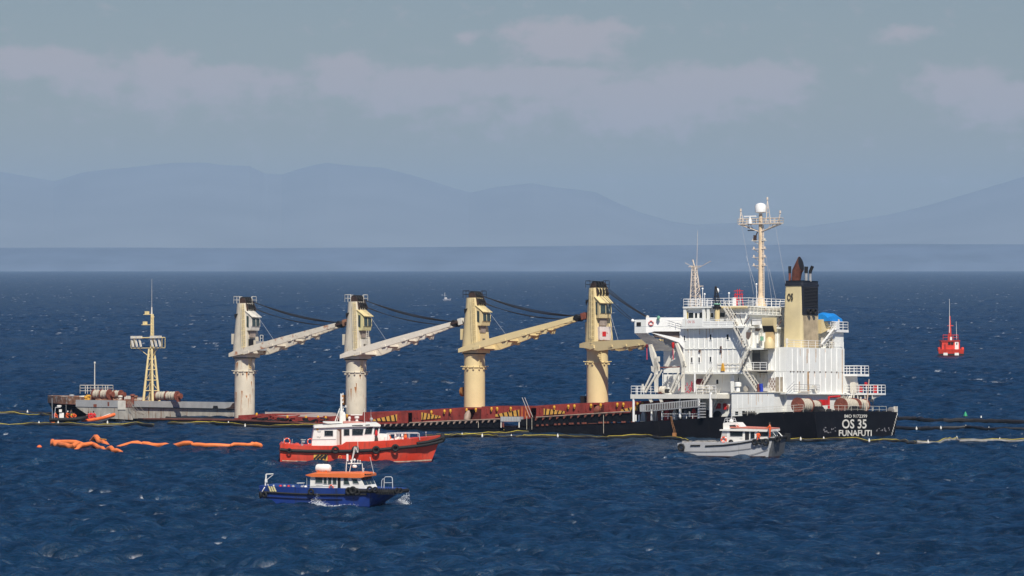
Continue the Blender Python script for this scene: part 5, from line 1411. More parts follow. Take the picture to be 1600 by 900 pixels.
# stowed gangway
ga, gb_ = A(1001, 638.5, y=-.75), A(1092, 630.5, y=-.75)
gu = A(1001, 634.0, y=-.75).z - ga.z
d = (gb_ - ga)
b = MB()
Hh = A(1092, 627.6, y=-.75).z - A(1092, 638.2, y=-.75).z
gd_ = b
for o in (0.0, Hh):
    for yy in (0, .7):
        b.beam(ga + V((0, yy, o - .5)), gb_ + V((0, yy, o - .5)), .1, .14)
n_ = 34
b.build('gangway', galv, ship)
gw = bpy.context.scene.collection.objects[-1]
for k in range(n_ + 1):
    p = ga + d * (k / n_)
    MB().beam(p + V((0, -.06, -.45)), p + V((0, -.06, Hh - .5)), .09, .09, up=(1, 0, 0)).build('gangway_stanchion', mat('light_grey', (.46, .46, .46)), gw)
p = ga; MB().box(p.x - .1, p.x + 1.1, -.85, -.05, p.z - .5, p.z - .3).box(p.x - .1, p.x + .9, -.85, -.8, p.z - .3, p.z + Hh - .5).build('gangway_end', galv, gw)
for k in range(6):
    z_ = A(1096, 630 + k * 4.3, y=-.6).z; xx = sx(1092.5, -.6, 640)
    MB().box(xx, xx + .85, -.7, .1, z_ - .12, z_ + .08).build('folded_step', galv, gw)
# orange pilot ladder rope
b = MB(); b.path([A(1048, 650, y=-.35), A(1049, 660, y=-.35), A(1051.5, 669, y=-.35), A(1053.5, 678, y=-.35)], .03, 4).path([A(1049.5, 650, y=-.4), A(1051.5, 662, y=-.4), A(1054.5, 671, y=-.4), A(1054.8, 680, y=-.4)], .03, 4).obox(A(1053.8, 679, y=-.4), (.55, .4, .6))
b.build('rope_ladder', mat('orange_rope', (.44, .20, .07), var=.3, scale=4), ship)
# davits / jib rests on the platform
dm = mat('davit_white', (.70, .66, .57), rough=.6, var=.14, scale=1, stain=RUST, stain_amt=.4, stain_scale=2, streak=True)
def davit(x, y_off, v_):
    P = lambda px, py, dv=0: A(px + x, py, y=v_ + dv)
    o = MB().hexa([P(1022.5, 613, 0), P(1028.8, 613, 0), P(1028.8, 613, .7), P(1022.5, 613, .7), P(1021.5, 560, 0), P(1028.5, 560, 0), P(1028.5, 560, .7), P(1021.5, 560, .7)]).build('davit_post', dm, ship)
    MB().prism([P(1013.2, 538.5), P(1016.5, 538), P(1022, 552), P(1028.5, 572), P(1028.5, 580), P(1022, 577), P(1016, 556)], (0, .55, 0)).build('davit_arm', dm, o)
    for a_ in ((1018.5, 584, 1004.5, 613), (1026, 584, 1008.5, 613)):
        MB().beam(P(a_[0], a_[1], -.15), P(a_[2], a_[3], -.15), .22, .3).build('davit_brace', dm, o)
    MB().beam(P(1034.5, 578, .1), P(1028, 590, .1), .12, .25).beam(P(1004.3, 600, .1), P(1004.3, 613, .1), .3, .2).build('davit_strut', dm, o)
    MB().prism([P(1024.3, 557), P(1028.7, 557), P(1028.7, 565), P(1024.3, 562)], (0, .5, 0)).build('davit_head', dm, o)
    MB().prism([P(1017, 572), P(1022, 574), P(1023, 583), P(1018, 580)], (0, .9, 0)).build('davit_cleat', dm, o)
davit(0, 0, .6)
# second davit nearer to the house
P = lambda px, py, dv=0: A(px, py, y=.9 + dv)
o2 = MB().hexa([P(1064, 613), P(1070, 613), P(1070, 613, .7), P(1064, 613, .7), P(1065.5, 565), P(1070.5, 563), P(1070.5, 563, .7), P(1065.5, 565, .7)]).build('davit_post', dm, ship)
MB().prism([P(1054.5, 537), P(1057.5, 536), P(1066, 555), P(1070.5, 572), P(1066, 578), P(1062, 560)], (0, .5, 0)).build('davit_arm', dm, o2)
for a_ in ((1060.5, 582, 1046.5, 613), (1066.5, 584, 1051, 613)):
    MB().beam(P(a_[0], a_[1], -.15), P(a_[2], a_[3], -.15), .22, .3).build('davit_brace', dm, o2)
for a_ in ((1052.5, 546, 1040, 572), (1054, 548, 1043, 573)):
    MB().beam(P(a_[0], a_[1], .6), P(a_[2], a_[3], .6), .2, .35).build('davit_brace', dm, o2)
MB().beam(P(1028, 574.2, .2), P(1062, 573.3, .2), .12, .18).build('davit_rail', redw, ship)
for x, y0, y1 in ((1010.6, 538, 544), (1051.6, 535, 544)):
    a, c_ = A(x, y0, y=.5), A(x, y1, y=.5)
    MB().lathe(c_, (0, 0, 1), [(0, .12), (.15, .22), (a.z - c_.z - .1, .24), (a.z - c_.z, .1)], 8).build('hoist_block', mat('dark_red', (.16, .01, .02)) if x < 1020 else redb, ship)
    MB().tube(c_, A(x + .3, y1 + 18, y=.5), .09, n=4).build('red_strap', mat('pinkish_red', (.50, .04, .07)), ship)
# underside props of the platform
for x in (1012, 1028):
    MB().prism([A(x, 621, y=-.1), A(x + 6, 621, y=-.1), A(x + 7, 628, y=-.1), A(x + 4, 629, y=-.1)], (0, .35, 0)).build('deck_knee', dm, ship)
# items on the platform
for x, y, rr, m__ in ((1032, 610, .55, redw), (1036, 609, .6, offw), (1042, 611, .35, blk), (1093.5, 596.5, .5, mat('dark_red', (.16, .01, .02)))):
    p = A(x, y, y=2.4 if x < 1080 else 4.4); MB().lathe(p - V((.5, 0, 0)), (1, 0, 0), [(0, rr * .9), (.05, rr), (.95, rr), (1.0, rr * .9)], 12).build('hose_drum', m__, ship)
b = MB()
for k in range(22):
    p = A(random.uniform(1060, 1083), random.uniform(603, 612), y=1.6 + random.uniform(-.5, .5)); q = p + V((random.uniform(-.8, .8), 0, random.uniform(-.5, .6)))
    b.tube(p, q, .07, n=4)
b.tube(A(1079, 612, y=1.2), A(1081, 596, y=1.2), .09).tube(A(1083.5, 612, y=1.2), A(1081, 596, y=1.2), .08)
b.build('red_pipework', mat('pinkish_red', (.50, .04, .07)), ship, kind='stuff')
b = MB()
for k in range(20):
    p = A(random.uniform(1088, 1112), random.uniform(603, 613), y=.6 + random.uniform(0, .8)); b.obox(p, (random.uniform(.2, .8), .4, random.uniform(.2, .7)))
b.build('deck_gear', offw, ship, kind='stuff')
postpx(1085.5, 613, 584, .4, .15)
# wall behind platform: white locker block seen between the davits
p, q = A(1036, 583, y=4.5), A(1060, 612, y=4.5)
b = MB()
for k in range(4):
    x = p.x + (q.x - p.x) * k / 3; b.tube(V((x, 4.4, q.z)), V((x, 4.4, p.z)), .07, n=4)
b.tube(V((p.x, 4.4, (p.z + q.z) / 2)), V((q.x, 4.4, (p.z + q.z) / 2)), .06, n=4); b.build('wall_piping', white2, ship)

# stairways on the side
def stair(x0, y0, x1, y1, v_, wd=.9, m_=offw, rail=True):
    a, c_ = A(x0, y0, y=v_), A(x1, y1, y=v_)
    b = MB()
    for dv in (0, wd):
        b.beam(a + V((0, dv, 0)), c_ + V((0, dv, 0)), .1, .28)
        if rail:
            u = V((0, 0, 1.0)); b.tube(a + V((0, dv, 1)), c_ + V((0, dv, 1)), .045, n=4)
            for k in range(4):
                q = a.lerp(c_, (k + .5) / 4) + V((0, dv, 0)); b.tube(q, q + u, .04, n=4)
    o = b.build('stairway', m_, ship)
    n_ = max(4, int((c_ - a).length / .45))
    st_ = MB()
    for k in range(n_):
        q = a.lerp(c_, (k + .5) / n_); st_.obox(q + V((0, wd / 2, 0)), (.4, wd, .05))
    st_.build('stair_treads', mat('tread_grey', (.22, .20, .18), var=.4), o, kind='stuff')
stair(1131, 481, 1148, 509, 2.2)
stair(1146, 511, 1163, 543, 1.8)
stair(1154, 579, 1169, 546, 1.8)
stair(1161, 581, 1182, 611, 2.0)
stair(1094, 611, 1110, 583, 2.0, .7)
stair(1108, 650, 1122, 616, 1.0, .7)
# enclosed stair cheek, triangular
poly('stair_cheek', [(1152, 511), (1172, 511), (1165.5, 519), (1165.5, 542), (1163, 543)], 2.5, .12, white)
# grey panel paints deck shade behind the after stairs (dark door), railing in front
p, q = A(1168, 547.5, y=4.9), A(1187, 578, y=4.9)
boxp('recess_shade_panel', mat('recess_shade_grey', (.16, .16, .16), var=.1), ship, p.x, q.x, 5.0, 5.1, q.z, p.z)
p, q = A(1174, 552, y=4.9), A(1186.5, 577, y=4.9); boxp('door', mat('dark_door', (.055, .055, .06)), ship, p.x, q.x, 4.9, 5.0, q.z, p.z)
b = MB(); p, q = A(1167, 578, y=2.6), A(1198, 578, y=2.6); b.rail([p, q], h=1.2, bars=3, r_=.05, step=1.3); b.build('landing_railing', white2, ship)
boxp('landing', offw, ship, A(1160, 579, y=2.6).x, A(1199, 579, y=2.6).x, 2.5, 6.4, q.z - .2, q.z)
b = MB(); p, q = A(1121, 579.5, y=2.75), A(1160, 579.5, y=2.75); b.rail([p, q], h=1.15, bars=2, r_=.045, step=1.3); b.build('side_railing', offw, ship)
p = A(1128.5, 573, y=2.5); MB().prism([p + V((-.3, 0, -.7)), p + V((.35, 0, -.7)), p + V((.1, 0, .6)), p + V((-.1, 0, .5))], (0, .3, 0)).build('mooring_bag', yel, ship)
# equipment on the side bay deck
def stand(name, x, y0, y1, v_, prof_m, r_, label=None):
    a, c_ = A(x, y0, y=v_), A(x, y1, y=v_); h = c_.z - a.z
    return MB().lathe(V((a.x, v_, a.z)), (0, 0, 1), [(0, r_ * .62), (h * .45, r_ * .62), (h * .5, r_ * .5), (h * .55, r_), (h * .92, r_), (h, r_ * .5)], 14).build(name, prof_m, ship)
stand('white_tank', 1153, 612, 597, 2.4, white, .58)
MB().lathe(A(1165, 607.5, y=2.6) , (0, 1, 0), [(0, .35), (.05, .5), (.3, .5), (.35, .35)], 14).build('cable_drum', greyl, ship)
MB().box(A(1163, 612, y=2.6).x, A(1167, 612, y=2.6).x, 2.7, 3.1, A(1163, 612, y=2.6).z, A(1163, 609, y=2.6).z).build('drum_foot', offw, ship)
b = MB()
for k in range(14):
    a_ = k / 13 * 3.14; b.tube(A(1200, 611, y=2.4) + V((-.8 * math.cos(a_), 0, .7 * math.sin(a_))), A(1200, 611, y=2.4) + V((-.8 * math.cos(a_ + .24), 0, .7 * math.sin(a_ + .24))), .05, n=4)
b.obox(A(1199, 608.5, y=2.6), (1.2, .6, .55)); b.build('capstan', offw, ship)
b = MB()
for k in range(5):
    for j in range(5):
        if (k + j) % 2: b.obox(A(1202 + k * 2, 592 + j * 4, y=3.0), (.22, .1, .35))
for k in range(6): b.tube(A(1201.5 + k * 2, 591, y=3.0), A(1201.5 + k * 2, 611, y=3.0), .04, n=4)
b.build('net_rack', mat('net_brown', (.30, .22, .18)), ship, kind='stuff')
b = MB()
for k in range(3):
    p = A(1178.5, 586.5 + k * 3, y=5.5); b.obox(p, (.25, .2, .25))
b.build('switch_box', galv, ship, kind='stuff')
# white emblem ring and red extinguisher boxes on the lower side
MB().torus(A(1126.5, 624, y=4.5), (0, 1, 0), .44, .09, 18, 6).build('towing_pad', offw, ship)
for x, y, w2, h2, m__ in ((1123.3, 634.2, .32, .45, redb), (1132.5, 635, .3, .52, redb), (1137.3, 635.5, .16, .3, redw), (1118, 635, .25, .4, redb)):
    p = A(x, y, y=4.4); MB().lathe(p - V((0, 0, h2)), (0, 0, 1), [(0, w2 * .9), (.08, w2), (h2 * 2 - .12, w2), (h2 * 2, w2 * .6)], 12).build('fire_box', m__, ship)
p = A(1120.5, 648.5, y=4.2); MB().lathe(p, (0, 1, 0), [(-.3, .1), (-.25, .62), (0, .7), (.2, .72)], 16).build('fairlead', blk, ship)
for x0, x1, y0, y1 in ((1149, 1153.5, 643, 648), (1160, 1164, 642, 648)):
    win('y', 1.7, x0, x1, y0, y1, fr=False)
b = MB()
for k in range(4):
    b.torus(A(1166 + k * 4, 646.3, y=.7), (1, 0, 0), .3, .12, 10, 5)
b.tube(A(1161, 647.8, y=.7), A(1181, 646.6, y=.7), .3); b.build('mooring_rollers', blk, ship, kind='stuff')
# light wire rails along the gunwale
b = MB(); pts = [A(x, y, y=.12) for x, y in ((1143, 650.5), (1180, 648.5), (1225, 645.8), (1255, 644))]
b.rail(pts, h=1.2, bars=3, r_=.03, step=1.8); b.build('gunwale_railing', offw, ship)
# flat grey panel paints the shadowed opening x 1209-1222 with deck edge over it
deck('poop_top', sx(1209, 3.2), SC + .6, 3.2, 24, zC1 + .1, .14, white)
p, q = A(1209, 618, y=4.75), A(1222, 646, y=4.75); boxp('doorway', mat('recess_shade_grey', (.16, .16, .16)), ship, p.x, q.x, 4.74, 4.82, q.z, p.z)
b = MB(); a, c_ = A(1229, 613, x=SC + .8), A(1241, 601, x=SC + .8)
b.rail([A(1241, 612, x=SC + .5), A(1281, 613, x=SC + .5)], h=1.2, bars=3, r_=.035, step=1.8); b.tube(a, c_, .05).tube(a + V((0, 0, .5)), c_ + V((0, 0, .5)), .04)
b.build('casing_walkway_rail', galv, ship)
p = A(1275, 607, x=SC + .5); MB().torus(p - V((0, 0, .4)), (1, .2, 0), .42, .08, 14, 5).obox(p + V((0, -.5, .3)), (.3, .9, .35)).build('valve_wheel', offw, ship)
MB().obox(A(1257, 612.4, x=SC + .4), (.5, 3.2, .25)).build('pipe_shelf', offw, ship)

# ------------------------------------------------------------------ mooring deck at the stern
def drumpx(x0, x1, y, s_, rr, split=True, m_=redw):
    p, q = A(x0, y, x=s_), A(x1, y + .6, x=s_)
    return rope_drum(ship, (p + q) / 2, (q - p), (q - p).length, rr, m_, split=split, n=16)
drumpx(1246.5, 1262, 633, -3.6, 1.25, False)
drumpx(1264, 1276, 634, -3.4, 1.05, False)
drumpx(1314, 1333, 633.8, -3.8, 1.3, False)
drumpx(1337, 1350, 633, -4.2, 1.15, False)
p = A(1286.5, 629, x=-3.5); MB().obox(p, (1.1, .95, .95)).obox(p + V((0, -.7, -.1)), (.7, .7, .6)).build('winch_motor', redb, ship)
b = MB(); b.path([A(1295, 641, x=-4.5), A(1295, 620.5, x=-4.5), A(1312, 619.5, x=-4.5)], .2, 8); b.build('red_pipe', redb, ship)
b = MB()
for k in range(10):
    b.tube(A(1308 + k * 2.2, 628, x=-4.8), A(1311 + k * 2.2, 618 + (k % 3), x=-5.2), .08, n=4)
b.build('hose_bundle', rope_m, ship, kind='stuff')
for x, rr in ((1279, .55), (1335, .6)):
    p = A(x, 640, x=-1.6); MB().lathe(p - V((0, .9, 0)), (0, 1, 0), [(0, rr * .5), (.05, rr), (.5, rr), (.55, rr * .6), (1.2, rr * .6), (1.25, rr), (1.8, rr)], 14).build('fairlead_roller', blk, ship)
p = A(1394, 641.5, x=-1.0); MB().lathe(p - V((0, .6, 0)), (0, 1, 0), [(0, .3), (.05, .6), (1.2, .6), (1.25, .3)], 14).build('stern_fairlead', mat('fairlead_grey', (.22, .21, .21)), ship)
MB().obox(A(1399.5, 642, x=-.3), (.5, .5, 1.5)).build('corner_post', offw, ship)
b = MB()
for k in range(70):
    x = random.uniform(1283, 1392); p = A(x, 641.4 + random.uniform(-.8, 1.6) + (x - 1283) * .028, x=-.8 + random.uniform(-.6, .3)); b.obox(p, (random.uniform(.2, .6), random.uniform(.2, .9), random.uniform(.15, .5)))
b.build('mooring_gear', mat('deck_gear_dark', (.045, .04, .04), var=.6, scale=2), ship, kind='stuff')
b = MB()
b.rail([A(x, y, x=-.25) for x, y in ((1290, 644.0), (1340, 644.8), (1385, 645.6))], h=1.1, bars=2, r_=.03, step=2.2); b.build('stern_railing', offw, ship)
for x, y, m__ in ((1292, 631, white2), (1344, 615, galv), (1362, 625.5, white2), (1310, 631, offw)):
    p = A(x, y, x=-5.5); MB().obox(p, (.6, .5, .5)).build('deck_box', m__, ship)
b = MB()
for x0, y0, x1, y1 in ((1330, 622, 1333, 605), (1334, 622, 1334.5, 605), (1328, 619, 1322, 630), (1345, 620, 1345, 635)):
    b.tube(A(x0, y0, x=-5), A(x1, y1, x=-5), .12, n=6)
b.build('davit', offw, ship)

# lettering on the transom
def tpt(x, y):
    return A(x, y, x=.0)
def tletter(s, x0, x1, ytop, ybot, m_, wt=0.0, sp=1.0):
    o = tpt(x0, ybot); r = tpt(x1, ybot); u = tpt(x0, ytop)
    text_mesh('lettering', s, m_, hullo, o, (r - o), (u - o), (r - o).length, (u - o).length, (1, 0, 0), .05, sp, wt)
# the transom rakes in slightly: find its plane by casting on x=0
tletter('IMO 9172399', 1319, 1354.5, 647.6, 652.9, lettw, .012)
tletter('OS 35', 1315.3, 1353.6, 655.0, 669.6, lettw, .02)
tletter('FUNAFUTI', 1310.3, 1361.6, 671.8, 681.4, lettw, .02)
b = MB()
for k in range(26):
    x = random.choice([random.uniform(1285, 1309), random.uniform(1367, 1390)]); y = random.uniform(668, 676); p = A(x, y, x=.03)
    b.obox(p, (.02, random.uniform(.15, .5), random.uniform(.08, .3)))
b.build('paint_scuffs', mat('scuff_grey', (.22, .21, .22), var=.4), hullo, kind='stuff')
b = MB()
for k in range(9):
    a, c_ = A(1402.5 - k * 1.15, 645 + k * 4.4, x=.04), A(1401.5 - k * 1.15, 648.5 + k * 4.4, x=.04); b.obox((a + c_) / 2, (.04, .14, (a - c_).length))
b.build('draught_marks', lettw, hullo, kind='stuff')

# things that lie on the ship but are not fixed to it
def on_ship(name, local, label, cat, group=None):
    return thing(name, SM @ Matrix.Translation(local), label, cat, group)
def drum(px, py0, py1, v_, m_, label):
    a = A(px, py0, y=v_); h = A(px, py1, y=v_).z - a.z
    o = MB().lathe((0, 0, 0), (0, 0, 1), [(0, .3), (h * .33, .3), (h * .34, .32), (h * .36, .3), (h * .66, .3), (h * .67, .32), (h * .69, .3), (h, .3)], 14).build('barrel', m_, None)
    o.matrix_world = SM @ Matrix.Translation((a.x, v_, a.z)); o['label'] = label; o['category'] = 'barrel'; return o
drum(1185.8, 612, 600.0, 2.3, redw, 'narrow dark red barrel standing left of the blue barrels on the ship side deck')
drum(1189.8, 612, 605.5, 2.2, bluem, 'blue barrel, the lower one of two stacked beside the red barrel')
drum(1189.2, 605.5, 599.5, 2.2, bluem, 'blue barrel, the upper one of two stacked beside the red barrel')
tp = MB(); ta = A(1281, 488, x=-9.8); tb = A(1303, 503, x=-9.8)
rg = []
for j in range(9):
    u = j / 8
    row = []
    for i in range(13):
        f = i / 12; y_ = ta.y + (tb.y - ta.y) * u
        hgt_ = (ta.z - tb.z) * (math.sin(math.pi * min(1, .18 + u * .72)) ** .5) * math.sin(math.pi * f) ** .45
        row.append(V((-9.8 - 1.6 * math.cos(math.pi * f), y_ + .1 * math.sin(5 * f + u * 9), tb.z + hgt_ + .07 * math.sin(13 * f + 7 * u))))
    rg.append(row)
tp.loft(rg, ring_closed=True)
c0_ = V((-9.8, (ta.y + tb.y) / 2, tb.z)); tp.v = [tuple(V(p) - c0_) for p in tp.v]
o = tp.build('tarpaulin', mat('blue_tarpaulin', (.015, .22, .62), rough=.45, var=.2, scale=2), None); o.matrix_world = SM @ Matrix.Translation(c0_)
o['label'] = 'bright blue tarpaulin draped over gear behind the funnel'; o['category'] = 'tarpaulin'
def lifebuoy(M, label, Rr=.36, rr=.085, m_=None, tilt=None):
    o = MB().torus((0, 0, 0), (0, 1, 0), Rr, rr, 20, 8).build('lifebuoy', m_ or mat('lifebuoy_orange', (.75, .10, .04), var=.1), None)
    b = MB()
    for k in range(4):
        a_ = R(45 + 90 * k); b.torus((0, 0, 0), (0, 1, 0), Rr, rr * 1.04, 40, 8)
        break
    # white bands
    bb = MB()
    for k in range(4):
        a0 = R(40 + 90 * k); rings = []
        for q in range(3):
            a_ = a0 + R(7 * q); e = V((math.cos(a_), 0, math.sin(a_))); rings.append([e * (Rr + rr * 1.08 * math.cos(6.283 * i / 8)) + V((0, rr * 1.08 * math.sin(6.283 * i / 8), 0)) for i in range(8)])
        bb.loft(rings)
    bb.build('white_bands', white2, o)
    o.matrix_world = M; o['label'] = label; o['category'] = 'lifebuoy'
    return o
p = A(1017.3, 505, y=.0)
q_ = P2(.13, wz1 - .3)
ang = math.atan2(VW + .5, sEnd + .2 - wB)
lifebuoy(SM @ Matrix.Translation((q_.x + .1, q_.y - .12, A(1017, 505, y=q_.y).z)) @ Matrix.Rotation(ang, 4, 'Z'), 'red and white lifebuoy hanging on the white bridge wing of the cargo ship', .36, .09, mat('lifebuoy_red', (.55, .06, .05)))

# details on the after side of the upper house
zs = A(1195, 491.5, x=S1).z
boxp('overhang_slab', white, ship, S1 - .2, S1 + .75, 3.2, 14.0, zs - .12, zs)  # overhang added so its shadow band falls on the wall below
b = MB()
for k in range(9):
    yy = 3.6 + k * 1.2; b.tube(V((S1 + .3, yy, zs)), V((S1 + .3, yy + .3, zs + 1.3)), .05, n=4)
b.tube(V((S1 + .25, 3.4, zs + .8)), V((S1 + .25, 13.8, zs + .8)), .07, n=5).tube(V((S1 + .25, 3.4, zs + 1.2)), V((S1 + .25, 13.8, zs + .9)), .05, n=5)
b.build('cable_run', offw, ship, kind='stuff')
p = A(1182, 504, x=S1 + .6); MB().obox(p, (.9, 1.3, .8)).obox(p + V((0, 0, .45)), (1.05, 1.5, .12)).build('air_unit', white2, ship)
p = A(1182, 507.5, x=S1 + .6); MB().obox(p, (.7, .8, .5)).build('unit_stand', offw, ship)
bm_ = mat('brown_shade', (.16, .115, .095), var=.2)
poly('shade_patch', [(1165.8, 519), (1174.5, 519), (1171, 529), (1168.5, 531), (1165.8, 527)], 2.45, .05, bm_)  # flat brown polygon paints the dark inside the stair-cheek opening
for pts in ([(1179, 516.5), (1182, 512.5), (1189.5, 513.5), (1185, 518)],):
    MB().prism([A(x, y, x=S1 + .05) for x, y in pts], (.04, 0, 0)).build('shade_patch', bm_, ship)  # brown shadow shape painted flat on the wall
for x, y0, y1 in ((1190.5, 518, 528), (1174, 513, 541), (1187, 519, 541), (1201, 521, 541)):
    a, c_ = A(x, y0, x=S1 + .25), A(x, y1, x=S1 + .25); MB().tube(a, c_, .09, n=6).build('vertical_pipe', offw, ship)
p = A(1190.3, 529, x=S1 + .4); MB().obox(p, (.4, .5, .7)).build('green_box', tealm, ship)
for x, y, plane in ((1148.5, 492.5, 4.2), (1126.5, 543, VW), (1093, 548.5, VW), (1126, 549, VW)):
    p = A(x, y, y=plane - .1); MB().obox(p, (.3, .2, .45)).build('wall_lamp', mat('lamp_dark', (.10, .06, .05)), ship)
b = MB()
for x0, y0, x1, y1 in ((1156, 493, 1160, 507), (1163, 507, 1171, 495), (1215, 510, 1221, 499), (1213, 511, 1221, 503), (1221, 490, 1218, 497)):
    b.tube(A(x0, y0, x=S1 + .3), A(x1, y1, x=S1 + .3), .07, n=5)
b.build('loose_cable', mat('lamp_dark', (.10, .06, .05)), ship, kind='stuff')
# rust runs on the white walls
rr2 = random.Random(3); rrm = mat('thin_rust', (.58, .40, .26), rough=.8, var=.3, scale=2)
for k in range(26):
    x = rr2.uniform(1072, 1160); y0 = rr2.choice([546, 512.5, 583, 614]); 
    if y0 > 560: x = rr2.uniform(1144, 1207)
    v_ = VW if y0 < 560 else (5.6 if y0 == 583 else 1.7)
    if y0 == 583: x = rr2.uniform(1167, 1197)
    ln = rr2.uniform(4, 20)
    p, q = A(x, y0 + .5, y=v_), A(x + rr2.uniform(.4, .9), y0 + ln, y=v_)
    boxp('rust_streak', rrm, ship, p.x, q.x, v_ - .006, v_, q.z, p.z)
for k in range(14):
    x = rr2.choice([1248, 1262, 1273, 1290, 1302, 1312]) + rr2.uniform(-2, 2); y0 = rr2.choice([545, 581.5]); p, q = A(x, y0, x=SC), A(x + .7, y0 + rr2.uniform(5, 25), x=SC)
    boxp('rust_streak', rrm, ship, SC, SC + .006, p.y, q.y, q.z, p.z)

soot = mat('funnel_soot', (.30, .24, .17), rough=.85, var=.35, scale=.8)
MB().hexa([V((fs1 + .0, fv0 + .7, zF0 + .1)), V((fs1 + .03, fv0 + .7, zF0 + .1)), V((fs1 + .03, fv1 - .5, zF0 + .1)), V((fs1 + .0, fv1 - .5, zF0 + .1)), V((fs1 - .04, fv0 + .45, gz0)), V((fs1 + .015, fv0 + .45, gz0)), V((fs1 + .015, fv1 - .9, gz0)), V((fs1 - .04, fv1 - .9, gz0))]).build('soot_stain', mat('soot_veil', (.47, .37, .24), rough=.85, var=.35, scale=.7), fn_)

darkw = mat('charcoal_panel_shade', (.045, .040, .043), rough=.8, var=.35, scale=1)
p, q = A(1035, 621.5, y=4.7), A(1096, 641, y=4.7); boxp('under_deck_shade', darkw, ship, p.x, q.x, 4.62, 4.72, q.z, p.z)  # dark panels paint the shade under the boat deck
p, q = A(1036, 641, y=4.7), A(1110, 653, y=4.7); boxp('under_deck_shade', darkw, ship, p.x, q.x, 4.5, 4.6, q.z - .4, p.z)
p, q = A(986, 641.5, y=5.0), A(1034, 657, y=5.0); boxp('hatch_end', darkw, ship, p.x, q.x, 5.0, 5.3, q.z, p.z)
for x0, x1 in ((1011.5, 1017), (1024.5, 1031)):
    MB().prism([A(x, y, y=3.2) for x, y in ((x0, 657), (x0 + 1, 644), (x1 - 2, 643), (x1, 657))], (0, .3, 0)).build('red_frame', redh, ship)
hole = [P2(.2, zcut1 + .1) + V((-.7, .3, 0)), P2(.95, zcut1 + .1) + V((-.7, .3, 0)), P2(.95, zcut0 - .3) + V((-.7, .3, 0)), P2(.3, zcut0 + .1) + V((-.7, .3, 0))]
MB().prism(hole, (-.05, .02, 0)).build('wing_shade_plate', mat('brown_shade', (.16, .115, .095)), ship)  # brown plate paints the shade seen through the girder cutout
# ------------------------------------------------------------------ boats
class Boat:
    def __init__(self, name, label, cat, px, py, yaw, beam):
        self.M = frame_at(px, py, yaw); self.F = Frame(self.M); self.beam = beam
        self.root = thing(name, self.M, label, cat)
    def a(self, x, y, v=0.0):
        return self.F.at(x, y, y=v)
    def f(self, x, y, u):
        return self.F.at(x, y, x=u)
    def tyre(self, x, y, rpx, v=-.18, nrm=(0, 1, 0), name='tyre_fender', s=.42):
        c = self.a(x, y, v); e = self.a(x + rpx, y, v); Rr = (e - c).length
        return MB().torus(c, nrm, Rr * .70, Rr * .31, 16, 8).build(name, rubber, self.root)
    def plate(self, name, m_, pts, v, th=.05, parent=None):
        return MB().prism([self.a(x, y, v) for x, y in pts], (0, th, 0)).build(name, m_, parent or self.root)
    def hull(self, m_, st, bot=-.7, name='hull', keel=0.0):
        """st: (x, z_top, half_breadth_top, half_breadth_waterline, x_shift_at_waterline)"""
        rg = []
        h = self.beam / 2
        for x, zt, bt, bw, xs in st:
            xm = x + xs * .5
            rg.append([(x, h - bt, zt), (xm, h - (bt + bw) / 2, zt * .5), (x + xs, h - bw, 0), (x + xs * 1.3, h - bw * .8, bot), (x + xs * 1.3, h + bw * .8, bot), (x + xs, h + bw, 0), (xm, h + (bt + bw) / 2, zt * .5), (x, h + bt, zt)])
        b = MB().loft(rg)
        return b.build(name, m_, self.root)
whiteb = mat('boat_white', (0.80, 0.78, 0.73), rough=.4, var=.07, scale=2, stain=(.52, .36, .24), stain_amt=.22, stain_scale=2.2, streak=True, dirt=(.6, .52, .44), dirt_amt=.35)
redhull = mat('red_hull', (0.66, 0.042, 0.016), rough=.5, var=.16, scale=.9, stain=(.36, .035, .02), stain_amt=.55, stain_scale=1.3, streak=True, dirt=(.55, .12, .08), dirt_amt=.5)
orangeroof = mat('orange_roof', (0.72, 0.17, 0.045), rough=.5, var=.1, scale=1)
bluehull = mat('blue_hull', (0.006, 0.030, 0.185), rough=.4, var=.2, scale=.8, stain=(.012, .02, .06), stain_amt=.55, stain_scale=1.2, streak=True, dirt=(.03, .06, .16), dirt_amt=.5)
greyhull = mat('light_grey_hull', (0.42, 0.42, 0.43), rough=.5, var=.1, scale=.7, stain=(.25, .24, .23), stain_amt=.35, stain_scale=1.2, streak=True)
bootred = mat('boot_top_red', (0.20, 0.018, 0.014), rough=.6, var=.3)

# ---- red workboat with white wheelhouse
rb_ = Boat('workboat', 'red hulled workboat with white wheelhouse and black tyre fenders', 'boat', 560, 724.5, 5, 5.4)
B = rb_
topl = [(438, 696), (441, 692.5), (470, 696.5), (520, 696.8), (534, 695.3), (541, 690.6), (575, 690), (605, 688.5), (640, 686), (664, 684), (680, 682.5), (692.5, 680.5)]
st_ = []
for x, y in topl:
    p = B.a(x, y); f = max(0, (x - 590) / 102.5)
    bt = 2.7 * (1 - f ** 2.1) + .06 if f > 0 else (2.7 if x > 450 else 2.55)
    bw = 2.45 * (1 - min(1, f * 1.14) ** 1.5) + .03 if f > 0 else 2.45
    st_.append((p.x, p.z, bt, bw, -1.55 * f ** 1.3))
h_ = B.hull(redhull, st_)
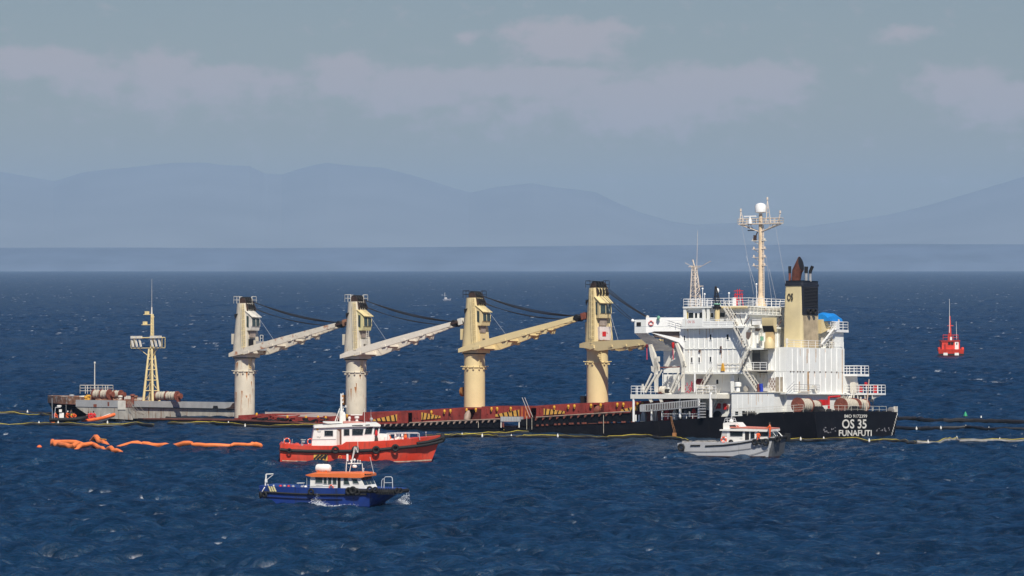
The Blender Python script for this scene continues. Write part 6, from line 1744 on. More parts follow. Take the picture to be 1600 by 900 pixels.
# follow the side for trim: distance of the shell from the near plane at a station
def shell(x, z, st=st_, beam=5.4):
    xs = [s[0] for s in st]
    zt = np.interp(x, xs, [s[1] for s in st]); bt = np.interp(x, xs, [s[2] for s in st]); bw = np.interp(x, xs, [s[3] for s in st])
    f = min(1, max(0, z / zt)); return beam / 2 - (bw + (bt - bw) * f)
def belt(B, m_, pxs, r_, st, beam, name='rubbing_strake', sq=True):
    pts = []
    for x, y in pxs:
        p = B.a(x, y, 0); v = shell(p.x, p.z, st, beam); p = B.a(x, y, v); pts.append(V((p.x, v - r_ * .5, p.z)))
    pts2 = [V((p.x, beam - p.y, p.z)) for p in pts]
    MB().path(pts, r_, 8).build(name, m_, B.root)
    MB().path(pts2, r_, 8).build(name, m_, B.root)
bx = [(438, 702.3), (452, 704), (480, 705), (524, 705.2), (555, 704.8), (588, 703.2), (618, 700.2), (640, 698.2), (665, 695), (682, 691.5), (691, 689)]
belt(B, rubber, bx, .24, st_, 5.4)
belt(B, rubber, [(651.5, 692.8), (668, 690.5), (682, 687), (691.5, 683)], .22, st_, 5.4, 'bow_fender')
b = MB(); p = B.a(691.5, 684, 2.7); b.ball(V((p.x, 2.7, p.z)), .45, 10, 1.5); b.build('stem_fender', rubber, B.root)
for x, y, r_ in ((452, 704, 4.0), (524, 703, 6.0), (555.5, 703, 6.4), (587.7, 703, 6.4), (617.7, 700, 6.2)):
    p = B.a(x, y, 0); B.tyre(x, y, r_, shell(p.x, p.z) - .5)
# boot top stripe and worn waterline
def strake(B, m_, pxs_t, pxs_b, st, beam, name, out=.03):
    b = MB(); A1 = []; 
    for (x, y), (x2, y2) in zip(pxs_t, pxs_b):
        p = B.a(x, y, .2); q = B.a(x2, y2, .2)
        A1.append((V((p.x, shell(p.x, p.z, st, beam) - out, p.z)), V((q.x, shell(q.x, max(0, q.z), st, beam) - out, q.z))))
    for (a0, a1), (c0, c1) in zip(A1[:-1], A1[1:]):
        e = V((0, .04, 0)); b.hexa([a1, c1, c1 + e, a1 + e, a0, c0, c0 + e, a0 + e])
    return b.build(name, m_, B.root)
strake(B, mat('worn_cream_line', (.50, .38, .28), var=.4, scale=2, stain=(.25, .05, .03), stain_amt=.5), [(441, 719), (480, 720.4), (520, 721.2), (560, 721.6), (600, 721.4), (640, 720.5), (676, 718.8)], [(441, 720.3), (480, 721.6), (520, 722.3), (560, 722.8), (600, 722.8), (640, 722.2), (676, 720.8)], st_, 5.4, 'waterline_stripe')
strake(B, bootred, [(441, 720.3), (480, 721.6), (520, 722.3), (560, 722.8), (600, 722.8), (640, 722.2), (676, 720.8)], [(441, 727), (480, 727), (520, 727), (560, 727), (600, 727), (640, 727), (673, 727)], st_, 5.4, 'boot_top')
hz_ = strake(B, yellz, [(490.5, 709.5), (500, 709.6), (511.5, 709.5)], [(489.5, 719.6), (500, 719.6), (511.7, 719.6)], st_, 5.4, 'hazard_panel', .04)
for k in range(4):
    x0 = 488.5 + k * 5.8; 
    for sg in (0,):
        pts = [(x0 + 3.4, 709.6 + 5 * 0), (x0 + 6.4, 709.6), (x0 + 2.6, 719.4), (x0 - .8, 719.4)] if False else [(max(489.8, x0), 716.5 - k * .1), (min(511.5, x0 + 8.5), 709.8), (min(511.5, x0 + 11.0), 711.2), (max(489.8, x0 + 2.2), 719.4)]
        q = [B.a(x, y, .2) for x, y in pts]
        MB().prism([V((p.x, shell(p.x, p.z) - .06, p.z)) for p in q], (0, .02, 0)).build('black_stripe', blk, hz_)
p = B.a(531, 714.5, .2); MB().torus(V((p.x, shell(p.x, p.z) - .05, p.z)), (0, 1, 0), .22, .035, 16, 4).build('painted_emblem', yellz, B.root)
# deck
b = MB()
for (x0, y0), (x1, y1) in zip(topl[:-1], topl[1:]):
    pass
dk_ = [V((s[0], 2.7 - s[2] + .1, s[1] - .25)) for s in st_] + [V((s[0], 2.7 + s[2] - .1, s[1] - .25)) for s in st_[::-1]]
# wheelhouse
v0_, v1_ = .95, 4.45
wh = [(487, 697), (487.3, 691), (488.6, 683), (491, 667.5), (594, 663.5), (592.3, 679), (598, 690), (560, 691.5), (541, 693), (534, 697)]
MB().prism([B.a(x, y, v0_) for x, y in wh], (0, v1_ - v0_, 0)).build('wheelhouse', whiteb, B.root)
rf = [(490.5, 667.6), (491.5, 665.6), (515, 663.6), (560, 660.7), (590, 661.0), (595, 664), (594.5, 666.4), (560, 666.3), (520, 667.8), (491, 668.8)]
MB().prism([B.a(x, y, v0_ - .3) for x, y in rf], (0, v1_ - v0_ + .6, 0)).build('wheelhouse_roof', whiteb, B.root)
MB().prism([B.a(x, y, v0_ - .1) for x, y in ((505, 660.2), (507, 659.2), (535, 659.6), (535, 661.4), (512, 661.6))], (0, 2.6, 0)).build('roof_awning', whiteb, B.root)
MB().prism([B.a(x, y, v0_ + .2) for x, y in ((536, 661.5), (537, 658.5), (560, 658.6), (575, 661))], (0, 2.6, 0)).build('roof_hatch', mat('pinkish_deck', (.50, .22, .18), var=.2), B.root)
def bwin(B, pts, v, name='window', fr=True, m_=glass, par=None):
    o = MB().prism([B.a(x, y, v - .015) for x, y in pts], (0, .03, 0)).build(name, m_, par or B.root)
    if fr:
        c = sum((B.a(x, y, v) for x, y in pts), V()) / len(pts)
        b = MB(); P = [B.a(x, y, v - .03) for x, y in pts]
        for a, q in zip(P, P[1:] + P[:1]):
            b.tube(a, q, .035, n=4)
        b.build('window_frame', galv, o)
    return o
bwin(B, [(507, 672.8), (520.3, 672.8), (520.3, 681.6), (507, 681.6)], v0_)
bwin(B, [(537.2, 670.5), (546, 670.3), (546, 680.6), (537.2, 681)], v0_)
bwin(B, [(550.2, 670), (568.3, 669.8), (566.5, 680.2), (550.2, 680.4)], v0_)
bwin(B, [(571.6, 668.5), (582.8, 666.8), (580.5, 678.3), (569.6, 679)], v0_)
bwin(B, [(585.2, 668), (592.3, 667.5), (589.5, 678), (584, 678.4)], v0_)
bwin(B, [(526.2, 670.5), (533.7, 670.2), (533.7, 694.5), (526.2, 695.5)], v0_, 'doorway', False, mat('brown_inside', (.12, .055, .035)))
bwin(B, [(526.4, 671), (530.5, 674.5), (530.8, 694.8), (526.4, 695.3)], v0_ - .03, 'door', False, mat('door_beige', (.55, .48, .42)))
b = MB(); b.tube(B.a(487.5, 687, v0_ - .03), B.a(525, 686.6, v0_ - .03), .04, n=4); b.build('rubbing_line', galv, B.root)
for x0, x1, y in ((550, 567, 665), (571, 578, 664.2)):
    MB().prism([B.a(x0, y - .6, v0_ - .32), B.a(x1, y - 1, v0_ - .32), B.a(x1, y + .5, v0_ - .32), B.a(x0, y + .7, v0_ - .32)], (0, .03, 0)).build('roof_vent', blk, B.root)
MB().obox(B.a(496, 671, v0_ - .02), (.3, .05, .22)).build('side_lamp', yel, B.root)
for x, y, w_ in ((498.5, 674, .7), (498, 682.5, .55)):
    b = MB()
    for k in range(5):
        b.obox(B.a(x - 2.4 + k * 1.2, y + (k % 2), v0_ - .02), (w_ * .12, .02, .2))
    b.build('painted_marks', galv, B.root, kind='stuff')
# front lower coaming and foredeck gear
MB().prism([B.a(x, y, 1.3) for x, y in ((592, 678), (610, 679), (612, 690), (597, 691))], (0, 2.6, 0)).build('fore_trunk', whiteb, B.root)
MB().prism([B.a(x, y, .9) for x, y in ((601, 682), (609, 681.7), (609, 685.6), (615, 685.6), (615, 690), (601, 690.5))], (0, 1.2, 0)).build('deck_box', whiteb, B.root)
MB().prism([B.a(x, y, 1.2) for x, y in ((616.5, 677.5), (618.7, 677.5), (621, 688.5), (617, 689))], (0, 1.2, 0)).build('towing_post', whiteb, B.root)
MB().prism([B.a(x, y, 1.2) for x, y in ((627, 677.5), (629.8, 677.5), (631, 688), (627.5, 688.5))], (0, 1.2, 0)).build('towing_post', whiteb, B.root)
MB().lathe(B.a(623.5, 687.5, 1.8), (0, 1, 0), [(0, .3), (.1, .45), (1.2, .45), (1.3, .3)], 12).build('anchor_winch', offw, B.root)
for x, y, r_, m__ in ((633.5, 681, .18, buoyo), (609, 684.5, .16, buoyo), (588, 686, .2, mat('dark_rusty', (.06, .035, .028))), (588, 676.5, .16, redb)):
    p = B.a(x, y, 1.1 if x > 600 else .7); MB().lathe(p - V((0, 0, .45)), (0, 0, 1), [(0, r_ * .6), (.2, r_ * 1.4), (.6, r_ * 1.2), (.9, r_ * .4)], 8).build('deck_gear', m__, B.root)
b = MB(); pts = [B.a(x, y, .8) for x, y in ((606, 691), (624, 690), (640, 689), (656, 687.5))]
tops_ = [B.a(x, y, .8) for x, y in ((606, 678.5), (624, 677.6), (640, 677.3), (655, 677.4))]
for a_, c_ in zip(pts, tops_):
    b.tube(a_, c_, .05, n=5)
b.path(tops_, .05, 5)
for a_, c_ in zip(pts, tops_):
    b.tube(a_ + V((0, 3.2, 0)), c_ + V((0, 3.2, 0)), .05, n=5)
b.path([p + V((0, 3.2, 0)) for p in tops_], .05, 5).tube(tops_[-1], tops_[-1] + V((0, 3.2, 0)), .05, n=5)
b.build('foredeck_railing', steelm, B.root)
MB().tube(B.a(666, 687, 2.7), B.a(665.5, 676, 2.7), .03, n=4).ball(B.a(665.5, 675.5, 2.7), .1, 6).build('bow_lamp', steelm, B.root)
# stern gear
b = MB()
for x0, y0, x1, y1 in ((442, 694, 444, 684), (456, 694, 456.8, 686), (471, 696, 472, 686), (473.5, 696, 474, 687)):
    b.tube(B.a(x0, y0, .5), B.a(x1, y1, .5), .045, n=4)
b.obox(B.a(474, 687, .5), (.7, .3, .1)).obox(B.a(474, 690, .5), (.45, .3, .25)).lathe(B.a(472, 697, .6), (0, 0, 1), [(0, .12), (.8, .12), (.85, .2), (1.0, .2)], 8)
b.build('stern_fittings', galv, B.root, kind='stuff')
b = MB(); b.prism([B.a(x, y, .5) for x, y in ((459.5, 696), (460.5, 693.5), (463, 692), (467, 692.5), (469, 697))], (0, .8, 0)); b.build('towing_bitts', redhull, B.root)
# mast and radar
m0, m1 = B.a(534, 661, 2.7), B.a(532.8, 615, 2.7)
mo = MB().lathe(m0, (m1 - m0), [(0, .36), (1.7, .30), (1.75, .16), (2.9, .13), ((m1 - m0).length, .09)], 10).tube(B.a(523, 660, 2.6), B.a(531, 638, 2.6), .07, n=5).tube(B.a(526, 660, 3.2), B.a(532, 640, 3.1), .05, n=5).build('mast', whiteb, B.root)
for y, L in ((617, .35), (623.5, .3), (629, .35), (636, .9), (641, .4)):
    p = B.a(533, y, 2.7)
    (MB().obox(p + V((L * .35, 0, 0)), (L * 1.1, .12, .07)).lathe(p + V((L * .75, 0, .02)), (0, 0, 1), [(0, .08), (.22, .08), (.26, .02)], 6)).build('mast_lamp', whiteb, mo)
MB().lathe(B.a(537.5, 661, 2.7), (0, 0, 1), [(0, .3), (1.3, .26), (1.35, .16), (1.6, .1)], 10).build('exhaust_stack', whiteb, B.root)
p = B.a(557.5, 655, 2.7); MB().lathe(V((p.x, 2.7, B.a(557, 661, 2.7).z)), (0, 0, 1), [(0, .45), (.35, .2), (.65, .2), (.7, .35), (.95, .35), (1.0, .12)], 10).obox(B.a(557, 648.2, 2.7), (1.7, .16, .13)).build('radar', whiteb, B.root)
MB().lathe(B.a(546, 660.5, 2.0), (0, 0, 1), [(0, .15), (.5, .15), (.6, .22), (.85, .18), (.9, .02)], 8).build('search_lamp', whiteb, B.root)
p = B.a(580.3, 655, 2.7); MB().ball(p, .26, 10).tube(p, B.a(580.3, 662, 2.7), .05).tube(B.a(579.6, 650, 2.7), B.a(579.6, 640, 2.7), .025, n=4).tube(p, B.a(579.6, 648, 2.7), .04, n=4).build('aerial', galv, B.root)
MB().tube(B.a(569.5, 661, 2.2), B.a(569.5, 638, 2.2), .025, n=4).build('whip_aerial', whiteb, B.root)
lifebuoy(B.M @ Matrix.Translation(B.a(448.5, 689.5, .7)) @ Matrix.Rotation(R(8), 4, 'Z') @ Matrix.Rotation(R(-10), 4, 'Y'), 'orange lifebuoy at the stern rail of the red workboat', .42, .085)
lifebuoy(B.M @ Matrix.Translation(B.a(484.8, 690, 1.6)) @ Matrix.Rotation(R(8), 4, 'Z'), 'orange lifebuoy beside the rear wall of the red workboat wheelhouse', .40, .08)

# ---- blue workboat with orange roof
B = Boat('workboat', 'blue workboat with orange cabin roof, tyre clad bow and white liferaft drum', 'boat', 408, 789.5, -20, 5.2)
bb_ = B
tl_ = [(404.5, 758.5), (427, 760), (455, 761), (481, 762), (510, 762.6), (541, 763), (577, 764)]
st2 = []
for i, (x, y) in enumerate(tl_):
    p = B.a(x, y); st2.append((p.x, p.z, 2.6, 2.5, .25 if i == 0 else 0))
L2 = st2[-1][0]; zt2_ = st2[-1][1]
st2 += [(L2 + 1.0, zt2_, 2.55, 2.1, -1.3), (L2 + 2.0, zt2_ - .02, 2.35, 1.5, -2.2), (L2 + 2.9, zt2_ - .05, 1.8, .8, -2.9), (L2 + 3.3, zt2_ - .05, 1.3, .3, -3.2)]
B.hull(bluehull, st2)
# deck inside
MB().prism([V((s[0], 2.6 - s[2] + .15, s[1] - .2)) for s in st2] + [V((s[0], 2.6 + s[2] - .15, s[1] - .2)) for s in st2[::-1]], (0, 0, .04)).build('deck', galv, B.root)
def belt2(B, pts, r_, name, m_=rubber, st=st2, beam=5.2):
    out = []
    for x, y in pts:
        p = B.a(x, y, 0); out.append(V((p.x, -.03, p.z)))
    return MB().path(out, r_, 6).build(name, m_, B.root)
belt2(B, [(412, 768.5), (440, 770.5), (470, 772), (500, 772.8), (541, 773.2), (573, 772.5)], .12, 'rubbing_strake')
belt2(B, [(414, 776), (440, 777.5), (470, 779), (500, 779.8), (535, 780)], .05, 'hull_chine', mat('dark_blue', (.003, .01, .06)))
# rubber bow fender
bp_ = [V((s[0], 2.6 - s[2] - .02, s[1] - .25)) for s in st2[-6:]]; bp2 = [V((s[0], 2.6 + s[2] + .02, s[1] - .25)) for s in st2[-6:]]
MB().path(bp_ + bp2[::-1], .22, 8).build('bow_fender', rubber, B.root)
b = MB(); e0, e1 = bp_[-4], bp_[-2]
for k in range(11):
    p = e0.lerp(e1, k / 10); b.tube(p + V((0, -.33, -.35)), p + V((0, -.33, .4)), .07, n=5)
b.build('fender_ribs', rubber, B.root, kind='stuff')
MB().prism([B.a(x, y, -.06) for x, y in ((411, 786.8), (415, 786.5), (461, 790.2), (458, 791.8), (450, 792.5), (410, 789.3))], (0, .05, 0)).build('boot_top', mat('boot_red', (.42, .03, .02)), B.root)
for k in range(3):
    MB().prism([B.a(x + k * 3.7, y + k * .1, -.05) for x, y in ((419, 759.8), (421.2, 759.9), (424.6, 767.8), (422, 767.8))], (0, .03, 0)).build('yellow_stripe', mat('pale_yellow', (.62, .55, .28)), B.root)
for x, y, r_ in ((545, 767.3, 5.8), (557.4, 768.5, 5.6), (486, 768.5, 5.0)):
    B.tyre(x, y, r_, -.35)
def bow_tyre(f, dz, Rr):
    n_ = len(bp_); k = min(n_ - 2, int(f)); p = bp_[k].lerp(bp_[k + 1], f - k); d = (bp_[k + 1] - bp_[k]).normalized(); nn = V((d.y, -d.x, 0))
    MB().torus(p + nn * .42 + V((0, 0, dz)), nn, Rr * .7, Rr * .31, 16, 8).build('tyre_fender', rubber, B.root)
for f, dz, Rr in ((.35, .05, .5), (1.2, .25, .38), (1.9, .2, .36), (4.1, .15, .36), (4.8, .1, .36)):
    bow_tyre(f, dz, Rr)
MB().torus(B.a(407, 773, .2), (1, .6, 0), .33, .15, 16, 8).build('tyre_fender', rubber, B.root)
MB().torus(B.a(413.5, 773, -.2), (.5, 1, 0), .28, .13, 16, 8).build('tyre_fender', rubber, B.root)
# cabin
v0_, v1_ = .45, 4.2
cb = [(483.8, 763.5), (484.8, 743), (568, 744), (583, 745), (594.5, 763)]
xa, xb = B.a(484, 763, v0_).x, B.a(570, 764, v0_).x
zb0 = B.a(484, 763.5, v0_).z - .3; zb1 = B.a(500, 744.5, v0_).z
xf = B.a(562, 745, v0_).x
MB().prism([V((xa, v0_, zb0)), V((xa + .1, v0_, zb1)), V((xf, v0_, zb1)), V((xb + .3, v0_, zb0))], (0, v1_ - v0_, 0)).build('cabin', whiteb, B.root)
rx0, rx1 = B.a(476.5, 743, v0_ - .2).x, B.a(566, 741, v0_ - .3).x
ro = []
for j, (dx, z0__, z1__) in enumerate(((0, .12, .2), (.9, 0, .42), (3.5, 0, .48), (rx1 - rx0 - 1.0, -.02, .55), (rx1 - rx0 - .2, .0, .5), (rx1 - rx0 + .15, .1, .36))):
    w0 = .3 if j not in (0, 5) else .0
    ro.append([V((rx0 + dx, v0_ - w0, zb1 + z0__ - .05)), V((rx0 + dx, v1_ + w0, zb1 + z0__ - .05)), V((rx0 + dx, v1_ + w0, zb1 + z1__ * .8)), V((rx0 + dx, v1_ - .6, zb1 + z1__)), V((rx0 + dx, v0_ + .6, zb1 + z1__)), V((rx0 + dx, v0_ - w0, zb1 + z1__ * .8))])
MB().loft(ro).build('cabin_roof', orangeroof, B.root)
for pts in ([(492.7, 745.3), (504, 745.3), (504, 755), (492.7, 755)], [(505.6, 745.5), (510.6, 745.6), (510.6, 756.5), (505.6, 756.3)], [(512.3, 745.8), (517.9, 745.9), (517.9, 757), (512.3, 756.8)], [(519.7, 746), (525.8, 746), (525.8, 757), (519.7, 757)],
            [(537, 747), (543.5, 747), (546.3, 757.5), (537, 757.2)], [(549.5, 748), (557.8, 748.3), (560.8, 756), (551.6, 755.5)]):
    bwin(B, pts, v0_, m_=glassg)
bwin(B, [(527.4, 746), (532.2, 746), (532.2, 763), (527.4, 762.5)], v0_, 'doorway', False, blk)
# raked windscreen on the front face
def fr_(f, g):
    a = V((xb + .3, 0, zb0)).lerp(V((xf, 0, zb1)), g); return V((a.x + .02, v0_ + (v1_ - v0_) * f, a.z))
for f0, f1 in ((.06, .33), (.37, .63), (.67, .94)):
    MB().prism([fr_(f0, .48), fr_(f1, .48), fr_(f1, .94), fr_(f0, .94)], (.03, 0, .01)).build('windscreen', glassg, B.root)
b = MB()
for k in range(9):
    b.obox(B.a(494 + k * 1.2, 758 + (k % 2) * .3, v0_ - .01), (.05, .02, .12))
b.tube(B.a(485, 759.8, v0_ - .02), B.a(526, 760.2, v0_ - .02), .02, n=4); b.build('side_marks', galv, B.root, kind='stuff')
b = MB()
for k in range(7):
    b.obox(B.a(570.5 + k * 1.5, 741.2 + (.4 if k % 2 else 0), v0_ - .33), (.08 if k else .16, .02, .17))
b.build('roof_lettering', blk, B.root, kind='stuff')
# liferaft drum with cradle
p = B.a(493.5, 731.5, 1.6); q = B.a(517, 731.5, 1.6); Lr = (q - p).length
c0_ = V((p.x, 1.6, p.z)); 
dr = MB().lathe(c0_, (1, 0, 0), [(0, .2), (.12, .42), (.3, .5), (Lr * .48, .5), (Lr * .49, .53), (Lr * .51, .53), (Lr * .52, .5), (Lr - .3, .5), (Lr - .12, .42), (Lr, .2)], 16).build('liferaft_canister', whiteb, B.root)
b = MB()
for k in (.25, .75):
    b.prism([V((p.x + Lr * k, 1.1, zb1 + .3)), V((p.x + Lr * k, 2.1, zb1 + .3)), V((p.x + Lr * k, 2.15, p.z - .2)), V((p.x + Lr * k, 1.6, p.z - .45)), V((p.x + Lr * k, 1.05, p.z - .2))], (.12, 0, 0))
b.box(p.x + .3, p.x + Lr - .3, 1.1, 2.1, zb1 + .35, zb1 + .5); b.build('raft_cradle', orangeroof, dr)
# tripod mast
v_ = 2.2
b = MB()
for x0, y0, x1, y1, r_ in ((545.8, 739, 554, 698, .045), (540.5, 740, 541.5, 720, .05), (547, 733, 556, 698, .04), (556, 698, 558.5, 707, .04), (559, 690, 559.5, 707, .03), (566.7, 738, 566, 724, .04)):
    b.tube(B.a(x0, y0, v_), B.a(x1, y1, v_), r_, n=5)
b.build('tripod_mast', whiteb, B.root, kind='stuff')
mo = MB().beam(B.a(544, 724.2, v_), B.a(564.3, 724, v_), .3, .12).build('mast_platform', whiteb, B.root)
MB().lathe(B.a(554.2, 730.8, v_), (0, 0, 1), [(0, .1), (.05, .28), (.22, .3), (.32, .2), (.36, .05)], 12).build('radar_dome', whiteb, B.root)
MB().lathe(B.a(542.8, 720.5, v_), (0, 0, 1), [(0, .13), (.8, .13), (.85, .02)], 8).build('mast_lamp', whiteb, B.root)
for x, y, r_ in ((553.8, 718.5, .16), (548.5, 719.5, .1), (559, 719.5, .08), (562.7, 720, .08)):
    p = B.a(x, y, v_); MB().ball(p, r_, 8).tube(p, p - V((0, 0, .3)), .03, n=4).build('mast_lamp', whiteb, B.root)
MB().tube(B.a(584, 740, 2.4), B.a(578, 714, 2.4), .035, n=4).build('whip_aerial', steelm, B.root)
MB().tube(B.a(568, 738, 2.0), B.a(568.2, 733, 2.0), .06, n=5).ball(B.a(568.2, 732.5, 2.0), .1, 6).build('roof_lamp', steelm, B.root)
# davit crane, stern gear
b = MB(); b.tube(B.a(414.5, 760, .6), B.a(416, 741, .6), .09, n=6).tube(B.a(416, 741, .6), B.a(427, 740.5, .6), .07, n=6).tube(B.a(417, 749.5, .6), B.a(426.5, 742, .6), .04, n=5).obox(B.a(416, 751.5, .6), (.25, .25, .35)); b.build('davit', whiteb, B.root)
b = MB(); b.path([B.a(414.5, 760, .1), B.a(412, 764, -.15), B.a(409.5, 768, -.15)], .05, 5).tube(B.a(405.5, 764, .5), B.a(405.7, 758.5, .5), .05, n=5).tube(B.a(419, 759, .5), B.a(418.3, 756, .5), .04, n=4).tube(B.a(427.5, 759.5, .5), B.a(427.5, 757.5, .5), .1, n=6); b.build('stern_fittings', whiteb, B.root, kind='stuff')
for x, y, m__ in ((438.3, 760, redb), (451, 760.3, redb), (444.5, 760, galv), (458, 760.6, galv), (472, 761, galv), (477.5, 761, whiteb)):
    MB().lathe(B.a(x, y + 1, .5), (0, 0, 1), [(0, .16), (.1, .2), (.22, .16), (.26, .05)], 8).build('deck_fitting', m__, B.root)
b = MB(); b.beam(B.a(464.8, 754.7, 2.5), B.a(475.2, 754.7, 2.5), .5, .06)
b.tube(B.a(466, 761, 2.5), B.a(466, 755, 2.5), .03, n=4).tube(B.a(474, 761, 2.5), B.a(474, 755, 2.5), .03, n=4); b.build('work_table', whiteb, B.root)
MB().tube(B.a(479.3, 762, .6), B.a(479.3, 746, .6), .025, n=4).build('ensign_staff', steelm, B.root)
def loop(B, pts, v, r_, name, m_=steelm):
    return MB().path([B.a(x, y, v) for x, y in pts], r_, 6).build(name, m_, B.root)
b = MB(); b.path([B.a(x, y, 2.6) for x, y in ((600, 762.5), (600.5, 747), (602.5, 745), (611, 745), (613, 747), (613.5, 762.5))], .05, 6).tube(B.a(600.5, 754.3, 2.6), B.a(613, 754.3, 2.6), .04, n=5).path([B.a(x, y, 1.6) for x, y in ((596, 762), (596.5, 751), (598, 748.5), (600.3, 748.3))], .045, 6); b.build('bow_rail', steelm, B.root)
lifebuoy(B.M @ Matrix.Translation(B.a(517.5, 761.5, .3)) @ Matrix.Rotation(R(0), 4, 'X'), 'orange lifebuoy low on the side of the blue workboat cabin', .26, .07)

# ---- grey catamaran workboat
B = Boat('workboat', 'light grey catamaran workboat with white cabin and pink-edged roof beside the black hull', 'boat', 1060, 712.5, -25, 5.4)
tl_ = [(1058.4, 692.3), (1085, 691.8), (1110, 691.7), (1132, 691.7), (1145, 690.6), (1160, 688.8), (1178, 686.2), (1192, 685.2), (1203.5, 684.8)]
st3 = []
for i, (x, y) in enumerate(tl_):
    p = B.a(x, y); st3.append((p.x, p.z, 2.7, 2.62, (.2 if i == 0 else (-.35 if i == 8 else 0))))
L3 = st3[-1][0]; z3 = st3[-1][1]
st3 += [(L3 + .35, z3, 2.65, 2.55, -.8)]
B.hull(greyhull, st3)
MB().prism([V((s[0], 2.7 - s[2] + .1, s[1] - .15)) for s in st3] + [V((s[0], 2.7 + s[2] - .1, s[1] - .15)) for s in st3[::-1]], (0, 0, .04)).build('deck', galv, B.root)
darkgrey = mat('shaded_bow_grey', (.085, .09, .10), rough=.6, var=.2)  # shade of the bow front put into a darker grey
MB().hexa([V((L3 - .5, .35, -.6)), V((L3 + .0, .35, -.6)), V((L3 + .0, 5.0, -.6)), V((L3 - .5, 5.0, -.6)), V((L3 - .2, .1, z3 - .02)), V((L3 + .55, .1, z3 - .02)), V((L3 + .55, 5.3, z3 - .02)), V((L3 - .2, 5.3, z3 - .02))]).build('bow_tunnel', darkgrey, B.root)
MB().path([V((L3 - .2, -.05, z3 - .1)), V((L3 + .5, .05, z3 - .1)), V((L3 + .6, 2.7, z3 - .02)), V((L3 + .6, 5.35, z3 + .05)), V((L3 - .2, 5.45, z3 + .05))], .2, 8).build('bow_fender', rubber, B.root)
MB().obox(V((L3 + .7, 5.3, z3 + .0)), (.7, .6, 1.1)).build('corner_fender', rubber, B.root)
def b3(pts, r_, name, m_):
    return MB().path([V((B.a(x, y, -.03).x, -.05, B.a(x, y, -.03).z)) for x, y in pts], r_, 5).build(name, m_, B.root)
b3([(1079, 696.2), (1094, 696)], .12, 'rubbing_strip', rubber); b3([(1102, 697), (1130, 695.8), (1156, 692.8), (1177, 689.2), (1193, 686.8)], .11, 'rubbing_strip', rubber)
b3([(1067, 705), (1100, 705.5), (1140, 704.5), (1170, 701), (1199, 696)], .035, 'hull_chine', mat('chine_grey', (.14, .14, .15))); b3([(1170, 711.5), (1185, 707.5), (1200, 702.5)], .035, 'hull_chine', mat('chine_grey', (.14, .14, .15)))
b3([(1059.5, 712.4), (1100, 713.4), (1140, 713.8), (1196, 713.6)], .10, 'boot_top', mat('boot_black', (.03, .012, .014)))
MB().box(L3 - .8, L3 + .1, .3, 5.0, -.3, .35).build('bow_boot_top', mat('boot_black', (.03, .012, .014)), B.root)
B.tyre(1064.3, 699, 5.8, -.3); B.tyre(1179.5, 691, 5.0, -.3); B.tyre(1187, 690, 4.2, -.3); B.tyre(1196.5, 690.8, 5.6, -.35); B.tyre(1142, 691, 4.0, .5)
MB().torus(V((L3 + .85, 1.6, z3 - .1)), (1, 0, 0), .36, .16, 16, 8).build('tyre_fender', rubber, B.root)
MB().torus(V((L3 + .85, .5, z3 - .15)), (1, -.5, 0), .34, .15, 16, 8).build('tyre_fender', rubber, B.root)
# cabin
v0_, v1_ = .75, 4.4
Z_ = lambda x, y, v=.75: B.a(x, y, v)
cz0 = Z_(1150, 691.5).z - .2; czr = Z_(1150, 672.5).z
cx0, cx1 = Z_(1125.5, 690).x, Z_(1200.5, 686).x
MB().prism([V((cx0 - .1, v0_, cz0)), V((cx0 + .35, v0_, czr)), V((Z_(1200, 673).x, v0_, czr)), V((cx1 + .15, v0_, cz0 + .45))], (0, v1_ - v0_, 0)).build('cabin', whiteb, B.root)
rp = [Z_(1124.2, 671, .5), Z_(1124.5, 673, .5), Z_(1203, 674.6, .5), Z_(1203, 671.3, .5), Z_(1160, 669.6, .5)]
MB().prism([V((p.x, .5, p.z)) for p in rp], (0, 4.1, 0)).build('cabin_roof', whiteb, B.root)
MB().prism([V((p.x + dx, .45, p.z + .03)) for p, dx in zip((rp[0], rp[3], rp[3]), (2.2, 0, 0))][:0] or [V((Z_(1140, 670, .5).x, .48, rp[4].z + .05)), V((rp[3].x, .48, rp[3].z + .03)), V((rp[3].x, .48, rp[3].z + .16)), V((Z_(1140, 670, .5).x, .48, rp[4].z + .22))], (0, 4.0, 0)).build('roof_edge', mat('pinkish_red_roof', (.62, .20, .14), var=.15), B.root)
for pts in ([(1140, 673.5), (1161, 673.5), (1160, 682), (1140.8, 681.8)], [(1172.5, 674.5), (1179, 674.5), (1179, 685), (1172.5, 686.3)], [(1184, 675), (1200.5, 674.8), (1200.5, 682), (1184, 682.5)]):
    bwin(B, pts, v0_)
bwin(B, [(1164, 674), (1170.5, 674.2), (1170.5, 687), (1164, 687.8)], v0_, 'doorway', False, blk)
for f0, f1 in ((.08, .46), (.54, .92)):
    x_ = Z_(1200, 673).x + .06
    MB().prism([V((x_ + .05, v0_ + (v1_ - v0_) * f0, cz0 + 1.1)), V((x_ + .05, v0_ + (v1_ - v0_) * f1, cz0 + 1.1)), V((x_, v0_ + (v1_ - v0_) * f1, czr - .25)), V((x_, v0_ + (v1_ - v0_) * f0, czr - .25))], (.04, 0, 0)).build('windscreen', glassg, B.root)
b = MB()
for k in range(4): b.obox(Z_(1156 + k * 1.1, 685.6, .72), (.06, .02, .12))
for k in range(4): b.tube(Z_(1127.5, 675.5 + k * 2, .72), Z_(1136, 675.5 + k * 2, .72), .02, n=4)
b.build('side_marks', galv, B.root, kind='stuff')
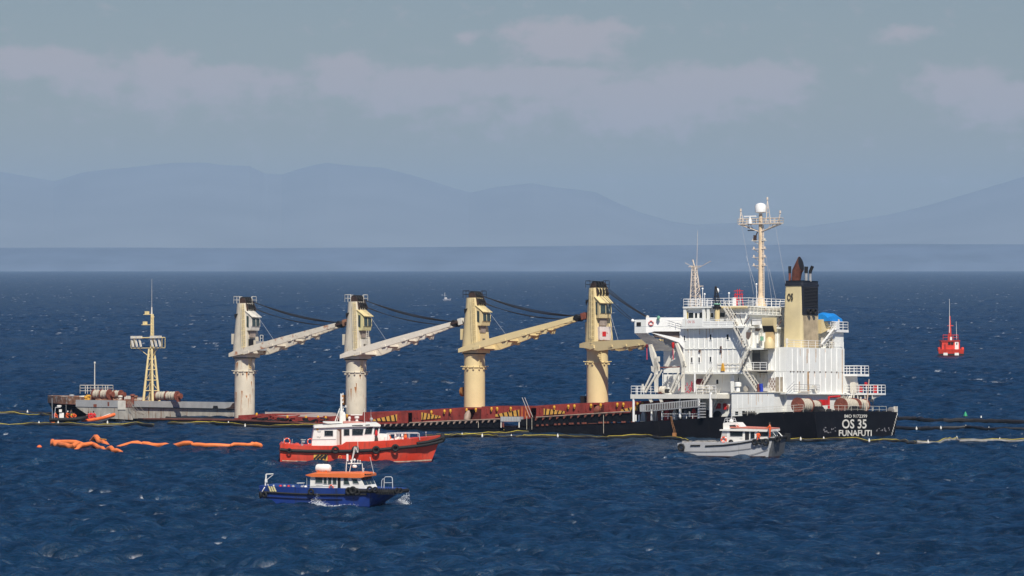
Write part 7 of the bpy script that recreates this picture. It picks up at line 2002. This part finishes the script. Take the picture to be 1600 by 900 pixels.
# upper steering position
tw = [Z_(x, y, 1.4) for x, y in ((1130, 671), (1129.8, 661.5), (1134, 660.2), (1152, 660.5), (1161, 670.5))]
up_ = MB().prism(tw, (0, 2.2, 0)).build('flying_bridge', whiteb, B.root)
MB().prism([Z_(x, y, 1.37) for x, y in ((1139.5, 664.2), (1149, 663.8), (1150.5, 668), (1141.5, 668.8))], (0, .04, 0)).build('bridge_opening', blk, up_)
MB().prism([Z_(x, y, 1.36) for x, y in ((1150.5, 664), (1153.5, 665), (1156.5, 670), (1151.5, 670))], (0, .04, 0)).build('bridge_seat', mat('pinkish_red_roof', (.62, .20, .14)), up_)
MB().lathe(Z_(1140, 669.8, 1.3), (1, 0, 0), [(0, .1), (.05, .22), (.9, .22), (.95, .1)], 10).build('rolled_cover', whiteb, up_)
MB().lathe(Z_(1139.5, 670.6, 1.3), (1, 0, 0), [(0, .1), (1.1, .1)], 8).build('orange_strip', buoyo, up_)
b = MB()
for x0, y0, x1, y1 in ((1131, 661, 1133.2, 653.5), (1137, 661, 1135.5, 652.5), (1150.5, 660.5, 1148.5, 653.5), (1145, 661, 1146.5, 652.5), (1133, 653.6, 1148.5, 653.4), (1134, 657, 1150, 656.8), (1143, 655, 1143.5, 645)):
    b.tube(Z_(x0, y0, 2), Z_(x1, y1, 2), .05 if y1 > 650 else .1, n=5)
b.build('radar_arch', steelm, up_, kind='stuff')
MB().lathe(Z_(1142.5, 659.5, 2), (0, 0, 1), [(0, .3), (.1, .35), (.3, .3), (.45, .12)], 12).build('radar_dome', whiteb, up_)
b = MB(); b.path([Z_(x, y, 2.0) for x, y in ((1207, 672), (1213, 671.8), (1221.5, 681.5))], .045, 5).tube(Z_(1207.5, 675, 2.0), Z_(1212.5, 682, 2.0), .045, n=5).tube(Z_(1213.5, 672, 4.6), Z_(1223, 682, 4.6), .045, n=5); b.build('bow_rail', steelm, B.root)
lifebuoy(B.M @ Matrix.Translation(Z_(1130.8, 687.3, .62)), 'orange lifebuoy leaning on the rear of the grey catamaran cabin', .38, .12)
b = MB()
for k in range(26):
    p = B.a(random.uniform(1066, 1122), random.uniform(689.6, 691), 1.5 + random.uniform(0, 2)); b.obox(p, (random.uniform(.3, .9), .4, random.uniform(.15, .4)))
b.build('deck_gear', mat('gear_grey', (.30, .28, .26), var=.5, scale=2), B.root, kind='stuff')
gb3 = B

# ---- distant red rescue vessel, seen end-on
B = Boat('rescue_vessel', 'small distant red rescue vessel with a tall mast, alone far right', 'boat', 1466, 557, 0, 12)
hz2 = [(1466, 547, 1466.5, 553), (1506, 547, 1505, 553)]
red2 = mat('rescue_red', (.68, .055, .03), rough=.6, var=.3, scale=.6)
P = lambda x, y, v=0.0: B.a(x, y, v)
MB().loft([[P(1466, 545.8, 0), P(1506.3, 545.8, 0), P(1505.5, 554, .3), P(1500, 558.5, .8), P(1472, 558.5, .8), P(1467, 554, .3)], [P(1467.5, 545, 14), P(1504.7, 545, 14), P(1500, 556, 14), P(1495, 562, 14), P(1477, 562, 14), P(1471, 556, 14)]]).build('hull', red2, B.root)
MB().box(P(1466, 556, 0).x, P(1506.3, 556, 0).x, -.2, .2, P(1486, 555.3, 0).z, P(1486, 552.6, 0).z).build('stern_fender', blk, B.root)
for x0, x1 in ((1474, 1480.5), (1491.5, 1498)):
    MB().box(P(x0, 551, 0).x, P(x1, 551, 0).x, -.32, -.21, P(1486, 555.2, 0).z, P(1486, 551.2, 0).z).build('white_panel', whiteb, B.root)
MB().prism([P(x, y, 2.5) for x, y in ((1471.5, 549), (1472, 534), (1499.5, 532), (1500, 549))], (0, 7, 0)).build('deckhouse', red2, B.root)
MB().prism([P(x, y, 2.3) for x, y in ((1470.5, 534), (1470.5, 532.3), (1500.5, 531.8), (1500, 534))], (0, 7.4, 0)).build('deckhouse_roof', mat('dark_red2', (.30, .02, .015)), B.root)
for x0, x1, y0, y1, m__, nm in ((1481.3, 1485.3, 535, 538.5, glass, 'window'), (1486, 1490, 535, 538.5, glass, 'window'), (1492, 1497.8, 533.5, 547, whiteb, 'door'), (1494.3, 1495.8, 535.5, 538.5, glass, 'window'), (1475, 1478, 538, 547, mat('dark_red2', (.30, .02, .015)), 'door'), (1484.5, 1487.5, 526.5, 531.5, whiteb, 'life_raft')):
    v = 2.4 if m__ is not glass else 2.3
    p, q = P(x0, y0, v), P(x1, y1, v); MB().box(p.x, q.x, v, v + .15, q.z, p.z).build(nm, m__, B.root)
b = MB(); b.rail([P(1473.5, 532, 2.6), P(1497, 532, 2.6), P(1497, 532, 9), P(1473.5, 532, 9), P(1473.5, 532, 2.6)], h=1.7, bars=2, r_=.09, step=1.5); b.build('bridge_railing', red2, B.root)
MB().tube(P(1485, 532, 5), P(1484, 494, 5), .42, .22, 8).tube(P(1480.5, 509, 5), P(1489.5, 509, 5), .13).tube(P(1482, 532, 5), P(1483, 510, 5), .1).build('mast', red2, B.root)
MB().tube(P(1483.5, 520, 4.6), P(1483.6, 467, 4.6), .12, .04, 5).build('whip_aerial', whiteb, B.root)
MB().tube(P(1495, 532, 4.6), P(1494, 502, 4.6), .09, .04, 5).build('whip_aerial', whiteb, B.root)
for s_ in (-1, 1):
    x = 1486 + s_ * 18.3; MB().prism([P(x - 2, 549, .5), P(x - 1.5, 543.5, .5), P(x + 1.5, 542.5, .5), P(x + 1.9, 549, .5)], (0, 3, 0)).build('quarter_bulwark', red2, B.root)

# ---- tiny far boat
B = Boat('fishing_boat', 'tiny white motor boat far off near the horizon above the cranes', 'boat', 693, 470, 8, 2.6)
MB().loft([[V((-.2, .2, 1.3)), V((0, .3, -.4)), V((0, 2.3, -.4)), V((-.2, 2.4, 1.3))], [V((3, 0, 1.2)), V((3, .2, -.4)), V((3, 2.4, -.4)), V((3, 2.6, 1.2))], [V((6.5, 1.2, 1.8)), V((5.8, 1.25, -.4)), V((5.8, 1.35, -.4)), V((6.5, 1.4, 1.8))]]).build('hull', mat('far_hull', (.2, .22, .28)), B.root)
MB().prism([V((.8, .5, 1.2)), V((1.0, .5, 2.7)), V((2.6, .5, 2.7)), V((3.2, .5, 1.2))], (0, 1.6, 0)).build('cabin', mat('far_grey_white', (.45, .45, .45)), B.root)
MB().tube(V((1.2, 1.3, 3.3)), V((1.2, 1.3, 6.5)), .12).build('mast', whiteb, B.root)

# ------------------------------------------------------------------ inflatable boats at the bow
def rib(name, label, px, py, yaw, L, m_tube, m_in, beam=2.4, lift=0.0):
    M = Matrix.Translation((0, 0, .3)) @ frame_at(px, py, yaw) @ Matrix.Rotation(R(-lift), 4, 'Y')
    r_ = thing(name, M, label, 'boat')
    rr = .31
    pts = [V((-L / 2, -beam / 2 + rr, .35)), V((-L / 4, -beam / 2 + rr, .35)), V((0, -beam / 2 + rr, .36)), V((L * .22, -beam / 2 + rr * 1.1, .42)), V((L * .36, -beam * .33, .52)), V((L * .46, -beam * .16, .64)), V((L * .5, 0, .7)), V((L * .46, beam * .16, .64)), V((L * .36, beam * .33, .52)), V((L * .22, beam / 2 - rr * 1.1, .42)), V((0, beam / 2 - rr, .36)), V((-L / 4, beam / 2 - rr, .35)), V((-L / 2, beam / 2 - rr, .35))]
    MB().path(pts, lambda f: rr * (1 if .03 < f < .97 else .6), 10).build('inflatable_tube', m_tube, r_)
    MB().loft([[V((-L / 2 + .1, -beam / 2 + .4, .2)), V((-L / 2 + .1, 0, -.15)), V((-L / 2 + .1, beam / 2 - .4, .2)), V((-L / 2 + .1, 0, .22))], [V((L * .2, -beam / 2 + .45, .25)), V((L * .2, 0, -.15)), V((L * .2, beam / 2 - .45, .25)), V((L * .2, 0, .26))], [V((L * .45, -.15, .5)), V((L * .44, 0, .3)), V((L * .45, .15, .5)), V((L * .45, 0, .52))]]).build('floor', m_in, r_)
    return r_, M
ribA, MA = rib('inflatable_boat', 'black inflatable boat with white radar box and crew in orange, by the sunken bow', 106, 662, 4, 6.6, rubber, mat('deck_dark', (.05, .05, .055)))
b = MB().box(-1.5, -.7, -.35, .35, .2, 1.5).build('console', whiteb, ribA)
b = MB()
for sy in (-.7, .7):
    b.path([V((-2.4, sy, .4)), V((-2.2, sy, 2.5)), V((-1.3, sy * .9, 2.5))], .05, 5)
b.tube(V((-2.2, -.7, 2.5)), V((-2.2, .7, 2.5)), .05, n=5).tube(V((-2.3, -.7, 1.6)), V((-2.3, .7, 1.6)), .04, n=5)
b.build('aerial_frame', steelm, ribA)
MB().lathe((-1.55, 0, 2.55), (0, 0, 1), [(0, .25), (.05, .42), (.25, .44), (.33, .3)], 12).build('radar_dome', whiteb, ribA)
MB().obox((-1.3, -.4, 1.9), (.5, .3, .5)).build('instrument_box', whiteb, ribA)
MB().tube((-2.75, -.6, .5), (-2.8, -.6, 4.2), .035, n=4).build('whip_aerial', steelm, ribA)
MB().tube((-.3, .6, .5), (-.35, .6, 3.0), .025, n=4).build('whip_aerial', steelm, ribA)
MB().box(-3.3, -2.9, -.3, .3, -.1, 1.1).build('outboard_engine', blk, ribA)
ribB, MBm = rib('inflatable_boat', 'bright orange inflatable boat with white foredeck and crew in red', 155, 661.5, -16, 6.0, buoyo, whiteb, 2.4, 9)
MB().prism([V((.5, -.65, .55)), V((2.3, -.1, .95)), V((2.3, .1, .95)), V((.5, .65, .55))], (0, 0, .1)).build('foredeck', whiteb, ribB)
MB().box(-2.9, -2.55, -.3, .3, 0, 1.0).build('outboard_engine', blk, ribB)

# ------------------------------------------------------------------ people
skinm = mat('skin', (.45, .24, .16), rough=.6, var=.08, scale=8)
hairm = mat('dark_hair', (.02, .014, .01), rough=.8)
suitr = mat('red_suit', (.62, .022, .028), rough=.8, var=.2, scale=6)
vestm = mat('hi_vis_yellow', (.55, .42, .05), rough=.8, var=.2)
def skin_mesh(nodes, edges, radii, root):
    me_ = bpy.data.meshes.new('tmp'); me_.from_pydata([tuple(n) for n in nodes], edges, [])
    o = bpy.data.objects.new('tmp', me_); sc.collection.objects.link(o)
    md = o.modifiers.new('s', 'SKIN'); md.use_smooth_shade = True
    for i, r_ in enumerate(radii):
        me_.skin_vertices[0].data[i].radius = r_ if isinstance(r_, tuple) else (r_, r_)
        me_.skin_vertices[0].data[i].use_root = (i == root)
    sb_ = o.modifiers.new('u', 'SUBSURF'); sb_.levels = 1; sb_.render_levels = 1
    dg = bpy.context.evaluated_depsgraph_get(); dg.update()
    r_ = bpy.data.meshes.new_from_object(o.evaluated_get(dg))
    bpy.data.objects.remove(o)
    return r_
POSES = {
 # pelvis, chest, neck, head, shoulder-elbow-hand (l, r), hip-knee-ankle-toe (l, r);  facing +x
 'stand_reach': dict(pel=(0, 0, .95), ch=(.02, 0, 1.32), nk=(.04, 0, 1.5), hd=(.07, 0, 1.66), aL=[(.02, .2, 1.42), (.2, .27, 1.2), (.45, .22, 1.15)], aR=[(.02, -.2, 1.42), (.22, -.26, 1.22), (.48, -.2, 1.2)], lL=[(0, .1, .9), (.02, .13, .5), (-.02, .14, .09), (.15, .15, .04)], lR=[(0, -.1, .9), (.06, -.13, .5), (.04, -.14, .09), (.2, -.15, .04)]),
 'sit': dict(pel=(0, 0, .42), ch=(.08, 0, .82), nk=(.14, 0, 1.0), hd=(.19, 0, 1.15), aL=[(.1, .2, .92), (.25, .27, .68), (.48, .2, .62)], aR=[(.1, -.2, .92), (.26, -.27, .68), (.5, -.18, .66)], lL=[(.02, .1, .4), (.45, .16, .46), (.5, .16, .08), (.66, .17, .03)], lR=[(.02, -.1, .4), (.43, -.17, .48), (.46, -.17, .08), (.62, -.18, .03)]),
 'bend': dict(pel=(0, 0, .62), ch=(.3, 0, .88), nk=(.46, 0, .94), hd=(.58, 0, 1.0), aL=[(.36, .2, .9), (.48, .26, .62), (.62, .2, .4)], aR=[(.36, -.2, .9), (.52, -.24, .66), (.72, -.18, .5)], lL=[(0, .1, .6), (.26, .15, .36), (.0, .15, .08), (.16, .16, .03)], lR=[(0, -.1, .6), (.3, -.15, .34), (.06, -.16, .08), (.22, -.17, .03)]),
 'kneel': dict(pel=(0, 0, .5), ch=(.12, 0, .9), nk=(.2, 0, 1.08), hd=(.26, 0, 1.23), aL=[(.14, .2, 1.0), (.34, .26, .86), (.58, .18, .92)], aR=[(.14, -.2, 1.0), (.3, -.28, .78), (.52, -.22, .7)], lL=[(.02, .1, .46), (.34, .16, .34), (.1, .16, .06), (.0, .17, .04)], lR=[(.02, -.1, .46), (.3, -.18, .42), (.32, -.18, .08), (.48, -.19, .03)]),
}
def person(M, pose, suit, label, hair=hairm, vest=None, hat=None):
    P = POSES[pose]
    nodes, edges, ra, rs = [], [], [], []
    def n(p, r1, r2, par=None):
        nodes.append(V(p)); ra.append(r1); rs.append(r2)
        if par is not None: edges.append((par, len(nodes) - 1))
        return len(nodes) - 1
    pel = n(P['pel'], .14, .165)
    mid = n(V(P['pel']).lerp(V(P['ch']), .5), .125, .155, pel)
    ch = n(P['ch'], .15, .178, mid)
    nk = n(P['nk'], .055, .07, ch)
    suit_n = len(nodes)
    body_extra = []
    hd = n(P['hd'], .098, .02, nk)
    tp = n(V(P['hd']) + V((0, 0, .09)), .085, .02, hd)
    limbs = []
    for key in ('aL', 'aR'):
        s = n(P[key][0], .06, .078, ch); e = n(P[key][1], .042, .06, s); h = n(P[key][2], .030, .045, e); limbs.append((s, e, h))
    for key in ('lL', 'lR'):
        a = n(P[key][0], .085, .105, pel); k = n(P[key][1], .058, .078, a); an = n(P[key][2], .042, .062, k); t_ = n(P[key][3], .04, .055, an)
    hands = []
    for key in ('aL', 'aR'):
        hnd = V(P[key][2]); d = (hnd - V(P[key][1])).normalized()
        hi = [i for i, q in enumerate(nodes) if (q - hnd).length < 1e-5][0]
        pm = n(hnd + d * .07, .032, .001, hi)
        sd_ = d.cross(V((0, 0, 1))).normalized()
        for q in range(4):
            b0 = n(hnd + d * .11 + sd_ * (q - 1.5) * .02, .010, .001, pm); b1 = n(hnd + d * (.155 + (.01 if q in (1, 2) else 0)) + sd_ * (q - 1.5) * .021 - V((0, 0, .02)), .009, .001, b0)
        th = n(hnd + d * .06 + sd_ * (.045 if key == 'aL' else -.045), .010, .001, pm)
    me_b = skin_mesh(nodes, edges, ra, 0)
    me_b.materials.clear(); me_b.materials.append(skinm)
    o = bpy.data.objects.new('person', me_b); sc.collection.objects.link(o); me_b.name = 'person'
    o.matrix_world = M; o['label'] = label; o['category'] = 'person'
    # clothing: same skeleton without head and hands
    keep = [i for i in range(len(nodes)) if rs[i] > .03]
    mp = {k: j for j, k in enumerate(keep)}
    me_c = skin_mesh([nodes[i] for i in keep], [(mp[a], mp[c_]) for a, c_ in edges if a in mp and c_ in mp], [rs[i] for i in keep], 0)
    me_c.materials.clear(); me_c.materials.append(suit)
    c_ = bpy.data.objects.new('coverall', me_c); sc.collection.objects.link(c_); c_.parent = o
    hc = V(P['hd']) + V((-.02, 0, .07))
    MB().lathe(hc - V((0, 0, .06)), (0, 0, 1), [(0, .10), (.05, .112), (.11, .10), (.15, .06), (.165, .005)], 12).build('hair' if hat is None else 'helmet', hair if hat is None else hat, o)
    nn = V(P['hd']) + V((.1, 0, .02)); b = MB(); b.ball(nn, .02, 6); b.build('nose', skinm, o)
    b = MB(); b.ball(nn + V((-.012, .035, .035)), .012, 6); b.build('eye', blk, o); b = MB(); b.ball(nn + V((-.012, -.035, .035)), .012, 6); b.build('eye', blk, o)
    if vest is not None:
        c1, c2 = V(P['pel']), V(P['ch']); MB().lathe(c1.lerp(c2, .25), c2 - c1, [(0, .18), (.12, .2), (.3, .2), (.36, .13)], 12).build('vest', vest, o)
    return o
# on the grey catamaran
p = gb3.a(1203.3, 683.8, .3)
person(gb3.M @ Matrix.Translation((p.x, .3, p.z)) @ Matrix.Rotation(R(185), 4, 'Z') @ Matrix.Scale(1.25, 4), 'stand_reach', orangem, 'person in an orange suit standing at the catamaran cabin front, hand on the roof', mat('brown_hair', (.06, .04, .03)))
p = gb3.a(1184.5, 687.5, .35)
person(gb3.M @ Matrix.Translation((p.x, .35, p.z)) @ Matrix.Rotation(R(-60), 4, 'Z'), 'sit', orangem, 'person in an orange suit sitting on the side deck of the grey catamaran')
# crews of the two inflatables
def onboat(M, x, y, z, rz, pose, suit, label, **k):
    return person(M @ Matrix.Translation((x, y, z)) @ Matrix.Rotation(R(rz), 4, 'Z') @ Matrix.Scale(1.15, 4), pose, suit, label, **k)
onboat(MA, -2.35, -.55, .35, 30, 'sit', orangem, 'person in orange sitting at the far left end of the black inflatable boat')
onboat(MA, -.25, -.5, .30, -20, 'kneel', orangem, 'person in orange with white cap kneeling just right of the white console', hat=whiteb)
onboat(MA, .55, -.5, .25, -10, 'bend', orangem, 'person in orange and yellow bending over in the middle of the black inflatable boat', vest=vestm)
onboat(MA, .45, .55, .6, -50, 'sit', mat('dark_suit', (.05, .045, .05)), 'person in dark clothes behind the orange crew of the black inflatable boat')
onboat(MA, 1.5, -.5, .28, -160, 'bend', orangem, 'person in orange bent low at the right end of the black inflatable boat')
onboat(MBm, -2.1, .35, .45, -30, 'sit', suitr, 'person in red, leftmost and tallest of the three at the back of the orange inflatable')
onboat(MBm, -1.5, .45, .5, -80, 'sit', suitr, 'person in red with fair hair between the two others in the orange inflatable', hair=mat('fair_hair', (.35, .22, .12)))
onboat(MBm, -.7, .3, .45, 200, 'sit', suitr, 'person in red, the rightmost, beside the white foredeck of the orange inflatable')
onboat(MBm, -2.3, -.6, .2, -20, 'bend', suitr, 'person in red leaning low at the left end of the orange inflatable')
onboat(MBm, -.9, -.55, .2, 20, 'kneel', suitr, 'person in red kneeling in front, left of the white foredeck of the orange inflatable')

# ------------------------------------------------------------------ floating booms and buoys
def wp(x, y, z=0.0):
    D = (HC - z) * FPX / (y - HOR); return V(((x - 800) / FPX * D, D, z))
yrope = mat('yellow_rope', (.46, .36, .05), rough=.8, var=.25, scale=3)
boomk = mat('black_boom', (.016, .015, .017), rough=.55, var=.5, scale=1.5, spec=.4)
boomg = mat('grey_boom', (.26, .25, .24), rough=.5, var=.4, scale=1.0)
def interp(pts, n_):
    P = [wp(x, y) for x, y in pts]
    seg = [0]
    for a, c_ in zip(P[:-1], P[1:]): seg.append(seg[-1] + (c_ - a).length)
    out = []
    for k in range(n_ + 1):
        t_ = seg[-1] * k / n_; j = max(i for i in range(len(seg)) if seg[i] <= t_ + 1e-9); j = min(j, len(P) - 2)
        out.append(P[j].lerp(P[j + 1], (t_ - seg[j]) / (seg[j + 1] - seg[j])))
    return out, seg[-1]
bc = [0]
def boom(label, pts, r_=.24, yellow=True, m_=boomk, floats=(), z_=.24, name='containment_boom', group=None):
    rg = random.Random(len(pts) * 7 + int(pts[0][0]))
    _, L = interp(pts, 2)
    n_ = max(6, int(L / 1.1)); P, _ = interp(pts, n_)
    P = [p + V((0, rg.uniform(-.15, .15), z_ + .08 + sea_h(p.x, p.y) * .4 + rg.uniform(-.04, .04))) for i, p in enumerate(P)]
    c0 = P[0].copy(); c0.z = 0
    e = thing(name, Matrix.Translation(c0), label, 'oil boom', group)
    Q = [p - c0 for p in P]
    rr = [r_ * rg.uniform(.8, 1.15) for _ in Q]
    MB().path(Q, lambda f: rr[min(len(rr) - 1, int(f * (len(rr) - 1) + .5))], 7).build('boom_tube', m_, e)
    if yellow:
        MB().path([q + V((rg.uniform(-.1, .1), -.08 + rg.uniform(-.06, .06), r_ * .95 + rg.uniform(-.03, .1))) for q in Q], lambda f: .015 + .06 * max(0, min(1, .55 + .6 * math.sin(f * L * .31 + len(Q)) + .35 * math.sin(f * L * 1.3))), 5).build('yellow_line', yrope, e)
    for x, y in floats:
        p = wp(x, y + 1.2); p.z = sea_h(p.x, p.y) * .4 + .25; p = p - c0
        b = MB().lathe(p + V((0, -.1, 0)), (0, 0, 1), [(0, .1), (.1, .15), (.35, .14), (.45, .07), (.62, .03)], 8); b.build('float', whiteb, e)
    return e
boom('black oil boom with yellow line crossing below the orange inflatable on the far left', [(-60, 665), (60, 666), (110, 666.6), (150, 667), (190, 666.8), (215, 665.6), (240, 667.4)], floats=((61, 664), (91, 664.5), (168, 664)))
boom('short yellow lined oil boom from the left edge to the black inflatable', [(-60, 650), (20, 650), (48, 650.6), (62, 651.2), (84, 653.6)], floats=((43, 647.5),))
boom('plain thick black boom farthest left, behind the yellow lined one', [(-60, 647), (0, 647.6), (40, 648), (80, 648.6)], .3, False, floats=())
boom('dark oil boom with yellow line between the bow section and the red workboat', [(262, 665), (285, 665.4), (330, 664.6), (365, 666.6), (420, 667.8), (470, 668.6), (500, 669.4)], floats=((357, 664.5), (383, 668)))
boom('thick black boom hugging the grey bow section and the first crane', [(182, 653.4), (210, 655.6), (260, 656.6), (330, 657.8), (372, 659.2), (420, 662), (470, 664.6), (520, 665.2), (560, 664)], .36, False, floats=((197, 651.5), (234, 651.8)))
boom('yellow lined boom emerging right of the red workboat wheelhouse, along the black hull', [(570, 670.5), (600, 671), (650, 671.6), (696, 673.6), (735, 674.4), (765, 675.4), (787, 676.8)], floats=((757, 673),))
boom('short inner yellow lined boom end, folded back behind the front one amidships', [(682, 683), (723, 682), (746, 681.2), (784, 680.2), (826, 679.2)])
boom('front oil boom with yellow line from the red bow to the grey catamaran', [(664, 686), (674, 685.3), (697, 683.8), (723, 684.8), (753, 684), (775, 685.2), (787, 686.4), (800, 687.2), (820, 684.4), (870, 685), (914, 686.8), (946, 688.5), (968, 686.5), (1010, 685.6), (1046, 688.2), (1075, 691.5)], floats=((722, 683.5), (753.5, 684.5), (799, 685.5), (871.5, 685.5)))
boom('oil boom with yellow line just under the black stern with white lettering', [(1228, 691), (1262, 690.4), (1300, 691.2), (1340, 692), (1372, 693.2), (1402, 691.8), (1430, 695.5)], .26, floats=((1251, 690), (1287, 689.5), (1358, 692.5)))
boom('pale grey boom, lowest of the three right of the stern', [(1432, 695), (1450, 694.8), (1480, 692.4), (1494, 690.2), (1499, 692.8), (1531, 692.8), (1559, 692.2), (1600, 693), (1680, 694)], .26, True, boomg, floats=((1450, 694), (1495, 689), (1562, 690)))
boom('thick black boom leading right from the stern, uppermost of the three', [(1402, 658.6), (1432, 657.6), (1443, 660), (1476, 661.6), (1517, 661.6), (1535, 662), (1572, 663), (1600, 664), (1690, 665.5)], .40, False, z_=.42, floats=((1436, 657.5), (1486, 660), (1527, 659), (1533, 656.5), (1571, 661)))
boom('black boom right of the stern, middle one of the three', [(1399, 672), (1435, 674), (1462, 672.6), (1512, 672.2), (1541, 674.6), (1572, 675.6), (1600, 676), (1690, 677.5)], .30, False, z_=.36, floats=((1398, 671), (1432, 673), (1470, 671.5), (1509, 671), (1545, 673.5)))
# orange booms
obm = mat('orange_boom', (.78, .20, .055), rough=.6, var=.14, scale=1.2, stain=(.50, .10, .03), stain_amt=.3, stain_scale=1.2)
e0 = wp(130, 703); e = thing('orange_boom', Matrix.Translation(e0), 'folded orange inflatable boom lying in loops on the water left of the red workboat', 'boom')
def seg_(pts, r_, par, o, z_=.52, name='boom_section', m_=obm):
    _, L = interp(pts, 2); P, L = interp(pts, max(8, int(L / .8)));
    rg = random.Random(int(pts[0][0] * 3)); pts = [(x, y + 1.5) for x, y in pts]
    Q = [p - o + V((0, 0, z_ + .04 + (sea_h(p.x, p.y) + sea_h(p.x + 1, p.y) + sea_h(p.x - 1, p.y) + sea_h(p.x, p.y - .8)) * .22 + .02 * math.sin(i * 1.7))) for i, p in enumerate(P)]
    return MB().path(Q, lambda f: r_ * (1 if .06 < f < .94 else .72) * (1 + .06 * math.sin(f * 17)), 10).build(name, m_, par)
seg_([(83, 700.5), (82, 697.5), (95, 697.2), (121, 698.2), (152, 699.5)], .40, e, e0)
seg_([(82, 700), (100, 703.2), (113, 704.2), (124, 703)], .38, e, e0)
seg_([(122, 699.5), (138, 699.8), (151, 701)], .42, e, e0, .3)
seg_([(117, 705.5), (130, 704), (145, 703.4), (163, 707), (178, 709.4), (190, 710.4)], .33, e, e0)
MB().ball(wp(194.5, 710.3, 0) - e0 + V((0, 0, .1)), .22, 8).build('end_float', buoyo, e)
e0 = wp(156, 697); o = thing('orange_boom', Matrix.Translation(e0), 'short orange boom section with yellow top lying across the folded loops', 'boom')
so = seg_([(142.5, 694.5), (170, 699)], .42, o, e0, .75)
MB().path([wp(150, 695.6) - e0 + V((0, -.1, 1.15)), wp(166, 698.2) - e0 + V((0, -.1, 1.15))], .08, 5).build('yellow_band', yel, so)
e0 = wp(157, 701.5); o = thing('orange_boom', Matrix.Translation(e0), 'long straight orange boom stretching right from the folded loops', 'boom')
for pts, r_ in (([(155, 701.8), (175, 701.6), (200, 701.8), (223, 702.2)], .33), ([(223, 702.2), (245, 702.6), (268, 703.6), (300, 705)], .36), ([(300, 705), (330, 705.6), (360, 705.6)], .30), ([(360, 705.6), (392, 704.6), (403, 704.2)], .26), ([(392, 704.6), (409, 704)], .36)):
    seg_(pts, r_, o, e0, .68 if pts[0][0] == 223 else .5)
def buoy(name, x, y, prof, m_, label, n_=12):
    p = wp(x, y); o = MB().lathe((0, 0, 0), (0, 0, 1), prof, n_).build(name, m_, None); o.matrix_world = Matrix.Translation(p); o['label'] = label; o['category'] = 'buoy'; return o
buoy('buoy', 61.5, 700, [(-.2, .3), (0, .42), (.2, .40), (.42, .2), (.48, .02)], buoyo, 'small round orange buoy alone left of the folded orange boom')
buoy('buoy', 82.5, 660.2, [(-.2, .3), (0, .4), (.15, .38), (.3, .2), (.34, .02)], buoyo, 'small orange-red buoy floating left of the black inflatable boat')
o = buoy('channel_buoy', 1508.5, 656.2, [(-.3, .5), (0, .62), (.25, .62), (.5, .4), (.75, .3)], mat('buoy_dark', (.012, .02, .02)), 'green cone buoy on a dark float behind the booms at right')
MB().lathe((0, 0, .7), (0, 0, 1), [(0, .34), (.08, .38), (.75, .1), (.85, .02)], 12).build('cone', mat('buoy_green', (.02, .30, .13)), o)
# tangled dark net near the orange inflatable
b = MB()
for k in range(16):
    p = wp(random.uniform(183, 196), random.uniform(657.5, 661.5)); b.path([p - wp(189, 660) + V((0, 0, .1)), p - wp(189, 660) + V((random.uniform(-.8, .8), random.uniform(-1, 1), random.uniform(.1, .6))), p - wp(189, 660) + V((random.uniform(-1, 1), 0, .0))], .07, 4)
o = b.build('tangled_line', mat('net_dark', (.03, .03, .035)), None, label='tangle of dark line floating right of the orange inflatable'); o.matrix_world = Matrix.Translation(wp(189, 660)); o['category'] = 'rope'

# ------------------------------------------------------------------ broken water at the blue boat
foamm = mat('foam', (.78, .80, .82), rough=.9, var=.1, scale=3)
b = MB(); rg = random.Random(5)
def puff(x, y, n_, sx_, sy_, r0, up):
    c0 = wp(x, y)
    for k in range(n_):
        c = c0 + V((rg.gauss(0, sx_), rg.gauss(0, sy_), abs(rg.gauss(0, up)) + .1)); r_ = r0 * rg.uniform(.3, 1)
        b.add([c + V((r_, 0, 0)), c + V((-r_, 0, 0)), c + V((0, r_, 0)), c + V((0, -r_, 0)), c + V((0, 0, r_ * .7)), c + V((0, 0, -r_ * .7))], [(0, 2, 4), (2, 1, 4), (1, 3, 4), (3, 0, 4), (2, 0, 5), (1, 2, 5), (3, 1, 5), (0, 3, 5)])
for k in range(26):
    f = k / 25; puff(486 + f * 92, 793 + 1.5 * math.sin(f * 5), 80, .35, .5, .055, .10)
for x, y, n_, up in ((490, 791, 150, .32), (496, 791.5, 200, .42), (503, 793, 140, .25), (568, 790, 120, .3), (574, 789, 140, .35), (612, 789.5, 90, .15), (622, 789, 130, .2), (632, 789, 120, .18)):
    puff(x, y, n_ * 3, .28, .35, .045, up)
for k in range(220):
    f = rg.random(); c = wp(618 + f * 22, 787) + V((0, rg.gauss(0, .3), .2 + f * rg.uniform(.3, 1.4))); r_ = rg.uniform(.02, .05)
    b.add([c + V((r_, 0, 0)), c + V((-r_, 0, 0)), c + V((0, r_, 0)), c + V((0, 0, r_))], [(0, 2, 3), (2, 1, 3), (1, 0, 3), (0, 1, 2)])
b.build('bow_wave', foamm, None, kind='stuff', label='white broken water along the blue workboat bow')

GROUPS = {'person': 'boat crews in orange and red', 'oil boom': 'oil containment booms round the wreck', 'boom': 'orange booms adrift', 'lifebuoy': 'lifebuoys on the ship and boats', 'barrel': 'barrels on the ship side deck', 'buoy': 'buoys around the wreck', 'boat': 'small boats attending the wreck'}
for o in list(sc.objects):
    if o.parent is None and o.get('category') in GROUPS:
        o['group'] = GROUPS[o['category']]
